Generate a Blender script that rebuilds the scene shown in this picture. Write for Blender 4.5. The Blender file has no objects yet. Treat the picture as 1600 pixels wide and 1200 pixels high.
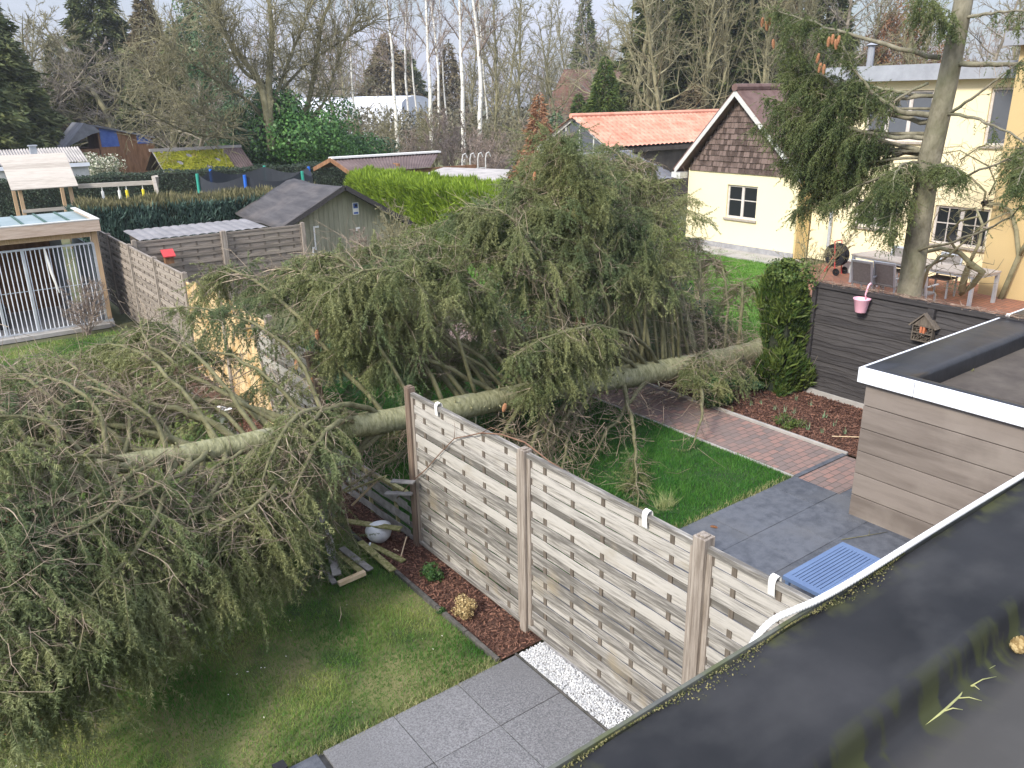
import bpy, math, random
import numpy as np
from mathutils import Vector, Matrix
scn = bpy.context.scene
R = math.radians
# ---------------------------------------------------------------- camera
F_PX, CAM_Z = 1272.9, 4.643
cr = Vector((0.79822296, -0.60217296, -0.01509407))
cu = Vector((0.21109447, 0.25617596, 0.943299))
cf = Vector((0.56416241, 0.7561492, -0.33160092))
cam_d = bpy.data.cameras.new("camera"); cam = bpy.data.objects.new("camera", cam_d)
scn.collection.objects.link(cam)
cam.matrix_world = Matrix(((cr.x, cu.x, -cf.x, 0), (cr.y, cu.y, -cf.y, 0), (cr.z, cu.z, -cf.z, CAM_Z), (0, 0, 0, 1)))
cam_d.sensor_width = 36; cam_d.lens = F_PX / 1600 * 36; cam_d.clip_start = 0.05; cam_d.clip_end = 2000
scn.camera = cam
scn.render.resolution_x = 1024; scn.render.resolution_y = 768
# ---------------------------------------------------------------- sky, sun, exposure
SUN_EL, SUN_AZ = 38, 256          # azimuth the light comes FROM, degrees clockwise from +Y
world = bpy.data.worlds.new("World"); scn.world = world; world.use_nodes = True
nt = world.node_tree; bgn = nt.nodes['Background']
sky = nt.nodes.new('ShaderNodeTexSky'); sky.sky_type = 'NISHITA'; sky.sun_disc = False
sky.sun_elevation = R(SUN_EL); sky.sun_rotation = R(SUN_AZ); sky.air_density = 1.0; sky.dust_density = 1.5
tc = nt.nodes.new('ShaderNodeTexCoord'); mp = nt.nodes.new('ShaderNodeMapping'); mp.inputs['Scale'].default_value = (1.6, 1.6, 5)
nz = nt.nodes.new('ShaderNodeTexNoise'); nz.inputs['Scale'].default_value = 2.2; nz.inputs['Detail'].default_value = 7
rp = nt.nodes.new('ShaderNodeValToRGB'); rp.color_ramp.elements[0].position = .40; rp.color_ramp.elements[0].color = (.30,) * 3 + (1,)
rp.color_ramp.elements[1].position = .6; rp.color_ramp.elements[1].color = (.96,) * 3 + (1,)
mx = nt.nodes.new('ShaderNodeMixRGB'); mx.inputs[2].default_value = (7.5, 7.95, 9.5, 1)
nt.links.new(tc.outputs['Generated'], mp.inputs[0]); nt.links.new(mp.outputs[0], nz.inputs['Vector']); nt.links.new(nz.outputs[0], rp.inputs[0])
nt.links.new(rp.outputs[0], mx.inputs[0]); nt.links.new(sky.outputs[0], mx.inputs[1]); 
sep = nt.nodes.new('ShaderNodeSeparateXYZ'); nt.links.new(tc.outputs['Generated'], sep.inputs[0])      # overcast sky: brighter overhead than at the horizon
grd = nt.nodes.new('ShaderNodeMapRange'); grd.inputs[1].default_value = .02; grd.inputs[2].default_value = .6; grd.inputs[3].default_value = .41; grd.inputs[4].default_value = 1.35
nt.links.new(sep.outputs[2], grd.inputs[0]); vm_ = nt.nodes.new('ShaderNodeVectorMath'); vm_.operation = 'SCALE'
nt.links.new(mx.outputs[0], vm_.inputs[0]); nt.links.new(grd.outputs[0], vm_.inputs['Scale']); nt.links.new(vm_.outputs[0], bgn.inputs[0])
bgn.inputs[1].default_value = 0.125
sd = bpy.data.lights.new("sun", 'SUN'); sd.energy = 2.9; sd.angle = R(11); sd.color = (1, .94, .83)
so = bpy.data.objects.new("sun", sd); scn.collection.objects.link(so)
sv = Vector((math.sin(R(SUN_AZ)) * math.cos(R(SUN_EL)), math.cos(R(SUN_AZ)) * math.cos(R(SUN_EL)), math.sin(R(SUN_EL))))
so.rotation_euler = sv.to_track_quat('Z', 'Y').to_euler()
scn.view_settings.view_transform = 'Standard'; scn.view_settings.look = 'None'; scn.view_settings.gamma = 1
scn.view_settings.exposure = 0.68
# ---------------------------------------------------------------- helpers
C = scn.collection
def at(px, py, ax, val):
    "world point seen at photo pixel (px,py) lying in the plane axis ax = val"
    d = cr * ((px - 800) / F_PX) - cu * ((py - 600) / F_PX) + cf
    c = Vector((0, 0, CAM_Z)); t = (val - c[ax]) / d[ax]
    return c + d * t
def gp(px, D, z=0.0):
    "point of height z, D metres deep in view, in photo column px"
    a = (px - 800) / F_PX
    b = (cr.z * a + cf.z + (CAM_Z - z) / D) / cu.z
    return Vector((0, 0, CAM_Z)) + (cr * a - cu * b + cf) * D
def np_mesh(name, V, Fs, mat, parent=None, smooth=False, mi=None):
    me = bpy.data.meshes.new(name); V = np.asarray(V, dtype=np.float32)
    Fs = [np.asarray(f, dtype=np.int32) for f in Fs if len(f)]
    nl = sum(f.size for f in Fs); npoly = sum(len(f) for f in Fs)
    me.vertices.add(len(V)); me.vertices.foreach_set('co', V.ravel())
    me.loops.add(nl); me.loops.foreach_set('vertex_index', np.concatenate([f.ravel() for f in Fs]))
    me.polygons.add(npoly)
    tot = np.concatenate([np.full(len(f), f.shape[1], dtype=np.int32) for f in Fs])
    st = np.concatenate([[0], np.cumsum(tot)[:-1]]).astype(np.int32)
    me.polygons.foreach_set('loop_start', st); me.polygons.foreach_set('loop_total', tot)
    for m in (mat if isinstance(mat, (list, tuple)) else [mat]): me.materials.append(m)
    if mi is not None: me.polygons.foreach_set('material_index', np.asarray(mi, dtype=np.int32))
    if smooth: me.polygons.foreach_set('use_smooth', np.ones(npoly, dtype=bool))
    me.update(calc_edges=True)
    o = bpy.data.objects.new(name, me); C.objects.link(o)
    if parent: o.parent = parent
    return o
def tag(o, label=None, cat=None, group=None, kind=None):
    if label: o['label'] = label
    if cat: o['category'] = cat
    if group: o['group'] = group
    if kind: o['kind'] = kind
    return o
def empty(name, loc, label=None, cat=None, group=None, rz=0):
    o = bpy.data.objects.new(name, None); C.objects.link(o); o.location = loc; o.rotation_euler.z = rz; o.empty_display_size = .1
    return tag(o, label, cat, group)
def copy_tree(o, parent=None):
    c = o.copy(); C.objects.link(c); c.parent = parent
    for ch in list(o.children): copy_tree(ch, c)
    return c
class MB:
    def __init__(s): s.v = []; s.f = []
    def box(s, x0, x1, y0, y1, z0, z1, M=None):
        b = len(s.v)
        p = [Vector(q) for q in ((x0,y0,z0),(x1,y0,z0),(x1,y1,z0),(x0,y1,z0),(x0,y0,z1),(x1,y0,z1),(x1,y1,z1),(x0,y1,z1))]
        if M is not None: p = [M @ q for q in p]
        s.v += p; s.f += [tuple(b + i for i in q) for q in ((0,3,2,1),(4,5,6,7),(0,1,5,4),(1,2,6,5),(2,3,7,6),(3,0,4,7))]
        return s
    def bar(s, a, b, w, h, roll=0, up=Vector((0, 0, 1))):
        a = Vector(a); b = Vector(b); d = (b - a); L = d.length; d.normalize()
        x = d.cross(up)
        if x.length < 1e-4: x = Vector((1, 0, 0))
        x.normalize(); z = x.cross(d)
        if roll: q = Matrix.Rotation(roll, 3, d); x = q @ x; z = q @ z
        M = Matrix(((x.x, d.x, z.x, a.x), (x.y, d.y, z.y, a.y), (x.z, d.z, z.z, a.z), (0, 0, 0, 1)))
        return s.box(-w / 2, w / 2, 0, L, -h / 2, h / 2, M)
    def tube(s, pts, rad, n=8, cap=True):
        pts = [Vector(p) for p in pts]; m = len(pts)
        if not hasattr(rad, '__len__'): rad = [rad] * m
        b = len(s.v); ref = Vector((0.31, 0.17, 0.93))
        px = None
        for i, p in enumerate(pts):
            d = (pts[min(i + 1, m - 1)] - pts[max(i - 1, 0)]).normalized()
            if px is None:
                px = d.cross(ref); 
                if px.length < .05: px = d.cross(Vector((1, 0, 0)))
            px = (px - d * px.dot(d)).normalized(); py = d.cross(px)
            for k in range(n):
                a = 2 * math.pi * k / n; s.v.append(p + (px * math.cos(a) + py * math.sin(a)) * rad[i])
        for i in range(m - 1):
            for k in range(n):
                k2 = (k + 1) % n; s.f.append((b + i*n + k, b + i*n + k2, b + (i+1)*n + k2, b + (i+1)*n + k))
        if cap: s.f.append(tuple(b + k for k in range(n))[::-1]); s.f.append(tuple(b + (m-1)*n + k for k in range(n)))
        return s
    def lathe(s, prof, c=(0, 0, 0), n=20, M=None):
        b = len(s.v)
        for r, z in prof:
            for k in range(n):
                a = 2 * math.pi * k / n; q = Vector((r * math.cos(a), r * math.sin(a), z))
                if M is not None: q = M @ q
                s.v.append(q + Vector(c))
        for i in range(len(prof) - 1):
            for k in range(n):
                k2 = (k + 1) % n; s.f.append((b + i*n + k, b + i*n + k2, b + (i+1)*n + k2, b + (i+1)*n + k))
        return s
    def poly(s, pts):
        b = len(s.v); s.v += [Vector(p) for p in pts]; s.f.append(tuple(range(b, b + len(pts)))); return s
    def prism(s, pts, off):
        "closed prism: polygon pts extruded by vector off"
        off = Vector(off); b = len(s.v); n = len(pts)
        s.v += [Vector(p) for p in pts] + [Vector(p) + off for p in pts]
        s.f.append(tuple(range(b, b + n))[::-1]); s.f.append(tuple(range(b + n, b + 2*n)))
        for i in range(n): j = (i + 1) % n; s.f.append((b + i, b + j, b + n + j, b + n + i))
        return s
    def build(s, name, mat, parent=None, bevel=0, smooth=False, org=None):
        me = bpy.data.meshes.new(name)
        V = [v - org for v in s.v] if org is not None else s.v
        me.from_pydata([tuple(v) for v in V], [], s.f); me.materials.append(mat)
        if smooth: me.polygons.foreach_set('use_smooth', [True] * len(me.polygons))
        me.update()
        o = bpy.data.objects.new(name, me); C.objects.link(o)
        if parent: o.parent = parent
        if org is not None: o.location = org
        if bevel:
            m = o.modifiers.new('bevel', 'BEVEL'); m.width = bevel; m.segments = 2; m.limit_method = 'ANGLE'
        return o
# ---------------------------------------------------------------- materials
def mat(name, c1, c2=None, scale=3, rough=.8, bump=0, stretch=(1, 1, 1), island=0, bscale=None, c3=None, c3scale=.6, c3pos=(.5, .62), detail=6, spec=.4, metal=0, trans=0, pos=(.35, .65)):
    m = bpy.data.materials.new(name); m.use_nodes = True; t = m.node_tree; N = t.nodes; L = t.links
    b = N['Principled BSDF']; b.inputs['Roughness'].default_value = rough; b.inputs['Specular IOR Level'].default_value = spec
    b.inputs['Metallic'].default_value = metal
    if c2 is None: c2 = c1
    co = N.new('ShaderNodeTexCoord'); mp = N.new('ShaderNodeMapping'); mp.inputs['Scale'].default_value = stretch
    L.new(co.outputs['Object'], mp.inputs[0])
    nz = N.new('ShaderNodeTexNoise'); nz.inputs['Scale'].default_value = scale; nz.inputs['Detail'].default_value = detail; nz.inputs['Roughness'].default_value = .65
    L.new(mp.outputs[0], nz.inputs['Vector'])
    r = N.new('ShaderNodeValToRGB'); e = r.color_ramp.elements; e[0].position, e[1].position = pos
    e[0].color = (*c1, 1); e[1].color = (*c2, 1); fac = nz.outputs[0]
    if island:
        g = N.new('ShaderNodeNewGeometry'); mr = N.new('ShaderNodeMapRange'); mr.inputs[3].default_value = -island; mr.inputs[4].default_value = island
        L.new(g.outputs['Random Per Island'], mr.inputs[0]); ad = N.new('ShaderNodeMath'); ad.operation = 'ADD'
        L.new(fac, ad.inputs[0]); L.new(mr.outputs[0], ad.inputs[1]); fac = ad.outputs[0]
    L.new(fac, r.inputs[0]); col = r.outputs[0]
    if c3 is not None:
        n3 = N.new('ShaderNodeTexNoise'); n3.inputs['Scale'].default_value = c3scale; n3.inputs['Detail'].default_value = 5
        L.new(co.outputs['Object'], n3.inputs['Vector'])
        r3 = N.new('ShaderNodeValToRGB'); r3.color_ramp.elements[0].position, r3.color_ramp.elements[1].position = c3pos
        x = N.new('ShaderNodeMixRGB'); x.inputs[2].default_value = (*c3, 1)
        L.new(n3.outputs[0], r3.inputs[0]); L.new(r3.outputs[0], x.inputs[0]); L.new(col, x.inputs[1]); col = x.outputs[0]
    L.new(col, b.inputs['Base Color'])
    if bump:
        bp = N.new('ShaderNodeBump'); bp.inputs['Strength'].default_value = min(1, bump * 3); bp.inputs['Distance'].default_value = .02 * bump
        nb = nz
        if bscale:
            nb = N.new('ShaderNodeTexNoise'); nb.inputs['Scale'].default_value = bscale; nb.inputs['Detail'].default_value = 5; L.new(mp.outputs[0], nb.inputs['Vector'])
        L.new(nb.outputs[0], bp.inputs['Height']); L.new(bp.outputs[0], b.inputs['Normal'])
    if trans:
        tr = N.new('ShaderNodeBsdfTranslucent'); ms = N.new('ShaderNodeMixShader'); ms.inputs[0].default_value = trans
        L.new(col, tr.inputs[0]); L.new(b.outputs[0], ms.inputs[1]); L.new(tr.outputs[0], ms.inputs[2]); L.new(ms.outputs[0], N['Material Output'].inputs[0])
    return m
def brick_mat(name, cols, mortar, bw, bh, rough=.85, bump=.5, rot=None, msize=.012, off=.5, blotch=None, msmooth=.1):
    m = bpy.data.materials.new(name); m.use_nodes = True; t = m.node_tree; N = t.nodes; L = t.links
    b = N['Principled BSDF']; b.inputs['Roughness'].default_value = rough; b.inputs['Specular IOR Level'].default_value = .3
    co = N.new('ShaderNodeTexCoord'); mp = N.new('ShaderNodeMapping')
    if rot: mp.inputs['Rotation'].default_value = rot
    L.new(co.outputs['Object'], mp.inputs[0])
    k = N.new('ShaderNodeTexBrick'); k.inputs['Scale'].default_value = 1; k.inputs['Brick Width'].default_value = bw; k.inputs['Row Height'].default_value = bh
    k.inputs['Mortar Size'].default_value = msize; k.inputs['Mortar Smooth'].default_value = msmooth; k.offset = off
    k.inputs['Color1'].default_value = (*cols[0], 1); k.inputs['Color2'].default_value = (*cols[1], 1); k.inputs['Mortar'].default_value = (*mortar, 1)
    L.new(mp.outputs[0], k.inputs['Vector'])
    nz = N.new('ShaderNodeTexNoise'); nz.inputs['Scale'].default_value = 2.5; nz.inputs['Detail'].default_value = 8; L.new(co.outputs['Object'], nz.inputs['Vector'])
    x = N.new('ShaderNodeMixRGB'); x.blend_type = 'MIX'; x.inputs[2].default_value = (*(blotch or cols[0]), 1)
    mr = N.new('ShaderNodeMapRange'); mr.inputs[1].default_value = .42; mr.inputs[2].default_value = .75; mr.inputs[4].default_value = .6 if blotch else .15
    L.new(nz.outputs[0], mr.inputs[0]); L.new(mr.outputs[0], x.inputs[0]); L.new(k.outputs[0], x.inputs[1]); L.new(x.outputs[0], b.inputs['Base Color'])
    bp = N.new('ShaderNodeBump'); bp.inputs['Strength'].default_value = bump; bp.inputs['Distance'].default_value = .006; bp.invert = True
    L.new(k.outputs['Fac'], bp.inputs['Height']); L.new(bp.outputs[0], b.inputs['Normal'])
    return m
M_ = {}
M_['ground'] = mat('ground_soil_grass', (.055, .075, .028), (.12, .115, .055), 1.2, .95, .3)
M_['field'] = mat('field_grass', (.10, .12, .045), (.20, .19, .09), .25, .95, .3)
M_['lawn_l'] = mat('lawn_left_soil', (.09, .12, .03), (.18, .16, .075), 2.5, .95, .4, c3=(.03, .055, .014), c3scale=1.1)
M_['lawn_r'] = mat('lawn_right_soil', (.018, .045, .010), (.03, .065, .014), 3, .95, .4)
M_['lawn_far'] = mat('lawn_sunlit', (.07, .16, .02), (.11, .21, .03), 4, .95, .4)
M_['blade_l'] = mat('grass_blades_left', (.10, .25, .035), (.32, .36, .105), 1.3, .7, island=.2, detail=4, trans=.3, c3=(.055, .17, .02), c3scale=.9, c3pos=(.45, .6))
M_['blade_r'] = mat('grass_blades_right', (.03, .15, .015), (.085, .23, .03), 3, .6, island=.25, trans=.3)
M_['mulch'] = mat('bark_mulch', (.055, .026, .018), (.12, .06, .04), 30, .95, .8)
M_['chips'] = mat('bark_chips', (.055, .022, .015), (.22, .11, .075), 20, .9, island=.3)
M_['pebble'] = mat('white_pebbles', (.55, .56, .58), (.90, .90, .90), 9, .7, island=.35)
M_['slab_dark'] = mat('dark_stone_slab', (.065, .072, .088), (.12, .13, .152), 9, .55, .3, bscale=60, island=.12, c3=(.13, .135, .145), c3scale=1.4, c3pos=(.5, .8))
M_['slab_grey'] = mat('grey_terrazzo_slab', (.11, .11, .118), (.27, .27, .28), 75, .8, .35, bscale=200, island=.06, detail=3, c3=(.15, .15, .155), c3scale=.9, c3pos=(.4, .8))
M_['slab_joint'] = mat('slab_joint', (.05, .05, .045), (.12, .11, .10), 12, .9)
M_['brick_path'] = brick_mat('brick_paving', ((.31, .185, .155), (.19, .15, .14)), (.10, .09, .08), .16, .1, blotch=(.24, .18, .16), msize=.006)
M_['brick_terr'] = brick_mat('terrace_paving', ((.36, .16, .10), (.26, .13, .09)), (.12, .09, .07), .2, .1, msize=.006)
M_['fence'] = mat('weathered_fence_wood', (.14, .13, .115), (.47, .445, .405), 6, .85, .5, stretch=(6, .55, 9), island=.24, c3=(.30, .25, .17), c3scale=2.2, c3pos=(.6, .78))
M_['fence_far'] = mat('weathered_fence_wood_far', (.17, .145, .12), (.36, .31, .265), 5, .85, .4, stretch=(6, .7, 9), island=.15)
M_['fence_x'] = mat('weathered_fence_wood_cross', (.17, .145, .12), (.33, .28, .235), 5, .85, .4, stretch=(.7, 6, 9), island=.15)
M_['batten'] = mat('fence_batten', (.085, .07, .055), (.18, .15, .12), 8, .9, .3, stretch=(6, 6, .6))
M_['post'] = mat('fence_post_wood', (.19, .155, .125), (.40, .35, .30), 5, .85, .6, stretch=(9, 9, .5))
M_['post_br'] = mat('brown_post_wood', (.13, .085, .06), (.25, .19, .145), 5, .8, .5, stretch=(9, 9, .5))
M_['postl'] = mat('pine_post_wood', (.42, .28, .16), (.58, .42, .27), 5, .8, .3, stretch=(9, 9, .5))
M_['fresh'] = mat('fresh_board', (.50, .33, .15), (.78, .60, .36), 5, .75, .4, stretch=(9, 6, 1.1), c3=(.45, .27, .10), c3scale=3)
M_['moss_wood'] = mat('mossy_board', (.20, .20, .07), (.46, .41, .22), 5, .9, .4, stretch=(5, 5, 5), island=.2)
M_['grey_wood'] = mat('grey_broken_board', (.20, .19, .18), (.38, .365, .35), 7, .85, .3, island=.15)
M_['split_wood'] = mat('split_raw_wood', (.55, .40, .24), (.72, .58, .40), 9, .8, .3)
M_['black_fence'] = mat('dark_stained_boards', (.030, .027, .028), (.062, .057, .057), 4, .8, .5, stretch=(6, .6, 9), island=.12)
M_['clad'] = mat('composite_cladding', (.145, .120, .103), (.235, .20, .175), 3, .7, .12, stretch=(1.5, .22, 2.2), island=.16, c3=(.31, .27, .235), c3scale=1.3, c3pos=(.52, .8), bscale=60)
M_['white_metal'] = mat('white_metal_trim', (.74, .77, .84), (.80, .83, .88), 3, .4)
M_['white_pl'] = mat('white_plastic', (.75, .75, .72), (.82, .81, .78), 6, .45)
M_['grey_metal'] = mat('galvanised_metal', (.42, .45, .49), (.55, .58, .62), 6, .45, metal=.3)
M_['black_pl'] = mat('black_plastic', (.012, .012, .015), (.02, .02, .023), 6, .5)
M_['blue_tab'] = mat('blue_grey_painted_metal', (.11, .17, .31), (.13, .20, .35), 3, .5)
M_['spruce_bark'] = mat('spruce_bark', (.16, .16, .075), (.34, .33, .19), 9, .9, .8, stretch=(2.2, 1, 1), bscale=22, c3=(.30, .29, .22), c3scale=3, c3pos=(.55, .7))
M_['limb_bark'] = mat('spruce_limb_bark', (.095, .092, .043), (.20, .19, .10), 7, .9, .6, bscale=30)
M_['needles'] = mat('spruce_needles', (.115, .145, .050), (.33, .34, .150), 1.6, .65, island=.12, trans=.3, detail=3, c3=(.14, .19, .085), c3scale=.9, c3pos=(.48, .66))
M_['needles_dk'] = mat('spruce_needles_fresh', (.058, .092, .03), (.17, .20, .07), 2.0, .6, island=.14, trans=.2, detail=3)
M_['twigs'] = mat('dead_twigs', (.16, .125, .085), (.40, .32, .235), 5, .9, island=.25)
M_['cone'] = mat('spruce_cone', (.36, .16, .075), (.52, .27, .14), 60, .7, .6)
M_['bare_bark'] = mat('bare_tree_bark', (.15, .14, .075), (.30, .275, .165), 2.5, .9, island=.15)
M_['bare_grey'] = mat('bare_tree_grey_bark', (.16, .14, .11), (.30, .265, .215), 2.5, .9, island=.15)
M_['bare_purple'] = mat('bare_twig_purple', (.20, .155, .125), (.34, .275, .23), 2, .9, island=.15)
M_['stand_bark'] = mat('standing_spruce_bark', (.125, .115, .075), (.26, .24, .175), 6, .9, .8, stretch=(1, 1, .5), bscale=26, c3=(.16, .17, .09), c3scale=1.2, c3pos=(.5, .75))
M_['birch'] = mat('birch_bark', (.34, .32, .28), (.78, .76, .70), 3, .7, stretch=(1.5, 1.5, 2.2), pos=(.36, .46))
M_['hedge_blue'] = mat('hedge_leaf_blue_green', (.04, .08, .06), (.13, .21, .17), 1.5, .65, island=.25, trans=.15)
M_['hedge_dry'] = mat('hedge_top_leaf', (.08, .085, .035), (.20, .18, .09), 3, .8, island=.25)
M_['hedge_dk'] = mat('hedge_leaf_dark', (.022, .042, .025), (.065, .095, .055), 1.5, .7, island=.2, trans=.15)
M_['hedge_core'] = mat('hedge_core_twigs', (.014, .022, .012), (.035, .04, .024), 4, .95)
M_['cyp_bright'] = mat('bright_cypress_leaf', (.12, .20, .012), (.27, .38, .035), 1.3, .65, island=.2, trans=.25)
M_['laurel'] = mat('laurel_leaf', (.04, .12, .028), (.13, .27, .065), 1.2, .45, island=.25, trans=.2)
M_['ivy'] = mat('ivy_leaf', (.03, .075, .032), (.10, .18, .075), 1.5, .45, island=.25, trans=.1)
M_['conifer'] = mat('dark_conifer', (.048, .072, .02), (.155, .175, .062), .8, .75, island=.2, trans=.1)
M_['conifer_br'] = mat('browned_conifer', (.10, .085, .04), (.21, .165, .095), .7, .8, island=.2, trans=.1)
M_['beech'] = mat('dead_beech_leaf', (.22, .105, .05), (.42, .24, .13), 1.0, .8, island=.2, trans=.25)
M_['thuja'] = mat('thuja_leaf', (.035, .075, .012), (.125, .17, .035), 2.2, .6, island=.22, trans=.2)
M_['box'] = mat('box_leaf', (.03, .085, .02), (.09, .17, .045), 4, .5, island=.25, trans=.2)
M_['straw'] = mat('dried_leaf', (.30, .21, .09), (.55, .43, .22), 6, .8, island=.3)
M_['yellow'] = brick_mat('yellow_painted_wall', ((.87, .78, .53), (.86, .765, .51)), (.84, .74, .49), .22, .075, bump=.12, rot=(R(90), 0, R(90)))
M_['yellow2'] = brick_mat('yellow_painted_brick', ((.74, .57, .28), (.70, .53, .26)), (.58, .44, .22), .22, .075, bump=.8, rot=(R(90), 0, R(90)))
M_['plinth'] = mat('grey_plinth', (.25, .25, .26), (.36, .36, .37), 6, .9)
M_['shingle'] = mat('wood_shingle', (.07, .048, .040), (.18, .13, .115), 3, .9, .3, island=.25)
M_['tile_br'] = mat('brown_roof_tile', (.115, .065, .055), (.185, .12, .105), 3, .8, .3)
M_['tile_red'] = mat('orange_pantile', (.56, .23, .15), (.74, .38, .27), 1.6, .75, .2)
M_['tile_grey'] = mat('grey_roof_tile', (.11, .115, .13), (.19, .195, .215), 2, .7, .2)
M_['fascia'] = mat('zinc_fascia', (.27, .285, .32), (.34, .36, .40), 3, .6)
M_['frame'] = mat('greige_window_frame', (.50, .46, .43), (.62, .58, .55), 8, .7)
M_['frame_w'] = mat('white_paint_wood', (.50, .50, .48), (.60, .60, .58), 8, .7)
M_['sill'] = mat('stone_sill', (.30, .26, .22), (.42, .37, .33), 12, .8)
M_['brick_red'] = brick_mat('barn_brick', ((.24, .13, .10), (.18, .10, .08)), (.2, .17, .14), .3, .1, rot=(R(90), 0, R(90)))
M_['roof_br'] = mat('brown_corrugated', (.085, .058, .055), (.145, .105, .10), 1.5, .85, .2)
M_['roof_bk'] = mat('black_felt', (.042, .04, .044), (.085, .08, .082), 2, .85, .4, stretch=(3, .5, 1), c3=(.12, .105, .10), c3scale=1.3, c3pos=(.5, .8))
M_['green_board'] = mat('olive_painted_board', (.24, .235, .165), (.36, .35, .255), 2, .85, .3, stretch=(6, 6, .6), island=.08)
M_['brown_board'] = mat('brown_board', (.16, .075, .035), (.30, .16, .085), 2, .85, .3, stretch=(3, 3, .6), island=.1)
M_['dark_board'] = mat('dark_board', (.05, .04, .034), (.10, .085, .07), 2, .9, .3)
M_['corr'] = mat('grey_corrugated', (.30, .28, .265), (.44, .41, .385), 2, .85)
M_['corr2'] = mat('faded_fibre_sheet', (.17, .165, .17), (.26, .25, .255), 2, .85)
M_['moss_roof'] = mat('roof_moss', (.17, .19, .012), (.34, .34, .03), 6, .95, 1.0, c3=(.20, .15, .05), c3scale=3, c3pos=(.55, .75))
M_['blue_sheet'] = mat('blue_sheet', (.05, .10, .35), (.09, .16, .45), 3, .6)
M_['green_sheet'] = mat('grey_green_sheet_roof', (.20, .26, .27), (.27, .33, .34), 2, .6)
M_['green_rib'] = mat('dark_green_rib', (.035, .08, .065), (.05, .11, .09), 2, .6)
M_['kwood'] = mat('kennel_fascia_wood', (.42, .32, .25), (.58, .47, .39), 4, .85, .3, stretch=(.6, 5, 6))
M_['play'] = mat('playhouse_roof_wood', (.36, .32, .27), (.50, .45, .39), 4, .85, .3, stretch=(.6, 5, 6), island=.15)
M_['concrete'] = mat('concrete', (.30, .29, .275), (.42, .40, .38), 3, .9, .3)
M_['red'] = mat('red_paint', (.50, .045, .05), (.58, .07, .07), 4, .5)
M_['pink'] = mat('pink_enamel', (.80, .42, .52), (.84, .50, .58), 4, .4)
M_['yellow_pl'] = mat('yellow_plastic', (.75, .62, .03), (.8, .68, .05), 4, .5)
M_['blue_pl'] = mat('blue_plastic', (.02, .13, .55), (.03, .16, .62), 4, .5)
M_['green_pl'] = mat('green_plastic', (.03, .30, .22), (.04, .35, .26), 4, .5)
M_['white_pot'] = mat('white_ceramic', (.78, .80, .84), (.86, .87, .88), 9, .5)
M_['chair_mesh'] = mat('taupe_mesh_fabric', (.20, .18, .165), (.26, .24, .22), 20, .9)
M_['table_top'] = mat('greige_table_top', (.38, .33, .29), (.50, .45, .40), 4, .7)
def glass(name, c=(.02, .023, .026), rough=.08):
    m = bpy.data.materials.new(name); m.use_nodes = True; b = m.node_tree.nodes['Principled BSDF']
    b.inputs['Base Color'].default_value = (*c, 1); b.inputs['Roughness'].default_value = rough; b.inputs['Specular IOR Level'].default_value = .6; return m
M_['glass'] = glass('window_glass')
M_['glass_sky'] = glass('sky_tinted_glass', (.11, .12, .14), .25)  # pale sky reflection put into the pane colour
def net_mat():
    m = bpy.data.materials.new('trampoline_net'); m.use_nodes = True; t = m.node_tree
    b = t.nodes['Principled BSDF']; b.inputs['Base Color'].default_value = (.03, .035, .045, 1); b.inputs['Roughness'].default_value = .9
    b.inputs['Alpha'].default_value = .86; return m
M_['net'] = net_mat()
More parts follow.
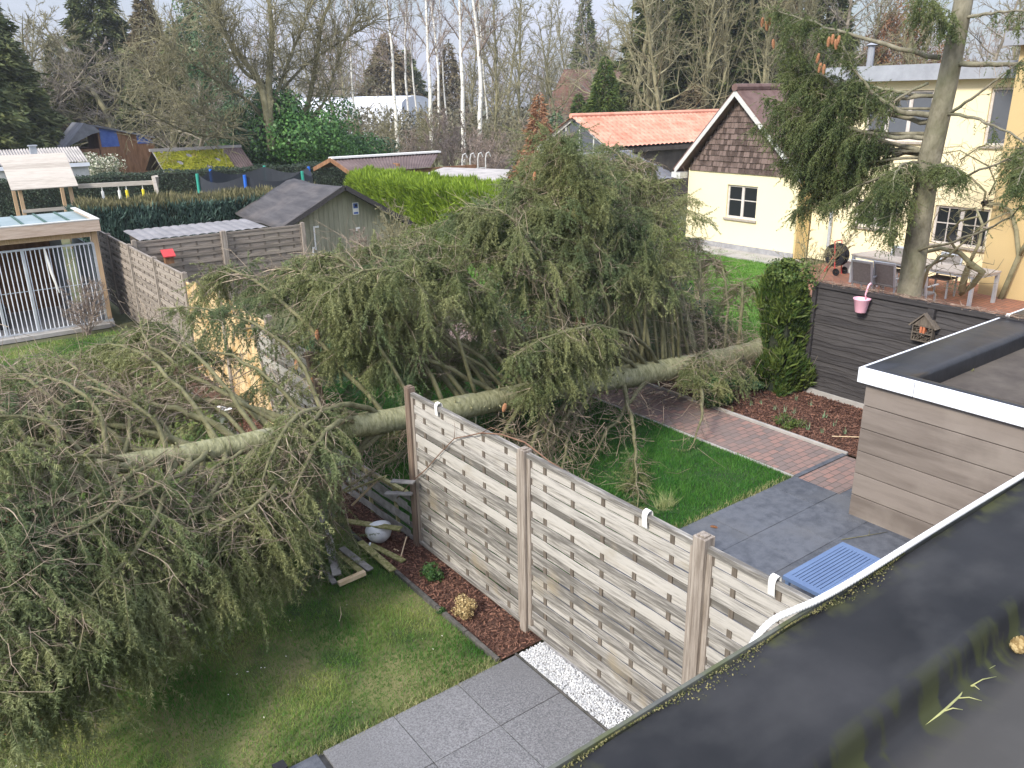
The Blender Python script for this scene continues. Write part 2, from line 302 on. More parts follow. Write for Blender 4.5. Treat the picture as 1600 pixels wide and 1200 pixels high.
def rubber():
    m = bpy.data.materials.new('black_roof_membrane'); m.use_nodes = True; t = m.node_tree; N = t.nodes; L = t.links
    b = N['Principled BSDF']; b.inputs['Specular IOR Level'].default_value = .16
    co = N.new('ShaderNodeTexCoord')
    def noise(s, d=6, st=(1, 1, 1)):
        mp = N.new('ShaderNodeMapping'); mp.inputs['Scale'].default_value = st; L.new(co.outputs['Object'], mp.inputs[0])
        n = N.new('ShaderNodeTexNoise'); n.inputs['Scale'].default_value = s; n.inputs['Detail'].default_value = d; L.new(mp.outputs[0], n.inputs['Vector']); return n
    def ramp(src, p0, p1, c0=(0, 0, 0), c1=(1, 1, 1)):
        r = N.new('ShaderNodeValToRGB'); e = r.color_ramp.elements; e[0].position = p0; e[1].position = p1; e[0].color = (*c0, 1); e[1].color = (*c1, 1)
        L.new(src, r.inputs[0]); return r.outputs[0]
    a = ramp(noise(1.7, 8).outputs[0], .35, .68, (.015, .016, .018), (.034, .034, .036))
    def mixc(f, base, c):
        x = N.new('ShaderNodeMixRGB'); x.inputs[2].default_value = (*c, 1); L.new(f, x.inputs[0]); L.new(base, x.inputs[1]); return x.outputs[0]
    dust = ramp(noise(3.1, 9, (1, 1.6, 1)).outputs[0], .5, .74, (0,) * 3, (.5,) * 3)
    a = mixc(dust, a, (.060, .060, .060))
    # algae keeps to the damp upstand and gutter line (object y around 0.3 to 0.8)
    sx = N.new('ShaderNodeSeparateXYZ'); L.new(co.outputs['Object'], sx.inputs[0])
    mr = N.new('ShaderNodeMapRange'); mr.inputs[1].default_value = .86; mr.inputs[2].default_value = .80; L.new(sx.outputs[1], mr.inputs[0])
    m2 = N.new('ShaderNodeMapRange'); m2.inputs[1].default_value = .68; m2.inputs[2].default_value = .78; L.new(sx.outputs[1], m2.inputs[0])
    al = ramp(noise(11, 7, (1, .6, .25)).outputs[0], .49, .57)
    mu = N.new('ShaderNodeMath'); mu.operation = 'MULTIPLY'; L.new(mr.outputs[0], mu.inputs[0]); L.new(m2.outputs[0], mu.inputs[1])
    mv = N.new('ShaderNodeMath'); mv.operation = 'MULTIPLY'; L.new(mu.outputs[0], mv.inputs[0]); L.new(al, mv.inputs[1])
    a = mixc(mv.outputs[0], a, (.042, .047, .020))
    md = N.new('ShaderNodeMapRange'); md.inputs[1].default_value = .78; md.inputs[2].default_value = .70; md.inputs[4].default_value = .55; L.new(sx.outputs[1], md.inputs[0])
    a = mixc(md.outputs[0], a, (.085, .080, .072))
    m3 = N.new('ShaderNodeMapRange'); m3.inputs[1].default_value = 1.10; m3.inputs[2].default_value = 1.19; L.new(sx.outputs[1], m3.inputs[0])
    m4 = N.new('ShaderNodeMath'); m4.operation = 'MULTIPLY'; L.new(m3.outputs[0], m4.inputs[0]); L.new(ramp(noise(7, 8).outputs[0], .48, .62), m4.inputs[1])
    a = mixc(m4.outputs[0], a, (.07, .075, .030))
    L.new(a, b.inputs['Base Color'])
    L.new(ramp(noise(2.3, 5).outputs[0], .3, .7, (.52,) * 3, (.8,) * 3), b.inputs['Roughness'])
    bp = N.new('ShaderNodeBump'); bp.inputs['Strength'].default_value = .5; bp.inputs['Distance'].default_value = .006; L.new(noise(9, 3).outputs[0], bp.inputs['Height']); L.new(bp.outputs[0], b.inputs['Normal'])
    return m
M_['rubber'] = rubber()
M_['rubber2'] = mat('black_membrane_clean', (.010, .011, .014), (.020, .021, .025), 4, .38, .4, bscale=5)
M_['patch'] = mat('membrane_patch', (.032, .033, .036), (.056, .056, .058), 2, .68, .2)
M_['wet'] = mat('wet_roof_deck', (.012, .013, .016), (.045, .045, .048), 9, .25, .5, bscale=30)
# ---------------------------------------------------------------- plant generators
def nrm(v): return v / (np.linalg.norm(v, axis=-1, keepdims=True) + 1e-9)
def seg_np(S, n=3):
    S = np.asarray(S, dtype=np.float64); p0, p1, r0, r1 = S[:, :3], S[:, 3:6], S[:, 6], S[:, 7]
    d = nrm(p1 - p0); a = nrm(np.cross(d, np.array([.31, .17, .93]))); b = np.cross(d, a); ks = []
    for p, r in ((p0, r0), (p1, r1)):
        for k in range(n):
            t = 2 * math.pi * k / n; ks.append(p + (a * math.cos(t) + b * math.sin(t)) * r[:, None])
    V = np.stack(ks, 1).reshape(-1, 3); m = len(S); base = (np.arange(m) * 2 * n)[:, None]
    F = np.concatenate([base + np.array([k, (k + 1) % n, n + (k + 1) % n, n + k]) for k in range(n)], 0)
    return V, F
def seg_mesh(name, S, mt, parent=None, n=3):
    V, F = seg_np(S, n); return np_mesh(name, V, [F], mt, parent, smooth=True)
def tri_mesh(name, T, mt, parent=None):
    "T: (k,3,3) loose triangles"
    return np_mesh(name, T.reshape(-1, 3), [np.arange(len(T) * 3).reshape(-1, 3)], mt, parent)
def quad_mesh(name, Q, mt, parent=None):
    return np_mesh(name, Q.reshape(-1, 3), [np.arange(len(Q) * 4).reshape(-1, 4)], mt, parent)
def strand_proto(L, rng, per=230, nl=.024, w=.0052):
    n = int(L * per); s = np.sort(rng.random(n)) * L; ph = rng.random(n) * 6.283; dr = np.stack([np.full(n, .62), np.cos(ph) * .78, np.sin(ph) * .78], 1)
    bend = rng.uniform(-.25, .25, 2)
    c = np.stack([s, bend[0] * s * s / L, bend[1] * s * s / L], 1); sd_ = nrm(np.cross(dr, rng.normal(size=(n, 3))))
    ln = nl * rng.uniform(.7, 1.15, n) * np.clip(1.35 - s / L * .6, .5, 1)
    return np.stack([c + sd_ * w / 2, c - sd_ * w / 2, c + dr * ln[:, None]], 1)   # (n,3,3)
def frames(D, rng):
    x = nrm(D); y = nrm(np.cross(x, rng.normal(size=x.shape))); return np.stack([x, y, np.cross(x, y)], 2)
def place(proto, O, D, rng, sc=None):
    Fm = frames(D, rng)
    if sc is not None: Fm = Fm * sc[:, None, None]
    m = proto.reshape(-1, 3); V = np.einsum('kij,mj->kmi', Fm, m) + O[:, None, :]
    return V.reshape(-1, 3, 3)
class Spruce:
    "collects limbs, shoots and hanging needle strands of one spruce"
    def __init__(s, seed, lens=(.13, .22, .35), per=220, nl=.034, w=.0085, nst=4):
        s.nst = nst; s.clump = 0
        s.rng = np.random.default_rng(seed); s.limbs = []; s.shoots = []; s.twigs = []; s.st = [[], [], []]
        s.protos = [[strand_proto(L, s.rng, per, nl, w) for _ in range(3)] for L in lens]; s.lens = lens
    def branch(s, p0, p1, arch=.6, jit=.14, rad=.035, bare=.15, dens=1.0, side=.75, hang=1.0, lat=0.0, start=.16, lift=0.0, zmin=.04, clutter=1.0):
        g = s.rng; p0 = np.array(p0, float); p1 = np.array(p1, float); L = np.linalg.norm(p1 - p0)
        pm = (p0 + p1) / 2 + np.array([g.normal() * jit * 1.6 + lat, g.normal() * jit * 1.6, arch * g.uniform(.8, 1.2)]); N = 15
        T = np.linspace(0, 1, N)[:, None]; P = (1 - T) ** 2 * p0 + 2 * T * (1 - T) * pm + T ** 2 * p1
        P[1:] += g.normal(size=(N - 1, 3)) * .018 * L / 4
        P[:, 2] = np.maximum(P[:, 2], zmin); P[0] = p0
        s.limbs.append((P, rad * (1 - np.linspace(0, 1, N)) ** .8 + .005))
        for k in range(int(L * 38 * (1 - bare))):
            f = g.uniform(start + .08, 1) * (N - 1.001); i = int(f); c = P[i] + (P[i + 1] - P[i]) * (f - i); h = g.normal(size=3) * .8; h[2] = h[2] * .5 - .3 * hang; s.st[g.integers(0, 2)].append((*c, *(h + nrm(P[i + 1] - P[i]) * .4)))
        n = int(L * (1 - start) / .062 * dens); sgn = 1
        for k in range(n):
            t = start + (1 - start) * (k + g.random() * .8) / n; f = t * (N - 1); i = min(int(f), N - 2); c = P[i] + (P[i + 1] - P[i]) * (f - i)
            tan = nrm(P[i + 1] - P[i]); h = nrm(np.cross(tan, np.array([0, 0, 1.]))); sgn = -sgn
            d = nrm(h * sgn * g.uniform(.5, 1.1) + tan * g.uniform(.3, .9) + np.array([0, 0, g.uniform(-.5, .25) + lift]) + g.normal(size=3) * .15)
            env = min(1, .35 + 1.9 * t) * min(1, (1.12 - t) * 2.2); l2 = side * env * g.uniform(.45, 1.15); cl_ = math.sin(c[0] * 2.3 + 1.2) * math.sin(c[1] * 2.1 + c[2]) + math.sin(c[2] * 2.9 + c[0] * 1.1); dead = g.random() < bare * (1.65 - 1.3 * t) + (s.clump if cl_ > .45 else 0)
            m = max(3, int(l2 / .085)); q = c.copy(); pts = [q.copy()]; dd = d.copy()
            for j in range(m):
                dd = nrm(dd + np.array([0, 0, -.13 * hang]) + g.normal(size=3) * (.09 if not dead else .16)); q = q + dd * l2 / m; q[2] = max(q[2], zmin * .7 + g.random() * .05); pts.append(q.copy())
            r0 = .0052 if l2 > .3 else .0036
            for j in range(m):
                a, b = pts[j], pts[j + 1]; (s.twigs if dead else s.shoots).append([*a, *b, r0 * (1 - j / m) + .0016, r0 * (1 - (j + 1) / m) + .0014])
                if dead:
                    if g.random() < .85 * clutter:
                        e = a + nrm(dd + g.normal(size=3) * .75 + np.array([0, 0, -.3])) * g.uniform(.08, .34); mid = (a + e) / 2 + g.normal(size=3) * .025
                        s.twigs.append([*a, *mid, .0022, .0017]); s.twigs.append([*mid, *e, .0017, .0009])
                    continue
                for _ in range(s.nst):
                    o = a + (b - a) * g.random(); hd = np.array([0, 0, -.95 * hang]) + nrm(b - a) * g.uniform(.1, .9) + g.normal(size=3) * .33
                    if lift > .1: hd = nrm(b - a) + g.normal(size=3) * .5
                    kk = min(2, int(g.random() ** 1.3 * 3)); s.st[kk].append((*o, *hd))
                    if g.random() < .25 and kk < 2:
                        o2 = o + nrm(hd) * s.lens[kk] * .8; s.st[kk].append((*o2, *(hd + g.normal(size=3) * .25)))
            if not dead: s.st[0].append((*pts[-1], *(dd + np.array([0, 0, -.2]))))
        s.st[1].append((*P[-1], *nrm(P[-1] - P[-2])))
    def tuft(s, c, n, r, down=1.0):
        g = s.rng
        for _ in range(n): s.st[g.integers(0, 3)].append((*(np.array(c) + g.normal(size=3) * r), *(np.array([0, 0, -down]) + g.normal(size=3) * .4)))
    def build(s, root, bark, needle, twig, split=None):
        rt = np.array(root.location)
        for P, r in s.limbs: MB().tube([Vector(p - rt) for p in P], list(r), 7).build('branch', bark, root, smooth=True)
        off = np.concatenate([rt, rt, [0, 0]])
        if s.shoots: seg_mesh('shoots', np.array(s.shoots) - off, bark, root)
        if s.twigs: seg_mesh('dead_twigs', np.array(s.twigs) - off, twig, root)
        out = []
        for k in range(3):
            A = np.array(s.st[k])
            if not len(A): continue
            A[:, 2] = np.maximum(A[:, 2], .05); low = A[:, 2] < s.lens[k] + .02; A[low, 5] *= .15; A[low, 3:5] += s.rng.normal(size=(low.sum(), 2)) * .5
            idx = s.rng.integers(0, 3, len(A)); sc = s.rng.uniform(.75, 1.2, len(A))
            for q in range(3):
                B = A[idx == q]
                if len(B): out.append(place(s.protos[k][q], B[:, :3] - rt, B[:, 3:], s.rng, sc[idx == q]))
        T = np.concatenate(out)
        return tri_mesh('needles', T, needle, root)
def bare_tree(seed, H=14, r=.16, nb=26, lv=(7, 6), first=.12, up=.35, spread=1.0, l1=.42, stems=1, wob=.05, twig_r=.006, lean=(0, 0)):
    g = np.random.default_rng(seed); trunk = []; S = []
    def limb(p, d, L, r0, n, upb, wobb, store):
        pts = [p.copy()]; d = nrm(d)
        for i in range(n):
            d = nrm(d + np.array([0, 0, upb / n]) + g.normal(size=3) * wobb); p = p + d * L / n; pts.append(p.copy())
        rr = r0 * (1 - np.linspace(0, 1, n + 1)) ** .9 + twig_r * .55
        for i in range(n): store.append([*pts[i], *pts[i + 1], rr[i], rr[i + 1]])
        return pts, rr
    for s_ in range(stems):
        d0 = np.array([lean[0], lean[1], 1.]) + (g.normal(size=3) * np.array([.28, .28, 0]) if stems > 1 else 0)
        pts, rr = limb(np.array([g.normal() * .12 * (stems > 1), g.normal() * .12 * (stems > 1), -.2]), d0, H, r, 14, .3, wob, trunk)
        for k in range(nb):
            t = first + (1 - first) * (k + g.random()) / nb * .97; f = t * 14; i = min(int(f), 13); c = pts[i] + (pts[i + 1] - pts[i]) * (f - i)
            az = k * 2.4 + g.random() * 1.5; d = np.array([math.cos(az) * spread, math.sin(az) * spread, up + g.random() * .5])
            L1 = H * l1 * (1.08 - t) ** .75 * g.uniform(.6, 1.15); p1, r1 = limb(c, d, L1, max(rr[i] * .5, twig_r * 1.6), 6, .35, .13, S)
            for a in range(lv[0]):
                u = .2 + .8 * (a + g.random() * .7) / lv[0]; j = min(int(u * 6), 5); c2 = p1[j] + (p1[j + 1] - p1[j]) * (u * 6 - j)
                d2 = nrm(p1[j + 1] - p1[j]) + g.normal(size=3) * .65; L2 = L1 * (.5 - .25 * u) * g.uniform(.7, 1.3); p2, r2 = limb(c2, d2, L2, max(r1[j] * .45, twig_r), 3, .2, .16, S)
                for b in range(lv[1]):
                    w = g.random(); jj = min(int(w * 3), 2); c3 = p2[jj]; d3 = nrm(p2[jj + 1] - p2[jj]) + g.normal(size=3) * .6
                    limb(c3, d3, L2 * g.uniform(.25, .6), twig_r * .8, 2, .1, .2, S)
    return np.array(trunk), np.array(S)
def leaf_quads(c, n_dir, size, g, jitter=.5, asp=.6):
    k = len(c); nn = nrm(n_dir + g.normal(size=(k, 3)) * jitter); a = nrm(np.cross(nn, g.normal(size=(k, 3)))); b = np.cross(nn, a)
    s = (size * g.uniform(.6, 1.3, k))[:, None]
    return np.stack([c - a * s * .5, c + b * s * .5 * asp, c + a * s * .5, c - b * s * .5 * asp], 1)
def blob(g, n, rx, ry, rz, size, lumps=9, lump=.35, deep=.35, cz=0, flat=True):
    "uneven leafy mass around the origin: many lumps, leaves on their shells, gaps between"
    ce = nrm(g.normal(size=(lumps, 3))) * g.uniform(.35, .8, (lumps, 1)); rr = g.uniform(lump * .6, lump * 1.25, lumps)
    i = g.integers(0, lumps, n); d = nrm(g.normal(size=(n, 3))); rad = rr[i] * (1 - deep * g.random(n) ** 2)
    p = ce[i] + d * rad[:, None]; P = p * np.array([rx, ry, rz]) + np.array([0, 0, cz])
    if flat: P[:, 2] = np.maximum(P[:, 2], .03)
    return leaf_quads(P, d, np.full(n, size), g)
def conifer_np(g, H, Rb, n, size=.14, gaps=.2, top=.03, base=.02, rag=.25, droop=.3):
    "cone of layered sprays with ragged outline"
    t = base + (1 - base) * (1 - np.sqrt(g.random(n))) ** 1.0; az = g.random(n) * 6.283
    lob = 1 + rag * np.sin(az * 3 + t * 9 + g.random() * 6) * np.sin(az * 7 - t * 23) + rag * .5 * np.sin(t * H * 5 + az * 2)
    env = Rb * (1 - t) ** .85 * lob + top
    u = 1 - gaps * g.random(n) ** 1.6 + (g.random(n) < .12) * g.random(n) * .18
    r = env * u; P = np.stack([np.cos(az) * r, np.sin(az) * r, t * H - droop * u * Rb * .25], 1)
    D = np.stack([np.cos(az), np.sin(az), np.full(n, -droop)], 1); D = nrm(D + g.normal(size=(n, 3)) * .35)
    sd_ = nrm(np.cross(D, g.normal(size=(n, 3)))) * (size * .28); ln = (size * g.uniform(.7, 1.7, n))[:, None]
    P[:, 2] = np.maximum(P[:, 2], .05)
    return np.stack([P + sd_, P - sd_, P + D * ln], 1)
def spray_quads(P, nn, size, g):
    "narrow upright sprays for feathery conifer hedges"
    n = len(P); d = nrm(nn * .45 + np.array([0, 0, 1.]) + g.normal(size=(n, 3)) * .35); s_ = nrm(np.cross(d, g.normal(size=(n, 3)))) * (size * .13); l = (size * g.uniform(.6, 1.6, n))[:, None]
    return np.stack([P - s_, P + s_, P + d * l * .6 + s_ * .8, P + d * l], 1)
def box_leaves(g, x0, x1, y0, y1, z0, z1, dens, size, faces='xXyYz', bump=.06, spray=False):
    out = []
    def face(o, a, b, nn):
        A = np.linalg.norm(a) * np.linalg.norm(b); n = int(A * dens); u = g.random((n, 1)); v = g.random((n, 1)); P = o + u * a + v * b
        w = np.sin(P[:, :1] * 3.1 + P[:, 2:] * 2.3) * np.sin(P[:, 1:2] * 2.7 + P[:, 2:] * 4.1 + 1) * bump + np.sin(P.sum(1, keepdims=True) * 9) * bump * .4
        P = P + nn * (w + g.normal(size=(n, 1)) * .025); out.append(spray_quads(P, np.tile(nn, (n, 1)), size, g) if spray else leaf_quads(P, np.tile(nn, (n, 1)), np.full(n, size), g, .7))
    X, Y, Z = x1 - x0, y1 - y0, z1 - z0; v = np.array
    if 'x' in faces: face(v([x0, y0, z0]), v([0, Y, 0]), v([0, 0, Z]), v([-1., 0, 0]))
    if 'X' in faces: face(v([x1, y0, z0]), v([0, Y, 0]), v([0, 0, Z]), v([1., 0, 0]))
    if 'y' in faces: face(v([x0, y0, z0]), v([X, 0, 0]), v([0, 0, Z]), v([0, -1., 0]))
    if 'Y' in faces: face(v([x0, y1, z0]), v([X, 0, 0]), v([0, 0, Z]), v([0, 1., 0]))
    top = None
    if 'z' in faces: n0 = len(out); face(v([x0, y0, z1]), v([X, 0, 0]), v([0, Y, 0]), v([0, 0, 1.])); top = out.pop()
    return np.concatenate(out), top
# ---------------------------------------------------------------- THE SETTING: ground sheets
def sheet(name, pts, z, m, kind='structure'):
    o = MB().poly([(x, y, z) for x, y in pts]).build(name, m); tag(o, kind=kind); return o
rg = np.random.default_rng(5)
# one sheet to the horizon, slightly rolling far away
gx = np.concatenate([[-150, -80, -60], np.arange(-30, 80, 10.), [100, 140, 200, 320]]); gy = np.concatenate([[-60, -30], np.arange(-10, 110, 10.), [140, 200, 300]])
GX, GY = np.meshgrid(gx, gy); GZ = np.where((GY > 60) | (GX > 60), rg.normal(size=GX.shape) * .12, 0) - .05
nxg = len(gx); idx = np.arange(len(gx) * len(gy)).reshape(len(gy), nxg)
tag(np_mesh('ground', np.stack([GX, GY, GZ], 2).reshape(-1, 3), [np.stack([idx[:-1, :-1], idx[:-1, 1:], idx[1:, 1:], idx[1:, :-1]], 2).reshape(-1, 4)], M_['ground']), kind='structure')
sheet('meadow', [(10, 44), (90, 30), (140, 90), (60, 130), (8, 100)], -.035, M_['field'])
sheet('left_lawn', [(-12, -2), (1.62, -2), (1.62, 4.79), (3.38, 4.79), (3.38, 18.85), (-12, 18.85)], 0, M_['lawn_l'])
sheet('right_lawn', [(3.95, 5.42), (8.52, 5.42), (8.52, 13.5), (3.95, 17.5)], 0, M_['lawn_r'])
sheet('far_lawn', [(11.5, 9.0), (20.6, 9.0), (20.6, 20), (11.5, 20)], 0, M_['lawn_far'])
sheet('mulch_bed', [(3.42, 4.82), (3.93, 4.82), (3.93, 15.5), (3.42, 15.5)], .012, M_['mulch'])
sheet('right_mulch_bed', [(9.66, 3.5), (11.42, 3.5), (11.42, 9.5), (9.66, 9.5)], .012, M_['mulch'])
sheet('brick_path', [(8.53, 4.78), (9.61, 4.78), (9.61, 9.2), (8.53, 14.5)], .010, M_['brick_path'])
sheet('brick_path_far', [(9.61, 9.2), (11, 14.5), (8.53, 14.5)], .006, M_['brick_path'])
sheet('terrace', [(11.46, -6), (23, -6), (23, 13.2), (20.0, 13.2), (11.46, 8.0)], .02, M_['brick_terr'])
sheet('gravel_base', [(3.575, 1.2), (3.93, 1.2), (3.93, 4.79), (3.575, 4.79)], .006, M_['concrete'])
sheet('patio_joint_left', [(1.7, -1), (3.56, -1), (3.56, 4.79), (1.7, 4.79)], .004, M_['slab_joint'])
sheet('patio_joint_right', [(3.95, 1.2), (9.66, 1.2), (9.66, 4.77), (8.53, 4.77), (8.53, 5.41), (3.95, 5.41)], .004, M_['slab_joint'])
pl = MB()
for j in range(7):
    y1 = 4.785 - .61 * j; off = .31 if j % 2 == 0 else 0
    for i in range(5):
        x1 = 3.56 - .61 * i; x0 = max(x1 - .604, 1.74 - (.05 if j else -.0))
        if x0 < x1 - .1: pl.box(x0, x1, y1 - .604, y1, -.04, .022 + random.Random(j * 9 + i).uniform(-.002, .002))
tag(pl.build('left_patio', M_['slab_grey'], bevel=.003), kind='structure')
pr = MB(); xs = [8.55 - .04] + [8.05 - .61 * i for i in range(8)]
for j in range(8):
    y1 = 5.40 - .61 * j
    for i in range(len(xs) - 1):
        if xs[i + 1] < 3.9: x0 = 3.95
        else: x0 = xs[i + 1] + .005
        pr.box(x0, xs[i], y1 - .605, y1, -.04, .022 + random.Random(j * 7 + i).uniform(-.002, .002))
for j in range(1, 8): pr.box(8.515, 9.6, 4.765 - .61 * (j - 1) - .605, 4.765 - .61 * (j - 1), -.04, .022)
tag(pr.build('right_patio', M_['slab_dark'], bevel=.003), kind='structure')
e = MB()
yy = 4.82
while yy < 15: e.box(3.375, 3.415, yy, yy + .49, -.05, .045 + random.Random(int(yy * 10)).uniform(-.01, .008)); yy += .5
tag(e.build('left_bed_edging', M_['slab_joint'], bevel=.004), kind='structure')
e = MB().box(9.615, 9.66, 5.36, 9.2, -.05, .05)
tag(MB().box(8.53, 9.66, 5.355, 5.42, -.05, .027).build('paving_strip', M_['slab_dark']), kind='structure')
e.box(8.50, 8.535, 5.42, 9.2, -.05, .02)
tag(e.build('path_kerb', M_['concrete'], bevel=.004), kind='structure')
# grass blades, bark chips, pebbles: nobody could count them
def blades(name, x0, x1, y0, y1, n, h, m, seed, keep=None, w=.006):
    g = np.random.default_rng(seed); P = np.stack([g.uniform(x0, x1, n), g.uniform(y0, y1, n), np.zeros(n)], 1)
    if keep is not None: P = P[keep(P[:, 0], P[:, 1])]
    n = len(P); cl = .6 + .55 * np.sin(P[:, 0] * 4.3 + np.sin(P[:, 1] * 3)) * np.sin(P[:, 1] * 3.7 + 1.3); a = g.random(n) * 6.283
    s = np.stack([np.cos(a), np.sin(a), 0 * a], 1) * w / 2; ln = g.normal(size=(n, 3)) * .45; ln[:, 2] = 1; hh = (h * g.uniform(.5, 1.2, n) * np.clip(cl + .35, .45, 1.3))[:, None]
    o = tri_mesh(name, np.stack([P + s, P - s, P + ln * hh], 1), m); return tag(o, kind='stuff', label=None)
o = blades('grass_left', -1.2, 3.38, 3.2, 11, 210000, .042, M_['blade_l'], 1, lambda x, y: ((y > 4.80) | (x < 1.62)) & (y > 3.2 + .0 * x)); tag(o, 'short patchy green and straw coloured grass of the left lawn', 'grass')
o = blades('grass_left_back', -1.5, 3.38, 11, 18.8, 60000, .05, M_['blade_l'], 2, w=.011); tag(o, 'grass of the left lawn beyond the fallen trunk towards the kennel', 'grass')
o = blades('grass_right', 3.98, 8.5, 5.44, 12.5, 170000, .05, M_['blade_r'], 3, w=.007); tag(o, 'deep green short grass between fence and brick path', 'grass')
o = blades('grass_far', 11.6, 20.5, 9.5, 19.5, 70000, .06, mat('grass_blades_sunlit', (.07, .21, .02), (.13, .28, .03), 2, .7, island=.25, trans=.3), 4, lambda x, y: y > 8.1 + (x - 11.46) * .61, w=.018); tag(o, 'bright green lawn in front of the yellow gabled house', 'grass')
o = blades('grass_edge', 3.98, 8.6, 5.38, 5.50, 1800, .055, mat('straw_grass', (.12, .16, .05), (.34, .33, .15), 4, .7, island=.3), 9, w=.006); tag(o, 'ragged straw coloured grass fringe along the dark paving', 'grass')
o = blades('grass_edge_left', 1.5, 3.4, 4.77, 4.88, 2000, .05, bpy.data.materials['straw_grass'], 10, w=.006); tag(o, 'ragged grass fringe along the grey slabs', 'grass')
g = np.random.default_rng(8)
def chips(name, x0, x1, y0, y1, n, m, seed, L=.035, label=''):
    g = np.random.default_rng(seed); c = np.stack([g.uniform(x0, x1, n), g.uniform(y0, y1, n), g.uniform(.012, .035, n)], 1)
    d = g.normal(size=(n, 3)) * np.array([1, 1, .35]); a = nrm(d); b = nrm(np.cross(a, g.normal(size=(n, 3)) * .4 + np.array([0, 0, 1.])))
    l = (L * g.uniform(.4, 1.4, n))[:, None]; w = (L * g.uniform(.15, .4, n))[:, None]
    o = quad_mesh(name, np.stack([c - a * l - b * w * .5, c - a * l * .8 + b * w, c + a * l + b * w * .5, c + a * l * .9 - b * w], 1), m); tag(o, label, 'bark mulch', kind='stuff')
chips('bark_chips', 3.42, 3.93, 4.83, 12, 9000, M_['chips'], 11, .022, 'reddish brown bark chips along the foot of the weathered fence')
chips('bark_chips', 9.67, 11.4, 4.2, 8, 16000, M_['chips'], 12, .026, 'reddish brown bark chips in the bed before the dark fence')
g = np.random.default_rng(13); n = 15000
oc = np.array([[1, 0, 0], [-1, 0, 0], [0, 1, 0], [0, -1, 0], [0, 0, .7], [0, 0, -.7]], float); of = np.array([[0, 2, 4], [2, 1, 4], [1, 3, 4], [3, 0, 4], [2, 0, 5], [1, 2, 5], [3, 1, 5], [0, 3, 5]])
cc = np.stack([g.uniform(3.585, 3.85, n), g.uniform(2.2, 4.775, n), g.uniform(.008, .035, n)], 1); V = oc[None] * g.uniform(.0045, .009, (n, 1, 1)) * g.uniform(.7, 1.3, (n, 1, 3)) + cc[:, None]
fr = frames(g.normal(size=(n, 3)), g); V = np.einsum('kij,kmj->kmi', fr, V - cc[:, None]) + cc[:, None]
o = np_mesh('pebbles', V.reshape(-1, 3), [(of[None] + (np.arange(n) * 6)[:, None, None]).reshape(-1, 3)], M_['pebble']); tag(o, 'strip of white and grey pebbles between slabs and fence', 'gravel', kind='stuff')
MB().box(3.565, 3.58, 2, 4.80, -.02, .03).build('gravel_edge', M_['slab_joint']).__setitem__('kind', 'structure')
# ---------------------------------------------------------------- woven fence panels and posts
FX = 3.872
def slat_mesh(L, z0, z1, n=20, seed=0, nb=5, amp=.0085, th=.007, warp=1.0, axis='y'):
    g = random.Random(seed); V = []; F = []; K = nb * 5; pitch = (z1 - z0) / n
    for i in range(n):
        zb = z0 + i * pitch; fr = i % 2; h = pitch * (1.14 if fr else .98); zb -= pitch * .07 * fr; tw = g.uniform(-.0025, .0025) * warp; dz = g.uniform(-.0025, .0025) * warp; tilt = g.uniform(-.05, .05) * warp
        b = len(V)
        for k in range(K + 1):
            y = L * k / K; ox = (-amp if fr else amp) * (1 + .16 * math.cos(2 * math.pi * k / 5 + i)); zz = zb + dz + tw * math.sin(k * .4 + i)
            for sx in (-th / 2, th / 2):
                for sz, tx in ((0, -1), (h - .004, 1)): V.append((ox + sx + tilt * tx * h * .25, y, zz + sz))
        for k in range(K):
            a = b + k * 4; c = a + 4
            F += [(a, c, c + 1, a + 1), (a + 2, a + 3, c + 3, c + 2), (a + 1, c + 1, c + 3, a + 3), (a, a + 2, c + 2, c)]
        F += [(b, b + 1, b + 3, b + 2), (b + K*4, b + K*4 + 2, b + K*4 + 3, b + K*4 + 1)]
    if axis == 'x': V = [(y, -x, z) for x, y, z in V]
    return V, F
def fence_panel(parent, y0, y1, z0=.06, z1=1.81, seed=0, m='fence', axis='y', n=21, nb=5, fr=.045):
    "panel > rails (its frame), battens, slats; local to parent; y runs along the fence"
    L = y1 - y0; P = empty('panel', (0, y0, 0) if axis == 'y' else (y0, 0, 0)); P.parent = parent
    def bx(mb, xa, xb, ya, yb, za, zb): mb.box(xa, xb, ya, yb, za, zb) if axis == 'y' else mb.box(ya, yb, xa, xb, za, zb)
    for nm_, za_ in (('top_rail', z1 - .045), ('bottom_rail', z0)): q_ = MB(); bx(q_, -.022, .022, 0, L, za_, za_ + .045); q_.build(nm_, M_[m], P, bevel=.003)
    for ya_ in (0, L - fr): q_ = MB(); bx(q_, -.0215, .0215, ya_, ya_ + fr, z0 + .045, z1 - .045); q_.build('stile', M_['post'] if m == 'fence' else M_[m], P, bevel=.003)
    b = MB()
    for k in range(nb):
        yc = fr + (L - 2 * fr) * (k + .5) / nb; bx(b, -.0045, .0045, yc - .019, yc + .019, z0 + .045, z1 - .045)
    b.build('battens', M_['batten'], P)
    V, F = slat_mesh(L - 2 * fr - .004, z0 + .048, z1 - .048, n, seed, nb, axis=axis)
    s = MB(); s.v = V; s.f = F; o = s.build('slats', M_[m], P); o.location = (0, fr + .002, 0) if axis == 'y' else (fr + .002, 0, 0)
    return P
def fpost(parent, y, m='post', h=1.84, w=.09, axis='y', dx=0, lean=0):
    a = MB().box(-w / 2, w / 2, -w / 2, w / 2, -.1, h).box(-w * .30, w * .30, -w * .30, w * .30, h + .001, h + .012)
    o = a.build('post', M_[m], parent, bevel=.004); o.location = (dx, y, 0) if axis == 'y' else (y, dx, 0); o.rotation_euler = (0, lean, 0); return o
near = empty('garden_fence', (FX, 1.2, 0), 'weathered grey woven timber fence with tall posts, still standing beside the gravel strip', 'fence')
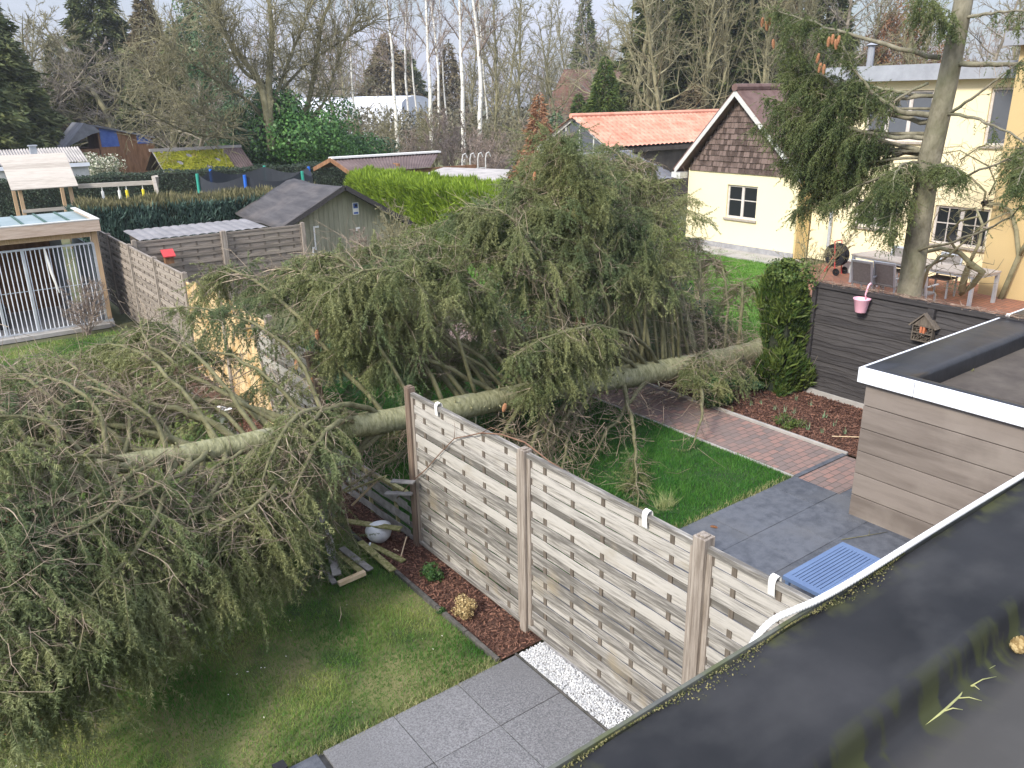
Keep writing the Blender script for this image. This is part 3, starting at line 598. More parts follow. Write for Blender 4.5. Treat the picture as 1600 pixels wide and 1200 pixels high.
Y0 = 3.075
for k, (a, b) in enumerate(((1.25, Y0 - .05), (Y0 + .05, Y0 + 1.90), (Y0 + 2.0, Y0 + 3.83))): fence_panel(near, a - 1.2, b - 1.2, seed=k + 1)
fpost(near, Y0 - 1.2, 'post', 1.87, .105); fpost(near, Y0 + 1.95 - 1.2, 'post', 1.83); fpost(near, Y0 + 3.88 - 1.2, 'post_br', 1.86, .085)
# part of the broken panel still held by the end post
brk = empty('panel', (-.02, Y0 + 3.95 - 1.2, 0), 'low smashed remains of a woven panel behind the end post'); brk.parent = near
V, F = slat_mesh(1.75, 0, .62, 7, 77, 5, amp=.02, warp=4); s = MB(); s.v = V; s.f = F; s.build('slats', M_['grey_wood'], brk)
f = MB().bar((0, 0, .64), (.04, 1.7, .50), .045, .04).bar((0, .3, .02), (.01, .3, .66), .02, .04).bar((0, .9, .02), (.01, .9, .60), .02, .04); f.build('frame', M_['moss_wood'], brk); brk.rotation_euler = (0, R(-4), R(2))
# the fence beyond the gap
far = empty('garden_fence', (FX, 8.9, 0), 'weathered fence beyond the fallen trunk, patched with raw yellow boards, leading to the kennel', 'fence')
ks = lambda k: 3.02 + 1.954 * k - 8.9
P0 = fence_panel(far, ks(3) + .06, ks(4) - .05, seed=31, m='fence'); P0.rotation_euler = (0, R(-7), R(1)); P0['label'] = 'knocked askew woven panel beside the gap'
for k in (4, 5):
    a, b = ks(k) + .05, ks(k + 1) - .05; bp = MB(); rr = random.Random(k); y = a
    while y < b - .02:
        w = min(rr.uniform(.17, .24), b - y); bp.box(-.012 + rr.uniform(-.003, .003), .012, y, y + w - .004, .05, 1.72 + rr.uniform(-.03, .06)); y += w
    o = bp.build('board_panel', M_['fresh'], far, bevel=.002); o['label'] = 'raw yellow board panel'
pan = None
for k in (6, 7, 8, 9):
    if pan is None: pan = fence_panel(far, ks(k) + .05, ks(k + 1) - .05, seed=40, m='fence_far'); continue
    c = copy_tree(pan, far); c.location.y = ks(k) + .05
for k in range(3, 11): fpost(far, ks(k), 'post' if k > 3 else 'post_br', 1.84, lean=R(-8) if k == 3 else 0)
# fence across the back of the right-hand garden
back = empty('cross_fence', (4.0, 18.75, 0), 'weathered woven timber fence crossing behind the lawn, running to the dark roofed shed', 'fence')
for k in range(2): fence_panel(back, .02 + 1.9 * k, 1.86 + 1.9 * k, z1=1.86, seed=50 + k, m='fence_x', axis='x')
for k in range(3): fpost(back, 1.9 * k - .01 + (.0 if k < 2 else -.0), 'post', 1.9, .12 if k == 1 else .09, axis='x', dx=-.03)
# ---------------------------------------------------------------- dark fence on the right
bf = empty('dark_fence', (11.4, 7.22, 0), 'dark brown stained fence of waney overlapping boards under a twig-covered top rail', 'fence')
def waney(y0, y1, z0, z1, n, seed):
    g = random.Random(seed); V = []; F = []; K = 26; pitch = (z1 - z0) / n
    for i in range(n):
        b = len(V); zb = z0 + i * pitch; p = [g.uniform(0, 6) for _ in range(3)]
        for k in range(K + 1):
            y = y0 + (y1 - y0) * k / K; wv = .010 * math.sin(y * 5.1 + p[0]) + .007 * math.sin(y * 11 + p[1]) + g.uniform(-.003, .003)
            V += [(-.030, y, zb + wv), (-.018, y, zb + wv - .001), (-.004, y, zb + pitch * 1.12 + .004), (-.012, y, zb + pitch * 1.12 + .004)]
        for k in range(K):
            a = b + k * 4; c = a + 4; F += [(a, a + 3, c + 3, c), (a, c, c + 1, a + 1), (a + 1, c + 1, c + 2, a + 2), (a + 2, c + 2, c + 3, a + 3)]
    m = MB(); m.v = V; m.f = F; return m
for k, (a, b) in enumerate(((-.06, -1.80), (-1.93, -4.7), (-4.82, -7.8))):
    waney(b, a, .10, 1.745, 20, k + 3).build('boards', M_['black_fence'], bf)
for y, w in ((-.02, .07), (-1.865, .10), (-4.76, .10)): MB().box(-.075, .03, y - w / 2, y + w / 2, -.1, 1.76).build('post', M_['black_fence'], bf, bevel=.005)
MB().box(-.05, .03, -7.8, 0.02, 1.765, 1.84).build('top_rail', M_['black_fence'], bf, bevel=.006); MB().box(-.045, .02, -7.8, 0, -.05, .10).build('gravel_board', M_['concrete'], bf, bevel=.004)
MB().box(-.04, -.022, -1.8, -.06, .60, .64).box(-.04, -.022, -1.8, -.06, 1.22, 1.26).build('cross_rail', M_['black_fence'], bf)
g = np.random.default_rng(21); n = 900; c = np.stack([g.uniform(-.06, .05, n), g.uniform(-7.7, 0, n), g.uniform(1.845, 1.885, n)], 1); d = g.normal(size=(n, 3)) * np.array([.5, 1, .12]); d = nrm(d) * g.uniform(.02, .09, (n, 1))
tag(seg_mesh('twig_litter', np.concatenate([c - d, c + d, np.full((n, 1), .004), np.full((n, 1), .002)], 1), mat('litter_twig', (.16, .10, .07), (.36, .27, .21), 8, .9, island=.3), bf), kind='stuff')
# ---------------------------------------------------------------- flat roof under the camera
def profile_x(pts, x0, x1, K=1):
    m = MB(); n = len(pts)
    for i in range(K + 1):
        for (y, z) in pts: m.v.append(Vector((x0 + (x1 - x0) * i / K, y, z)))
    for i in range(K):
        for j in range(n - 1): a = i * n + j; m.f.append((a, a + n, a + n + 1, a + 1))
    return m
EY = 1.19; RZ = 3.10
roof = empty('flat_roof', (0, 0, 0), 'black membrane flat roof with raised edge and mossy gutter line in the foreground', 'roof')
pr_ = [(EY, RZ - .02), (EY - .012, RZ + .004)]
pr_ += [(EY - .04, RZ)] + [(EY - .04 - (EY - .04 - .86) * i / 5, RZ + .004 * math.sin(i)) for i in range(1, 6)]
for a in range(1, 8): t = a / 7 * math.pi / 2 * .92; pr_.append((.86 - .042 * math.sin(t), RZ - .042 * (1 - math.cos(t))))
pr_ += [(.812, RZ - .06), (.806, RZ - .10)]
for a in range(1, 6): t = a / 5; pr_.append((.806 - .06 * t, RZ - .10 - .03 * (1 - (1 - t) ** 2)))
pr_ += [(.4, RZ - .135), (0, RZ - .138), (-1.5, RZ - .14)]
o = profile_x(pr_, -6, 9, 60).build('membrane', M_['rubber'], roof, smooth=True)
for v in o.data.vertices:
    v.co.z += .0035 * math.sin(v.co.x * 2.1) + .0025 * math.sin(v.co.x * 5.7 + v.co.y * 4); v.co.y += .004 * math.sin(v.co.x * 1.7 + 1) if v.co.y < 1.0 else 0
MB().box(-6, 9, EY + .0, EY + .012, RZ - .16, RZ + .012).build('edge_trim', mat('dark_edge_trim', (.075, .078, .075), (.12, .125, .10), 12, .7, c3=(.08, .09, .04), c3scale=8), roof)
MB().box(-6, 9, .5, EY - .06, 0, RZ - .3).build('wall', M_['plinth'], roof)
# membrane laps on the edge
# moss crumbs along the trim
g = np.random.default_rng(31); n = 1500; xx = g.uniform(.9, 2.6, n); c = np.stack([xx, EY - .005 - np.abs(g.normal(size=n)) * .012 * (1 + np.sin(xx * 9)), np.full(n, RZ + .008)], 1)
tag(quad_mesh('moss_crumbs', leaf_quads(c, np.tile([0, 0, 1.], (n, 1)), np.full(n, .007), g, 1.0), mat('moss_crumb', (.06, .07, .02), (.20, .18, .08), 30, .95, island=.3), roof), kind='stuff')
# ---------------------------------------------------------------- clad extension with its own flat roof
ex = empty('garden_extension', (8.15, 4.42, 0), 'low extension clad in wide grey-brown boards under a white metal roof edge', 'extension')
L = lambda x, y, z: (x - 8.15, y - 4.42, z)
cl = MB()
for i in range(6):
    z0 = .015 + i * .2725; cl.box(0, .03, -3.3, 0, z0, z0 + .2615)
    cl.box(.031, 6.0, -.03, 0, z0, z0 + .2615)
cl.build('cladding', M_['clad'], ex, bevel=.003)
MB().box(.02, 6.0, -3.3, -.02, 0, 1.62).build('wall', M_['dark_board'], ex)
x0, x1, y0, y1, zt = 8.075, 14.2, 1.15, 4.49, 1.81
tr = MB(); th = .012
tr.box(*[v for p in zip(L(x0, y0, zt - .165), L(x0 + th, 3.86, zt)) for v in p]); tr.box(*[v for p in zip(L(x0, 3.866, zt - .165), L(x0 + th, y1, zt)) for v in p])
tr.box(*[v for p in zip(L(x0 + th, y1 - th, zt - .165), L(x1, y1, zt)) for v in p])
tr.box(*[v for p in zip(L(x0 + th, y0, zt - .006), L(x0 + .035, y1 - th, zt + .006)) for v in p]); tr.box(*[v for p in zip(L(x0 + .035, y1 - .035, zt - .006), L(x1, y1 - th, zt + .006)) for v in p])
tr.build('roof_edge', M_['white_metal'], ex, bevel=.002)
# upstand ring: rounded membrane round a sunken deck
inn = at(1432, 590, 2, 1.80); ix, iy = inn.x, inn.y
m = MB(); prof = [(0.0, 0.0), (.06, .012), (.5, .010), (.85, .004), (.97, -.012), (1.0, -.05), (1.02, -.15), (1.035, -.34), (1.08, -.40)]
def ring(s, d): 
    w1 = (ix - x0 - .035); w2 = (y1 - .035 - iy); t = s
    return [(x0 + .03 + w1 * t, 1.15, zt + d), (x0 + .03 + w1 * t, y1 - .03 - w2 * t, zt + d), (14.2, y1 - .03 - w2 * t, zt + d)]
rows = [ring(s, d) for s, d in prof]
def sub(row):
    a, b, c = [Vector(p) for p in row]; return [a.lerp(b, i / 12) for i in range(12)] + [b.lerp(c, i / 16) for i in range(17)]
rows = [sub(r_) for r_ in rows]; nn_ = len(rows[0])
for r_ in rows: m.v += [Vector(L(*p)) for p in r_]
for j in range(len(rows) - 1):
    for i in range(nn_ - 1): a = j * nn_ + i; m.f.append((a, a + 1, a + nn_ + 1, a + nn_))
m.build('roof_upstand', M_['rubber2'], ex, smooth=True)
MB().poly([L(ix + .02, 1.15, 1.43), L(14.2, 1.15, 1.43), L(14.2, iy - .0, 1.43), L(ix + .02, iy - .0, 1.43)]).build('roof_deck', M_['wet'], ex)
# needle litter on the wet deck
Sp = Spruce(404, per=260, nl=.03); base = at(1490, 605, 2, 1.46); tip = at(1620, 548, 2, 1.46)
lit = empty('spruce_sprig', tuple(base), 'yellow-green spruce sprig debris lying on the wet black roof of the extension', 'sprig')
g = Sp.rng
for k in range(60):
    t = g.random(); p = np.array(base) * (1 - t) + np.array(tip) * t + np.array([g.normal() * .05, g.normal() * .04, 0]); p[2] = 1.45
    d = nrm(np.array(tip) - np.array(base)) + g.normal(size=3) * np.array([.7, .7, .1]); Sp.st[g.integers(0, 2)].append((*p, *d))
for k in range(90):
    t = g.random(); p = np.array(base) * (1 - t) + np.array(tip) * t + g.normal(size=3) * np.array([.07, .07, 0]); p[2] = 1.445 + g.random() * .03; q = p + nrm(g.normal(size=3) * np.array([1, 1, .1])) * .15; q[2] = 1.45
    Sp.twigs.append([*p, *q, .0035, .002])
Sp.limbs.append((np.array([base, np.array(base) * .5 + np.array(tip) * .5 + [0, .03, .03], tip]), np.array([.008, .006, .003])))
def zfix(Sp, z):
    for q in Sp.st:
        pass
Sp.build(lit, M_['twigs'], mat('yellowing_needles', (.10, .13, .025), (.28, .27, .08), 3, .7, island=.2), M_['twigs'])
# white corrugated hose along the roof edge
pts = [at(1172, 1012, 1, 1.232), (1.80, 1.225, 3.06), (1.845, 1.222, 3.105), (1.90, 1.215, 3.128), (1.98, 1.20, 3.134), (2.10, 1.188, 3.132), (2.3, 1.184, 3.13)] + [(2.3 + .4 * i, 1.184 + .003 * math.sin(i), 3.13) for i in range(1, 12)]
pts = [Vector(p) for p in pts]; pts[0] = Vector((1.775, 1.228, 2.95)); fine = []
for i in range(len(pts) - 1):
    a, b = pts[i], pts[i + 1]; pa = pts[max(i - 1, 0)]; pb = pts[min(i + 2, len(pts) - 1)]; k = max(4, int((b - a).length / .0035)) if i < 7 else 30
    for j in range(k):
        t = j / k; fine.append(.5 * ((2 * a) + (b - pa) * t + (2 * pa - 5 * a + 4 * b - pb) * t * t + (3 * a - pa - 3 * b + pb) * t ** 3))
rad = [.0105 + .0007 * (1 if (i // 2) % 2 else -1) * (1 if i < len(fine) - 330 else .15) for i in range(len(fine))]
h = MB().tube(fine, rad, 12).build('drain_hose', M_['white_pl'], smooth=True); tag(h, 'white corrugated drain hose lying along the black roof edge', 'hose')
# objects on the near roof
def make_cone(L=.12, R0=.022, rows=15, seed=0):
    m = MB(); g = random.Random(seed)
    m.lathe([(.001, 0), (R0 * .75, L * .12), (R0 * .85, L * .5), (R0 * .6, L * .85), (.001, L)], n=10)
    for i in range(rows):
        t = (i + .5) / rows; r = R0 * (math.sin(math.pi * min(1, t * .9 + .08)) ** .55); k = 9
        for j in range(k):
            a = 2 * math.pi * (j + .5 * (i % 2)) / k; c = Vector((math.cos(a), math.sin(a), 0)); s = Vector((-math.sin(a), math.cos(a), 0)); z = t * L; w = r * .42
            b = len(m.v); m.v += [c * r * .75 + s * w + Vector((0, 0, z - L * .02)), c * r * .75 - s * w + Vector((0, 0, z - L * .02)), c * (r + .004) - s * w * .7 + Vector((0, 0, z + L * .05)), c * (r + .005) + Vector((0, 0, z + L * .075)), c * (r + .004) + s * w * .7 + Vector((0, 0, z + L * .05))]
            m.f.append((b, b + 1, b + 2, b + 3, b + 4))
    return m
cz = at(1581, 1014, 2, RZ - .112); o = make_cone(.052, .019, 9, 3).build('spruce_cone', M_['straw']); o.location = cz; o.rotation_euler = (R(70), R(15), R(60)); o.scale = (1.15, 1.15, 1.15)
tag(o, 'small tan open cone lying on the black roof membrane', 'cone')
tw = MB(); q = lambda x, y: at(1100 + x * .35, 780 + y * .35, 2, RZ - .124)
P_ = [q(985, 1012), q(1075, 940), q(1135, 885), q(1190, 805), q(1240, 775), q(1300, 742)]; tw.tube(P_, [.0042, .0038, .0034, .0028, .002, .0012], 6)
for a, b in (((1075, 945), (1155, 940)), ((1135, 888), (1240, 900)), ((1190, 835), (1305, 792)), ((985, 1012), (955, 975)), ((1000, 1000), (1022, 972)), ((1195, 835), (1230, 850))):
    A, B = q(*a), q(*b); tw.tube([A, (A + B) / 2 + Vector((.002, .004, .004)), B], [.0022, .0018, .0009], 5)
tag(tw.build('broken_twig', mat('lichen_twig', (.26, .28, .11), (.42, .42, .19), 20, .85), smooth=True), 'forked yellow-green twig lying on the black roof membrane', 'twig')
# ---------------------------------------------------------------- blue-grey slatted low table
ta = Vector((5.93, 3.34, 0)); tb = empty('slatted_table', tuple(ta), 'low blue-grey slatted metal table standing on dark paving beyond the fence', 'table')
t = MB(); W, D_ = .98, .43
t.box(0, W, 0, .05, .36, .40); t.box(0, W, D_ - .05, D_, .36, .40); t.box(0, .07, .05, D_ - .05, .36, .40); t.box(W - .07, W, .05, D_ - .05, .36, .40)
nsl = 9; ws = (D_ - .1) / nsl
for i in range(nsl): t.box(.07, W - .07, .05 + i * ws + .004, .05 + (i + 1) * ws - .004, .368, .398)
t.build('tabletop', M_['blue_tab'], tb, bevel=.002)
for sx in (.02, W - .055):
    for sy in (.02, D_ - .055): MB().box(sx, sx + .035, sy, sy + .035, .022, .36).build('leg', M_['blue_tab'], tb)
# hooks over the fence
def hook(loc, label):
    s = MB(); w = .05; P = [(-.026, -.10), (-.034, -.02), (-.030, .012), (-.015, .030), (.010, .034), (.028, .02), (.034, -.01), (.034, -.06)]
    for i in range(len(P) - 1):
        a, b = P[i], P[i + 1]; n_ = Vector((b[1] - a[1], 0, -(b[0] - a[0]))).normalized() * .003
        s.prism([Vector((a[0], -w / 2, a[1])), Vector((b[0], -w / 2, b[1])), Vector((b[0], -w / 2, b[1])) + n_, Vector((a[0], -w / 2, a[1])) + n_], (0, w, 0))
    o = s.build('fence_hook', M_['white_pl'], bevel=.001); o.location = loc; return tag(o, label, 'hook', 'white hooks over the garden fence')
for p, l in (((685, 636), 'white hook over the fence top nearest the brown end post'), ((1012, 800), 'white hook on the fence top above the middle of the middle panel'), ((1211, 905), 'white hook on the fence top close to the blue slatted table')):
    w_ = at(*p, 0, FX); w_.z = 1.815; hook(w_, l)
hk = at(1575, 500, 0, 11.4); hk.z = 1.80; o = hook(hk, 'white hook on the dark fence just above the black roof edge'); o.location = (11.395, hk.y, 1.845)
# thin runner over the near fence
q = lambda x, y, X=FX - .035: at(400 + x * .2625, 500 + y * .2625, 0, X)
v = MB(); P_ = [q(840, 1060, FX - .12), q(930, 960, FX - .06), q(1010, 890), q(1090, 800), q(1180, 705), q(1260, 690), q(1340, 672), q(1460, 680, FX), q(1600, 728, FX)]
P_ += [at(860, 722, 0, FX), at(880, 740, 0, FX)]; 
for p in P_[7:]: p.z = max(p.z, 1.825)
v.tube(P_, [.006, .006, .0055, .005, .005, .0055, .006, .007, .008, .006, .002], 6); v.tube([P_[4], q(1185, 640), q(1178, 600)], [.003, .002, .001], 5); v.tube([P_[6], q(1400, 640, FX), q(1530, 690, FX)], [.003, .003, .001], 5)
tag(v.build('dead_runner', mat('reddish_stem', (.14, .075, .05), (.24, .14, .09), 10, .9), smooth=True), 'reddish brown bent twig trailing over the top of the fence by the end post', 'twig')
# ---------------------------------------------------------------- wreckage and pots in the bed
wk = lambda x, y, z=.04: at(460 + x * .2375, 730 + y * .2375, 2, z)
def plank(a, b, w, m, label, za=.05, zb=.05, th=.018, roll=0, split=False):
    A, B = wk(*a, za), wk(*b, zb); c = (A + B) / 2; mb = MB().bar(A - c, B - c, w, th, roll)
    o = mb.build('broken_board', M_[m], bevel=.002); o.location = c; tag(o, label, 'board')
    return o
plank((210, 335), (700, 405), .085, 'moss_wood', 'long mossy green board lying just above the white bowl', .22, .26)
plank((500, 510), (720, 618), .07, 'moss_wood', 'mossy board end pointing at the fence, right of the white bowl', .05, .04)
plank((430, 490), (650, 680), .08, 'moss_wood', 'mossy yellow board crossing below the white bowl', .08, .05)
plank((180, 290), (280, 710), .09, 'grey_wood', 'grey board lying steeply, leftmost upright one of the wreckage', .30, .08)
plank((310, 530), (500, 675), .075, 'grey_wood', 'grey board lying beside the snapped rail in the wreckage', .10, .06)
plank((290, 560), (440, 690), .07, 'moss_wood', 'narrow mossy board under the grey boards of the wreckage', .05, .05)
plank((175, 640), (265, 765), .06, 'grey_wood', 'short grey board reaching into the lawn at the wreckage edge', .05, .03)
o = plank((290, 768), (465, 692), .05, 'split_wood', 'snapped rail with raw yellow break lying on the lawn', .05, .08, .045)
plank((600, 170), (780, 175), .07, 'grey_wood', 'grey broken slat sticking out behind the brown end post', .62, .66)
plank((640, 90), (790, 100), .07, 'grey_wood', 'uppermost grey broken slat beside the brown end post', .84, .86)
plank((340, 160), (600, 60), .05, 'moss_wood', 'mossy lath leaning up under the fallen trunk', .5, .8)
plank((380, 250), (560, 70), .03, 'split_wood', 'thin splintered lath standing out of the wreckage', .3, .75, .02)
plank((700, 590), (738, 455), .012, 'split_wood', 'thin pale splinter sticking out of the bark mulch', .03, .14, .01)
plank((655, 538), (685, 552), .015, 'split_wood', 'tiny pale chip on the bark mulch beside the splinter', .03, .03, .01)
pc = wk(568, 520, .0); pt = empty('white_bowl', (pc.x, pc.y, .0), 'white round bowl tipped over in the mulch under the mossy board', 'bowl')
Mt = Matrix.Rotation(R(-62), 3, 'X') @ Matrix.Rotation(R(15), 3, 'Y')
MB().lathe([(.001, 0), (.07, .004), (.12, .05), (.145, .11), (.148, .155), (.14, .155), (.13, .11), (.06, .02), (.001, .015)], (0, -.02, .09), 24, Mt.to_4x4()).build('bowl', M_['white_pot'], pt, smooth=True)
MB().bar((-.16, 0, .02), (-.13, -.02, .10), .03, .02).build('foot', M_['white_pot'], pt, bevel=.004)
def shrub(loc, r, n, m, label, cat, size, seed, hz=.9, name='shrub', stemmed=True):
    g = np.random.default_rng(seed); e_ = empty(name, loc, label, cat)
    quad_mesh('leaves', blob(g, n, r, r, r * hz, size, 14, .5, .5, r * hz * .8), m, e_)
    S = []
    for k in range(14):
        a = g.random() * 6.28; S.append([0, 0, 0, math.cos(a) * r * .6, math.sin(a) * r * .6, r * g.uniform(.8, 1.4), .006, .002])
    seg_mesh('stems', S, M_['twigs'], e_); return e_
b1 = wk(910, 740, 0); shrub((b1.x, b1.y, 0), .12, 1500, M_['box'], 'small dark green bushy plant in the mulch by the fence', 'shrub', .026, 51)
b2 = wk(1120, 985, 0); shrub((b2.x, b2.y, 0), .115, 2200, M_['straw'], 'small round straw coloured dried shrub in the mulch', 'shrub', .022, 52, 1.05)
b3 = wk(965, 970, 0); shrub((b3.x, b3.y, 0), .05, 300, M_['box'], 'tiny light green seedling between bed edging and dried shrub', 'plant', .02, 53)
def fallen_cone(p, L, label, rz=0, z=.03, tilt=85):
    o = make_cone(L, L * .15, 14, 5).build('spruce_cone', M_['cone']); o.location = (p.x, p.y, z); o.rotation_euler = (R(tilt), 0, R(rz)); return tag(o, label, 'cone')
fallen_cone(wk(1480, 1035, .02), .12, 'orange-brown cone lying at the foot of the middle fence post', 60)
w1 = at(1110, 822, 2, .03); fallen_cone(w1, .08, 'small cone on the dark slabs where lawn and fence top meet', 20)
# lamp post head and slab in the lower corner
lp = gp(435, 1, 0); lp = at(437, 1196, 2, 0.12); la = empty('garden_lamp', (lp.x, lp.y, 0), 'short square anthracite lamp post at the lawn edge, bottom of the photo', 'lamp')
MB().box(-.035, .035, -.035, .035, 0, .10).build('post', M_['slab_dark'], la, bevel=.003); MB().box(-.045, .045, -.045, .045, .101, .12).build('cap', M_['black_pl'], la, bevel=.004)
sc = at(480, 1202, 2, .05); MB().box(sc.x - .12, sc.x + .12, sc.y - .12, sc.y + .1, 0, .05).build('stepping_slab', M_['slab_dark'], bevel=.006).__setitem__('kind', 'structure')
# seed heads, petals and leaves on the lawn
g = np.random.default_rng(61); n = 45; c = np.stack([g.uniform(-.2, 3.2, n), g.uniform(5.0, 8.6, n), g.uniform(.03, .045, n)], 1)
tag(quad_mesh('fallen_petals', leaf_quads(c, np.tile([0, 0, 1.], (n, 1)), np.full(n, .019), g, .3), mat('pale_petal', (.45, .36, .24), (.8, .78, .7), 3, .8, island=.5)), 'scattered pale petals and bits of wood on the left lawn', 'litter', kind='stuff')
# right bed bulbs, small shrub, cane
for i, (x, y) in enumerate(sorted(((460, 470), (400, 530), (530, 500), (600, 560), (350, 520), (650, 600), (520, 620), (700, 640), (590, 640), (280, 490), (230, 500), (450, 540)))):
    p = at(1100 + x * .3125, 480 + y * .3125, 2, 0); g = np.random.default_rng(70 + i); T = []
    for k in range(9):
        a = g.random() * 6.28; d = np.array([math.cos(a) * .35, math.sin(a) * .35, 1.]); b = g.normal(size=3) * .015; b[2] = 0; s_ = np.array([-math.sin(a), math.cos(a), 0]) * .006; T.append([b + s_, b - s_, b + d * g.uniform(.05, .12)])
    o = tri_mesh('bulb_shoot', np.array(T), mat('bulb_leaf', (.16, .26, .14), (.26, .36, .22), 5, .6) if i == 0 else bpy.data.materials['bulb_leaf']); o.location = (p.x, p.y, .02)
    tag(o, 'grey-green bulb shoot, ' + ('leftmost', 'second', 'third', 'fourth', 'fifth', 'sixth', 'seventh', 'eighth', 'ninth', 'tenth', 'eleventh', 'rightmost')[i] + ' in the bark bed before the dark fence', 'plant', 'bulb shoots in the mulch bed')
p = at(1100 + 405 * .3125, 480 + 600 * .3125, 2, 0); shrub((p.x, p.y, 0), .22, 1100, M_['thuja'], 'low green feathery plant at the kerb of the brick path', 'plant', .03, 90, .5)
p = at(1100 + 480 * .3125, 480 + 605 * .3125, 2, 0); shrub((p.x, p.y, 0), .13, 350, M_['thuja'], 'smaller thin feathery plant behind the low green one by the kerb', 'plant', .03, 91, .5)
A = at(1100 + 640 * .3125, 480 + 645 * .3125, 2, .04); B = at(1100 + 800 * .3125, 480 + 650 * .3125, 2, .05); tag(MB().tube([A, B], .007, 6).build('bamboo_cane', M_['split_wood']), 'thin pale cane lying on the bark by the extension wall', 'cane')
A = at(1315, 843, 2, .03); tw = MB().tube([A, A + Vector((.3, -.14, .01)), A + Vector((.55, -.22, 0))], [.005, .004, .002], 5).tube([A + Vector((.3, -.14, .01)), A + Vector((.42, -.08, .02))], [.003, .001], 5)
tag(tw.build('thin_twig', M_['limb_bark'], smooth=True), 'dark thin twig lying on the slabs behind the blue table', 'twig')
# pink hanging pot
pk = at(1350, 470, 0, 11.33); e_ = empty('hanging_pot', (11.27, pk.y, 1.48), 'small pink metal pot hooked over the dark fence', 'flower pot')
MB().lathe([(.001, 0), (.075, 0), (.08, .01), (.115, .19), (.125, .2), (.125, .215), (.108, .205), (.07, .03), (.001, .03)], n=24).build('pot', M_['pink'], e_, smooth=True)
e_.location.z = at(1350, 489, 0, 11.27).z
MB().tube([(.11, 0, .18), (.085, -.0, .26), (.09, -.015, .36), (.10, -.02, .40), (.14, -.02, .42), (.17, -.02, .40)], .014, 8).build('hook', M_['pink'], e_, smooth=True)
# insect house
ih = at(1440, 535, 0, 11.30); e_ = empty('insect_house', (11.30, ih.y, ih.z + .02), 'small grey pitched-roof insect house with red centre hung on the dark fence post', 'insect hotel')
e_.scale = (.85,) * 3; Mw = M_['batten']
MB().box(-.05, .05, -.17, -.155, 0, .27).box(-.05, .05, .155, .17, 0, .27).box(-.05, .05, -.155, .155, 0, .015).box(-.05, .05, -.155, .155, .13, .142).box(-.05, .05, -.155, .155, .255, .267).box(.045, .055, -.155, .155, .015, .255).build('box', Mw, e_)
MB().prism([(-.07, -.21, .24), (-.07, 0, .46), (-.07, 0, .485), (-.07, -.235, .25)], (.15, 0, 0)).prism([(-.07, .21, .24), (-.07, .235, .25), (-.07, 0, .485), (-.07, 0, .46)], (.15, 0, 0)).build('roof', Mw, e_)
MB().prism([(-.035, -.16, .27), (-.035, .16, .27), (-.035, 0, .44)], (.05, 0, 0)).build('gable', M_['batten'], e_)
MB().box(-.045, .04, -.04, -.005, .145, .25).box(-.045, .04, .01, .045, .145, .25).build('red_slats', mat('terracotta', (.42, .13, .06), (.5, .18, .09), 4), e_)
fl = MB(); rr = random.Random(4)
for k in range(60):
    y = rr.uniform(-.145, .145); z = rr.choice([rr.uniform(.02, .12), rr.uniform(.15, .25)])
    if z > .14 and abs(y) < .05: continue
    fl.tube([(-.045, y, z), (.03, y, z)], .009, 6)
fl.build('reeds', M_['batten'], e_)
# ---------------------------------------------------------------- THE FALLEN SPRUCE
TK = [((12.5, 8.55, .30), .25), ((11.5, 8.38, .36), .225), ((10.2, 8.22, .50), .205), ((8.5, 8.02, .74), .185), ((6.5, 7.80, 1.00), .165), ((4.9, 7.62, 1.18), .150), ((3.87, 7.50, 1.31), .142), ((2.8, 7.32, 1.50), .125), ((1.9, 7.2, 1.62), .105), ((.9, 7.05, 1.78), .085), ((-.3, 6.9, 1.9), .045), ((-1.6, 6.75, 1.9), .03), ((-3.0, 6.6, 1.75), .015)]
TK = [(p_, r_ * .93) for p_, r_ in TK]
def T_(x):
    for (a, ra), (b, rb) in zip(TK[:-1], TK[1:]):
        if a[0] >= x >= b[0]:
            t = (a[0] - x) / (a[0] - b[0]); return np.array(a) * (1 - t) + np.array(b) * t
    return np.array(TK[-1][0])
hero = empty('fallen_spruce', (12.3, 8.5, 0), 'huge uprooted spruce lying across both gardens and the smashed fence, drooping green branches', 'tree')
S = Spruce(7); S.clump = .32; rr = random.Random(9)
def br(x, px, py, y, **k):
    S.branch(T_(x), tuple(at(px, py, 1, y)), **k)
# crown side that now stands up: silhouette of the mound
for x, px, py, y in ((11.0, 1150, 470, 9.6), (10.6, 1110, 420, 10), (10.1, 1075, 370, 10), (9.8, 1040, 310, 10), (9.4, 1000, 285, 9.8), (9.1, 965, 262, 9.9), (8.9, 935, 235, 9.5), (8.6, 890, 222, 9.2), (8.3, 855, 222, 8.9), (8.0, 825, 250, 9.5),
                     (7.7, 790, 290, 9), (7.3, 740, 320, 9.3), (6.9, 705, 335, 8.8), (6.5, 660, 360, 9.5), (6.0, 625, 385, 9), (5.5, 575, 405, 9.4), (5.1, 520, 425, 9), (4.7, 460, 440, 9.8), (4.3, 400, 450, 9.6), (3.9, 340, 435, 9.9)):
    br(x, px + rr.uniform(-28, 28), py + (-8 if 780 < px < 1030 else 4), y + rr.uniform(-.5, .6), arch=1.7 * rr.uniform(.75, 1.15), rad=rr.uniform(.02, .032), bare=(.5 if px < 440 else .2) if px < 1030 else .85, side=.75, dens=1.3 if 780 < px < 1030 else 1.05, hang=rr.uniform(.6, 1.2) if px < 1030 else .6, start=.25, clutter=1.0, jit=.3)
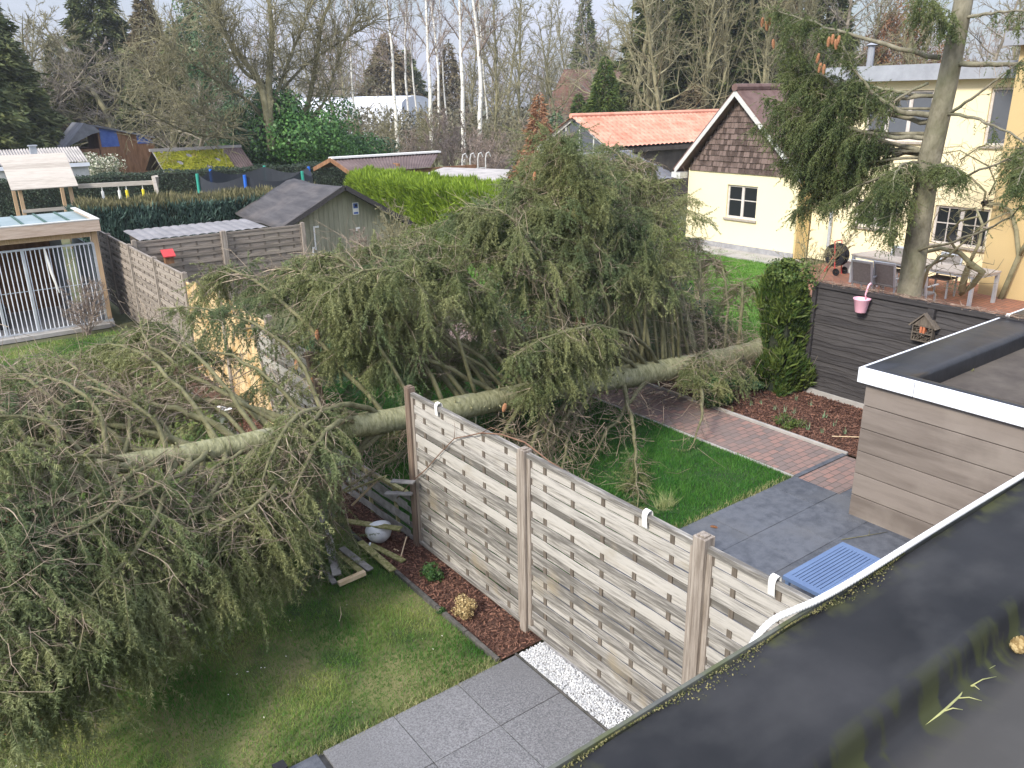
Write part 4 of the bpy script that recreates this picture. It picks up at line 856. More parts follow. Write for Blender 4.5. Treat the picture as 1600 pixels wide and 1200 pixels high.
for x, px, py, y in ((9.2, 960, 330, 9.0), (8.9, 900, 320, 8.7), (8.5, 860, 310, 8.5), (8.3, 930, 400, 8.3), (8.0, 850, 380, 8.4), (9.3, 950, 440, 8.5), (9.0, 985, 370, 9.0), (8.2, 790, 350, 8.4), (7.6, 730, 380, 8.4), (7.2, 690, 400, 8.3),
                     (9.6, 1000, 350, 9.2), (8.8, 880, 240, 9.3), (8.4, 840, 240, 9.0), (8.6, 920, 250, 9.6), (8.1, 800, 300, 9.0), (8.0, 770, 330, 8.8), (6.4, 600, 430, 8.4), (5.8, 540, 450, 8.3), (5.2, 500, 470, 8.3)):
    br(x, px + rr.uniform(-35, 35), py + rr.uniform(-25, 15), y + rr.uniform(-.4, .4), arch=1.3 * rr.uniform(.6, 1.2), rad=rr.uniform(.018, .028), jit=.3, bare=.16 if px < 990 else .75, side=.7, dens=1.25 if px > 780 else 1.1, hang=rr.uniform(.7, 1.2), start=.35, clutter=1.0)
# further side, lower: fills behind
for x, px, py, y in ((10.9, 1130, 520, 10.8), (10.2, 1090, 470, 11.2), (9.7, 1040, 450, 11.4), (9.2, 985, 420, 11.5), (8.7, 930, 420, 11.2), (8.2, 880, 430, 11.5), (7.7, 820, 420, 11.3), (7.1, 760, 420, 11.5), (6.6, 700, 430, 11.2),
                     (6.1, 650, 445, 11.2), (5.6, 600, 460, 11.3), (5.0, 540, 470, 11.2), (4.5, 480, 480, 11), (9.9, 1060, 530, 10.2), (8.9, 960, 520, 10.4), (8.1, 870, 520, 10.4), (7.3, 770, 520, 10.3), (6.5, 680, 540, 10.2), (5.8, 600, 560, 10)):
    br(x, px + rr.uniform(-14, 14), py, y, arch=.5, rad=.034, bare=.42, side=.7, dens=.9)
# reaching over the left lawn
for x, px, py, y in ((3.1, 265, 480, 9.4), (2.8, 245, 500, 9.2), (2.4, 190, 525, 9.6), (2.0, 140, 545, 9.0), (1.7, 90, 565, 9.3), (1.4, 40, 575, 9.0), (1.0, -20, 590, 8.6), (.6, -80, 600, 8.2)):
    br(x, px, py, y, arch=rr.uniform(.5, .9), rad=.022, bare=.5, side=.55, dens=.75, jit=.25)
for x, px, py, y in ((3.0, 165, 640, 8.6), (2.6, 190, 600, 9.1), (2.2, 60, 660, 8.3), (1.8, 20, 700, 8)):
    br(x, px, py, y, arch=.55, rad=.035, bare=.62, side=.5, dens=.6)
for x, px, py, y in ((2.9, 215, 545, 9.6), (2.3, 120, 600, 9.0), (1.8, 60, 615, 8.8), (1.5, 0, 610, 8.6), (1.3, -30, 640, 8.2), (1.1, 40, 640, 8.2), (.9, -10, 680, 7.8), (.7, -50, 640, 8.4), (2.0, 110, 560, 10), (1.6, 40, 560, 10)):
    br(x, px, py, y, arch=rr.uniform(.3, .7), rad=.02, bare=.45, side=.5, dens=.95, jit=.3, clutter=1.6)
# hanging in front of the trunk
for x, px, py, y, a in ((8.9, 800, 560, 7.25, 1.0), (8.6, 850, 545, 7.3, .9), (8.4, 820, 610, 7.15, 1.0), (11.1, 1120, 600, 7.5, .35), (11.0, 1085, 590, 7.5, .4), (5.9, 520, 500, 8.0, .8), (5.6, 500, 550, 8.2, .7), (6.6, 640, 400, 8.1, .7)):
    br(x, px, py, y, arch=a, rad=.03, bare=.14, side=.5, dens=1.5, hang=1.3, start=.45)
for x, px, py, y, a in ((3.9, 435, 790, 6.35, .95), (3.5, 425, 890, 6.05, .9), (3.6, 400, 820, 6.2, 1.0)):
    br(x, px, py, y, arch=a, rad=.032, bare=.16, side=.42, dens=1.5, hang=1.4, start=.3)
# near side of the crown, spread on the lawn towards the camera
low = ((3.2, 360, 850, 6.1), (3.1, 330, 880, 5.95), (2.9, 285, 925, 5.95), (2.6, 240, 955, 6.0), (2.3, 200, 990, 6.0), (2.1, 150, 1025, 5.9), (1.8, 110, 1060, 5.8), (1.5, 60, 1090, 5.75), (1.2, 20, 1100, 5.7), (.9, -40, 1100, 5.6),
       (2.7, 270, 850, 6.2), (2.4, 210, 880, 6.1), (2.0, 150, 920, 6.0), (1.7, 90, 950, 5.9), (1.4, 30, 960, 5.8), (1.1, -20, 930, 5.8), (.7, -70, 880, 6), (1.6, 90, 1120, 5.3), (1.3, 45, 1140, 5.2), (1.0, 10, 1135, 5.1), (.8, -20, 1120, 5.1), (2.4, 260, 990, 5.9), (2.8, 310, 950, 6.0), (1.9, 120, 820, 6.3), (1.5, 60, 830, 6.2), (1.1, 10, 800, 6.3), (.5, -60, 780, 6.4), (.1, -90, 700, 6.6), (1.7, 100, 1040, 5.5), (1.3, 40, 1060, 5.4), (1.0, 0, 1040, 5.4), (.8, -30, 1000, 5.5), (.6, -60, 960, 5.6), (1.9, 160, 960, 5.8), (1.5, 80, 980, 5.6), (.9, 10, 880, 5.9), (.5, -40, 840, 6.1), (3.0, 300, 800, 6.5), (2.5, 220, 800, 6.5),
       (1.2, 20, 720, 6.8), (.8, -20, 690, 7.0), (.4, -60, 650, 7.3), (1.6, 60, 700, 7.6), (1.0, 10, 660, 7.9))
for i, (x, px, py, y) in enumerate(low):
    br(x, px, py, y, arch=rr.uniform(-.1, .15), rad=rr.uniform(.02, .032), bare=.56 if px > 100 else .3, side=.6, dens=1.15, lat=.25, clutter=1.7, start=.42, jit=.22)
# snapped limbs between trunk and ground in the right garden
for x, p, kw in ((9.5, (8.05, 6.75, .05), dict(bare=1, side=.2, dens=.15, clutter=.3)), (8.7, (6.2, 6.9, .1), dict(bare=.95, side=.3, dens=.35)), (7.9, (6.3, 6.0, .05), dict(bare=.85, side=.35, dens=1.0, start=.6, arch=-.05)), (7.6, (5.6, 6.6, .1), dict(bare=.8)), (7.1, (5.2, 6.9, .15), dict(bare=.8)),
                 (6.6, (4.9, 6.5, .2), dict(bare=.75)), (6.1, (4.6, 6.9, .3), dict(bare=.75)), (7.3, (5.9, 7.2, .4), dict(bare=.8)), (5.0, (3.0, 7.9, .3), dict(bare=.75)), (4.0, (2.3, 7.5, .1), dict(bare=.8)),
                 (3.8, (2.5, 6.9, .05), dict(bare=.8)), (3.2, (2.0, 8.6, .05), dict(bare=.75)), (8.8, (6.5, 9.3, .3), dict(bare=.7)), (7.6, (5.5, 9.1, .4), dict(bare=.7)), (6.2, (4.5, 8.9, .4), dict(bare=.7)), (9.8, (8.3, 10.2, .2), dict(bare=.8))):
    k = dict(arch=.22, rad=.034, side=.5, dens=.8, clutter=1.3); k.update(kw); S.branch(T_(x), p, **k)
# loose twig thicket along the trunk
g = S.rng
for _ in range(4600):
    x = 12 - 12.5 * g.random() ** 1.1; c = T_(x) + g.normal(size=3) * np.array([.35, .75, .5]); c[2] = abs(c[2]) + .03
    if 6.6 < x < 11.5 and c[1] < 7.3 and c[1] < 8.2 and x > 7.6: continue
    if 2.6 < c[0] < 4.2 and c[1] < 7.25: continue
    if x < 9 and c[2] > T_(x)[2] - .05 and c[1] < T_(x)[1] + .15: continue
    if x < 3.8 and c[2] > T_(x)[2] - .35 and c[1] < T_(x)[1] + .5: continue
    d = nrm(g.normal(size=3) * np.array([1, 1, .6]) + np.array([-.6, 0, -.2])) * g.uniform(.12, .5); m_ = c + d * .5 + g.normal(size=3) * .03; e_ = c + d; m_[2] = max(m_[2], .02); e_[2] = max(e_[2], .02)
    S.twigs.append([*c, *m_, .0034, .0026]); S.twigs.append([*m_, *e_, .0026, .001])
for P, r in list(S.limbs):                               # fine pale dead twigs standing off the boughs
    for i in range(4, len(P) - 1):
        if g.random() < .8:
            for _ in range(3):
                c = P[i] + g.normal(size=3) * .03; d = nrm((P[i + 1] - P[i]) * 3 + g.normal(size=3) * .8) * g.uniform(.15, .55); a1 = c + d * .35 + g.normal(size=3) * .03; a2 = c + d * .7 + g.normal(size=3) * .04; a3 = c + d
                for q_ in (a1, a2, a3): q_[2] = max(q_[2], .03)
                S.twigs += [[*c, *a1, .0034, .0028], [*a1, *a2, .0028, .002], [*a2, *a3, .002, .001]]
                for b_ in (a1, a2): e3_ = b_ + nrm(d * 2 + g.normal(size=3) * .5) * g.uniform(.05, .2); e3_[2] = max(e3_[2], .03); S.twigs.append([*b_, *e3_, .0018, .0009])
S.build(hero, M_['limb_bark'], M_['needles'], M_['twigs'])
rt = np.array(hero.location)
tp = []; 
for (a, ra), (b, rb) in zip(TK[:-1], TK[1:]):
    for j in range(8): t = j / 8; tp.append((np.array(a) * (1 - t) + np.array(b) * t - rt, ra * (1 - t) + rb * t))
gg = random.Random(2)
tr = MB().tube([Vector(p) for p, _ in tp], [r * (1 + .035 * math.sin(i * 1.3) + gg.uniform(-.02, .02)) for i, (_, r) in enumerate(tp)], 22)
st = tr
for _ in range(110):                                   # broken branch stubs
    x = gg.uniform(.8, 11.6); c = Vector(T_(x)) - Vector(rt); a = gg.uniform(0, 6.28); d = Vector((-.35, math.cos(a), math.sin(a))).normalized(); r = .8 * min(.2, .05 + .02 * x); l = r + gg.uniform(.03, .12)
    st.tube([c + d * r * .8, c + d * l], [gg.uniform(.010, .022), .008], 6)
tr.build('trunk', M_['spruce_bark'], hero, smooth=True)
ro = MB()
for i in range(9):
    a = i * .7; ro.tube([(.0, .0, .30), (.25, .25 * math.cos(a), .3 + .25 * math.sin(a)), (.45, .6 * math.cos(a), max(.02, .3 + .5 * math.sin(a)))], [.16, .09, .03], 7)
ro.build('root', M_['spruce_bark'], hero, smooth=True)
ck = [make_cone(.125, .021, 13, s) for s in (1, 2)]; cme = None
for px, py, y in ((12, 1122, 5.85), (24, 1132, 5.83), (33, 1120, 5.86), (50, 1122, 5.83), (57, 1112, 5.88), (9, 806, 6.3), (902, 495, 8.35), (909, 493, 8.37), (790, 630, 7.05), (487, 590, 8.1), (464, 560, 8.0), (698, 432, 8.2), (756, 400, 8.8), (772, 396, 8.8), (745, 404, 8.8), (110, 615, 8.9), (190, 616, 8.7), (957, 348, 9.0), (836, 268, 9.0), (495, 515, 8.2)):
    p = at(px, py, 1, y)
    if cme is None: o = ck[0].build('cone', M_['cone'], hero); cme = o
    else: o = cme.copy(); C.objects.link(o); o.parent = hero
    o.location = Vector(p) - Vector(rt) ; o.rotation_euler = (R(180 + gg.uniform(-22, 22)), R(gg.uniform(-22, 22)), gg.uniform(0, 6))
    if py < 500 and px > 560 or px > 780: o.scale = (1.0,) * 3
# ---------------------------------------------------------------- standing spruce beside the yellow house
bt0 = at(1420, 470, 0, 14.3); gx_, gy_ = 14.3, bt0.y
sp2 = empty('standing_spruce', (gx_, gy_, 0), 'tall upright spruce with thick grey trunk and cone-laden green boughs before the yellow house', 'tree')
S2 = Spruce(23, per=130, nl=.036, w=.012, lens=(.14, .24, .34), nst=4); top = at(1508, 5, 0, 14.3)
tkp = [Vector((gx_, gy_, 0)), at(1420, 460, 0, 14.3), at(1452, 250, 0, 14.3), at(1480, 130, 0, 14.3), at(1500, 30, 0, 14.3)]
tkp.append(tkp[-1] + (tkp[-1] - tkp[-2]) * 1.6 + Vector((0, 0, .5)))
tkp.append(tkp[-1] + Vector((0, -.1, 4)))
q2 = lambda px, py, dx=0: tuple(at(px, py, 0, 14.3 + dx))
def b2(p0, p1, dx, **k): S2.branch(q2(*p0), q2(*p1, dx), **k)
b2((1470, 90), (1205, 10), -1.4, arch=-.1, rad=.04, bare=.1, side=.62, lift=0, dens=1.1, start=.5)
b2((1462, 180), (1310, 50), -.9, arch=-.75, rad=.05, bare=.05, side=.6, dens=1.3, start=.35)
b2((1458, 190), (1225, 60), -1.2, arch=-.8, rad=.045, bare=.05, side=.7, dens=1.4, start=.4)
b2((1455, 215), (1200, 150), -1.3, arch=-.35, rad=.04, bare=.05, side=.75, dens=1.5, start=.35)
b2((1452, 235), (1215, 215), -1.0, arch=-.1, rad=.04, bare=.1, side=.75, dens=1.5, start=.3)
b2((1452, 240), (1265, 190), -.4, arch=.1, rad=.04, bare=.1, side=.75, dens=1.5, start=.2)
b2((1445, 245), (1235, 270), -.6, arch=.3, rad=.035, bare=.25, side=.65, dens=1.3, start=.3)
b2((1445, 260), (1290, 320), -.9, arch=.35, rad=.03, bare=.25, side=.55, dens=1.2, start=.2)
b2((1440, 270), (1340, 340), -1.1, arch=.4, rad=.03, bare=.1, side=.5, dens=1.5, start=.15)
b2((1440, 255), (1395, 300), -1.3, arch=.3, rad=.025, bare=.1, side=.45, dens=1.5, start=.15)
b2((1445, 265), (1500, 275), -1.0, arch=.2, rad=.02, bare=.1, side=.32, dens=1.4, start=.2)
b2((1455, 150), (1300, 120), -.3, arch=-.1, rad=.03, bare=.2, side=.6, dens=1.2, start=.3)
b2((1462, 150), (1230, 100), -.9, arch=-.4, rad=.03, bare=.05, side=.8, dens=1.6, start=.45)
b2((1456, 210), (1230, 190), -.6, arch=-.1, rad=.03, bare=.05, side=.85, dens=1.6, start=.4)
b2((1450, 235), (1220, 250), -.8, arch=.1, rad=.03, bare=.05, side=.8, dens=1.6, start=.4)
b2((1448, 245), (1260, 290), -.5, arch=.2, rad=.025, bare=.1, side=.75, dens=1.5, start=.35)
b2((1450, 230), (1240, 330), -.3, arch=.3, rad=.025, bare=.1, side=.65, dens=1.5, start=.4)
b2((1460, 180), (1235, 120), -1.1, arch=-.3, rad=.03, bare=.05, side=.75, dens=1.5, start=.45)
b2((1440, 280), (1390, 370), -1.2, arch=.3, rad=.02, bare=.1, side=.4, dens=1.5, start=.2)
b2((1490, 60), (1440, -5), -1.0, arch=.1, rad=.03, bare=.2, side=.5, dens=1.5)
b2((1495, 30), (1620, 20), -.5, arch=.1, rad=.025, bare=.75, side=.4, dens=.9)
b2((1490, 100), (1640, 95), -.3, arch=-.05, rad=.045, bare=.85, side=.5, dens=.9)
b2((1478, 180), (1600, 90), -.4, arch=-.1, rad=.025, bare=.97, side=.3, dens=.35)
b2((1478, 178), (1640, 250), -.8, arch=.25, rad=.025, bare=.9, side=.3, dens=.4)
b2((1440, 300), (1640, 215), -1.5, arch=-.1, rad=.022, bare=.9, side=.3, dens=.35)
b2((1420, 395), (1625, 300), -1.8, arch=-.05, rad=.02, bare=.9, side=.3, dens=.25)
b2((1600, 215), (1590, 290), -1.8, arch=.1, rad=.01, bare=.1, side=.3, dens=1.4)
b2((1455, 170), (1180, 195), -.9, arch=.2, rad=.02, bare=.95, side=.5, dens=.9)
b2((1450, 130), (1330, 230), -.8, arch=.2, rad=.02, bare=.95, side=.5, dens=.9)
S2.build(sp2, M_['stand_bark'], M_['needles_dk'], M_['twigs'])
l0 = Vector(sp2.location); tk2 = MB().tube([p - l0 for p in tkp], [.29, .205, .182, .160, .145, .11, .07], 20)
tk2.build('trunk', M_['stand_bark'], sp2, smooth=True)
kn = MB().lathe([(.001, -.08), (.07, -.05), (.085, 0), (.06, .05), (.03, .06), (.001, .05)], n=10, M=Matrix.Rotation(R(-70), 4, 'Y')).build('knot', M_['stand_bark'], sp2, smooth=True); kn.location = at(1400, 367, 0, 14.05) - l0 + Vector((0, .05, 0))
for px, py in ((1192, 32), (1197, 38), (1202, 30), (1208, 66), (1296, 62), (1302, 58), (1306, 66), (1312, 60), (1280, 88), (1283, 103), (1288, 105)):
    o = cme.copy(); o.data = cme.data; C.objects.link(o); o.parent = sp2; o.location = at(px, py - 5, 0, 13.0) - l0; o.rotation_euler = (R(180 + gg.uniform(-12, 12)), 0, 1); o.scale = (1.25,) * 3
# ---------------------------------------------------------------- greenery round the path
g = np.random.default_rng(91)
cy = empty('clipped_thuja', (11.12, 7.52, 0), 'tall clipped thuja at the end of the dark fence, hiding the fallen trunk foot', 'hedge plant')
A_, T2 = box_leaves(g, -.28, .24, -.24, .24, 0, 1.85, 3600, .12, 'xXyYz', .16, spray=True); Q = np.concatenate([A_, T2])
Q[..., 0] *= (1 - .12 * (Q[..., 2] / 2.1) ** 3) ; Q[..., 2] += .10 * np.sin(Q[..., 1] * 5) * (Q[..., 2] > 1.6)
quad_mesh('leaves', Q, M_['thuja'], cy); MB().box(-.2, .16, -.18, .18, .0, 1.75).build('core', M_['hedge_core'], cy)
quad_mesh('top_sprays', blob(g, 3000, .34, .42, .28, .055, 14, .5, .6, 1.95), M_['thuja'], cy)
MB().tube([(0, 0, 0), (0, 0, 1.8)], .04, 7).build('trunk', M_['limb_bark'], cy)
shrub((9.75, 7.75, 0), .42, 8000, M_['box'], 'low bright green bush where trunk, path and mulch bed meet', 'shrub', .035, 92, .75)
shrub((10.7, 7.9, 0), .34, 5000, M_['ivy'], 'dark green bush under the root end of the fallen trunk', 'shrub', .04, 93, .55)
shrub((11.6, 10.4, 0), .8, 6500, M_['ivy'], 'dark glossy shrub behind the root end, in front of the sunlit lawn', 'shrub', .06, 94, 1.0)
shrub((11.3, 12.0, 0), .95, 6500, M_['laurel'], 'broad green shrub at the back edge of the sunlit lawn', 'shrub', .07, 95, 1.0)
shrub((9.8, 12.6, 0), .9, 6000, M_['ivy'], 'deep green shrub behind the fallen crown beside the path', 'shrub', .07, 96, 1.0)
p = gp(985, 20.5); shrub((p.x, p.y, 0), 1.0, 9000, M_['thuja'], 'bright clipped shrub in front of the grey tiled lean-to', 'shrub', .08, 97, 1.0)
p = gp(1030, 19.5); shrub((p.x, p.y, 0), .8, 8000, M_['cyp_bright'], 'yellow-green conifer bush left of the yellow gabled house', 'shrub', .08, 98, 1.25)
p = gp(1000, 17); shrub((p.x, p.y, 0), .9, 7000, M_['ivy'], 'dark bush below the yellow-green conifer bush', 'shrub', .07, 99, 1.0)
o = blades('tall_grass_tuft', 0, .25, 0, .15, 220, .14, mat('pale_grass', (.2, .26, .09), (.4, .42, .2), 5, .7, island=.3), 33, w=.006); p = at(1035, 800, 2, 0); o.location = (p.x, p.y, 0); tag(o, 'long pale grass tuft showing above the fence top', 'grass')
p = at(300, 590, 2, 0); wb = empty('white_bucket', (3.45, 11.9, 0), 'white bucket in the bed at the foot of the raw board fence', 'bucket'); MB().lathe([(.001, 0), (.11, 0), (.135, .26), (.145, .26), (.145, .275), (.13, .275), (.10, .01), (.001, .01)], n=20).build('pot', M_['white_pot'], wb, smooth=True)
MB().tube([(-.14, 0, .25), (-.1, .02, .16), (0, .05, .12), (.1, .02, .16), (.14, 0, .25)], .004, 5).build('handle', M_['grey_metal'], wb)
# ---------------------------------------------------------------- buildings
def wall_x(x0, x1, y0, y1, z0, z1, holes, m, parent, name='wall', org=(0, 0, 0)):
    "wall slab between planes x0..x1 with rectangular openings (ya,yb,za,zb)"
    ys = sorted({y0, y1, *[h[0] for h in holes], *[h[1] for h in holes]}); zs = sorted({z0, z1, *[h[2] for h in holes], *[h[3] for h in holes]}); mb = MB()
    for a, b in zip(ys[:-1], ys[1:]):
        run = None
        for c, d in zip(zs[:-1], zs[1:]):
            hole = any(h[0] <= a + 1e-6 and h[1] >= b - 1e-6 and h[2] <= c + 1e-6 and h[3] >= d - 1e-6 for h in holes)
            if hole:
                if run: mb.box(x0 - org[0], x1 - org[0], a - org[1], b - org[1], run[0], run[1])
                run = None
            else: run = (run[0], d) if run else (c, d)
        if run: mb.box(x0 - org[0], x1 - org[0], a - org[1], b - org[1], run[0], run[1])
    return mb.build(name, m, parent)
def window(parent, x, ya, yb, za, zb, org, casements=2, bars=True, fm='frame', sill=True, depth=.09, gl='glass', name='window', fw=.06):
    w = empty(name, (x + depth - org[0], ya - org[1], za)); w.parent = parent; Wd = yb - ya; H = zb - za; f = MB()
    f.box(-.03, .03, 0, Wd, 0, fw).box(-.03, .03, 0, Wd, H - fw, H).box(-.03, .03, 0, fw, fw, H - fw).box(-.03, .03, Wd - fw, Wd, fw, H - fw)
    for i in range(1, casements): y = Wd * i / casements; f.box(-.031, .031, y - fw * .8, y + fw * .8, fw, H - fw)
    if bars:
        for i in range(casements):
            y0 = Wd * i / casements; y1 = Wd * (i + 1) / casements
            f.box(-.02, .015, y0 + fw * .8, y1 - fw * .8, H * .55 - .014, H * .55 + .014)
            if bars == 2: f.box(-.0205, .0155, (y0 + y1) / 2 - .014, (y0 + y1) / 2 + .014, fw, H - fw)
    f.build('frame', M_[fm], w, bevel=.004)
    MB().box(-.004, .004, fw * .5, Wd - fw * .5, fw * .5, H - fw * .5).build('pane', M_[gl], w)
    if sill: MB().box(-depth - .07, -.02, -.05, Wd + .05, -.06, -.002).build('sill', M_['sill'], w, bevel=.005)
    return w
# gabled yellow house
GXH = 20.9; hy0, hy1 = 14.12, 18.25; hm = (hy0 + hy1) / 2; apz = at(1160, 150, 0, GXH).z; apy = at(1160, 150, 0, GXH).y
gh = empty('gabled_house', (GXH, hy0, 0), 'pale yellow rendered house end with brown shingled gable and one small window', 'house'); og = (GXH, hy0)
wa = at(1137, 288, 0, GXH); wb_ = at(1180, 345, 0, GXH); hole = (wb_.y, wa.y, wb_.z, wa.z)
wall_x(GXH, GXH + .3, hy0, hy1, .0, 2.42, [hole], M_['yellow'], gh, org=og)
window(gh, GXH, *hole, og, 2, True)
MB().box(.3, 7, hy1 - hy0 - .3, hy1 - hy0, 0, 2.42).build('side_wall', M_['yellow'], gh); MB().box(.3, 7, 0, .3, 0, 2.42).build('side_wall', M_['yellow'], gh)
MB().box(-.03, -.002, -.02, hy1 - hy0 + .02, -.05, .20).build('plinth', M_['plinth'], gh)
L0, L1 = 0.0, hy1 - hy0; ay = apy - hy0
MB().prism([(.02, L0, 2.42), (.02, L1, 2.42), (.02, ay, apz - .12)], (.26, 0, 0)).build('gable_backing', M_['shingle'], gh)
sh = MB(); gz = random.Random(3); z = 2.36; row = 0
while z < apz - .15:
    f_ = (z + .12 - 2.42) / (apz - 2.42); a = max(0, f_) * ay; b = L1 - max(0, f_) * (L1 - ay); y = a - gz.uniform(0, .1)
    while y < b:
        w = gz.uniform(.07, .15); ya = max(y, a); yb = min(y + w - .006, b)
        if yb > ya + .02:
            d = gz.uniform(0, .012); sh.prism([(-.045 - d, ya, z), (-.045 - d, yb, z), (-.005, yb, z + .24), (-.005, ya, z + .24)], (.02, 0, 0))
        y += w
    z += .165; row += 1
sh.build('shingles', M_['shingle'], gh)
rf = MB(); ov = .34
for (ye, sgn) in ((L1 + .30, 1), (L0 - .30, -1)):
    ze = 2.30; a = Vector((-ov, ye, ze)); b = Vector((-ov, ay, apz + .06)); n_ = Vector((0, sgn * .74, .67)).normalized() * .13
    rf.prism([a, b, b + Vector((0, 0, .17)), a + n_], (7.6, 0, 0))
rf.build('roof', M_['tile_br'], gh)
bb = MB()
for (ye, sgn) in ((L1 + .30, 1), (L0 - .30, -1)):
    a = Vector((-ov - .025, ye - .0, 2.24)); b = Vector((-ov - .025, ay, apz + .0)); bb.prism([a, b, b + Vector((0, 0, .17)), a + Vector((0, 0, .17))], (.024, 0, 0))
bb.box(-ov - .02, .0, L1 + .05, L1 + .42, 2.10, 2.29); bb.build('barge_board', M_['frame_w'], gh)
rt_ = MB(); rt_.tube([(-ov - .05, ay, apz + .24), (7.2, ay, apz + .24)], .11, 8); rt_.build('ridge_tiles', M_['tile_br'], gh)
MB().box(19.9, 20.88, 13.8, 19, -.04, .045).build('house_path', M_['concrete']).__setitem__('kind', 'structure')
MB().box(.01, .6, -.05, -.002, 0, 2.40).build('shaded_return_strip', M_['yellow2'], gh)  # darker tan puts the shade of the return wall into its colour
# two-storey flat-roofed wing
X2 = 21.55; y2a, y2b = 8.3, at(1312, 140, 0, 21.55).y; zr = at(1318, 125, 0, X2).z
h2 = empty('flat_roofed_house', (X2, y2a, 0), 'two-storey pale yellow brick house wing with grey flat-roof fascia behind the spruce trunk', 'house'); o2 = (X2, y2a)
def hole2(a, b): A = at(*a, 0, X2); B = at(*b, 0, X2); return (B.y, A.y, B.z, A.z)
Hs = [hole2((1358, 142), (1448, 222)), hole2((1566, 136), (1550, 228)), hole2((1462, 320), (1537, 390)), hole2((1338, 310), (1398, 360))]
Hs[1] = (Hs[1][0] - .55, Hs[1][0] + .0, Hs[1][2], Hs[1][3]) if Hs[1][1] - Hs[1][0] < .2 else Hs[1]
Hs[1] = (at(1568, 180, 0, X2).y - .28, at(1555, 180, 0, X2).y + .18, Hs[1][2], Hs[1][3])
wall_x(X2, X2 + .3, y2a, y2b, 0, zr, Hs, M_['yellow'], h2, org=o2)
window(h2, X2, *Hs[0], o2, 3, False, gl='glass_sky'); window(h2, X2, *Hs[1], o2, 1, False, fm='frame', gl='glass_sky'); window(h2, X2, *Hs[2], o2, 2, 2); window(h2, X2, *Hs[3], o2, 2, True)
MB().box(-.25, 7, -3, y2b - y2a + .25, zr, zr + .09).box(-.30, -.2501, -3, y2b - y2a + .3, zr - .06, zr + .32).box(-.2501, 7, y2b - y2a + .2501, y2b - y2a + .30, zr - .06, zr + .32).build('fascia', M_['fascia'], h2)
MB().box(.301, 7, y2b - y2a - .3, y2b - y2a, 0, zr).build('side_wall', M_['yellow'], h2); MB().box(.02, .3, y2b - y2a + .001, 14.06 - y2a, 0, 2.3).build('link_wall', M_['yellow'], h2)
MB().box(-.25, 7, -3, y2b - y2a + .25, zr + .095, zr + .30).build('roof', M_['dark_board'], h2)
MB().tube([(.5, y2b - y2a - .5, zr + .3), (.5, y2b - y2a - .5, zr + .85)], .09, 8).lathe([(.09, zr + .851), (.16, zr + .87), (.001, zr + .95)], (.5, y2b - y2a - .5, 0), 8).build('flue', M_['fascia'], h2)
dp = at(1291, 400, 0, X2 - .1); MB().tube([(-.08, dp.y - y2a, .1), (-.08, dp.y - y2a, zr - .1)], .05, 8).build('downpipe', M_['grey_metal'], h2)
wl = at(1545, 245, 0, X2)
# nearer brick block
X3 = 20.5; yb3 = 8.66
h3 = empty('brick_wing', (X3, 3, 0), 'nearer yellow painted brick block at the right edge with a climbing stem', 'house')
MB().box(0, 3, 0, yb3 - 3, 0, 5.55).build('wall', M_['yellow2'], h3)
MB().box(-.28, 4, -1, yb3 - 3 + .25, 5.551, 5.85).build('fascia', M_['fascia'], h3)
MB().box(-.25, 4, -1, yb3 - 3 + .22, 5.852, 5.9).build('roof', M_['dark_board'], h3)
la_ = at(1548, 316, 0, X3 - .05); wlm = empty('wall_lamp', (X3 - .02, la_.y, la_.z), 'black outdoor spotlight on the corner of the brick block', 'wall lamp')
MB().box(-.28, .0, -.03, .03, .02, .06).box(-.06, .0, -.05, .05, -.12, .0).build('bracket', M_['black_pl'], wlm); MB().lathe([(.04, -.1), (.07, 0), (.07, .1), (.001, .11)], n=12, M=Matrix.Rotation(R(100), 4, 'Y')).build('lamp_head', M_['black_pl'], wlm); wlm.children[1].location = (-.3, .02, 0)
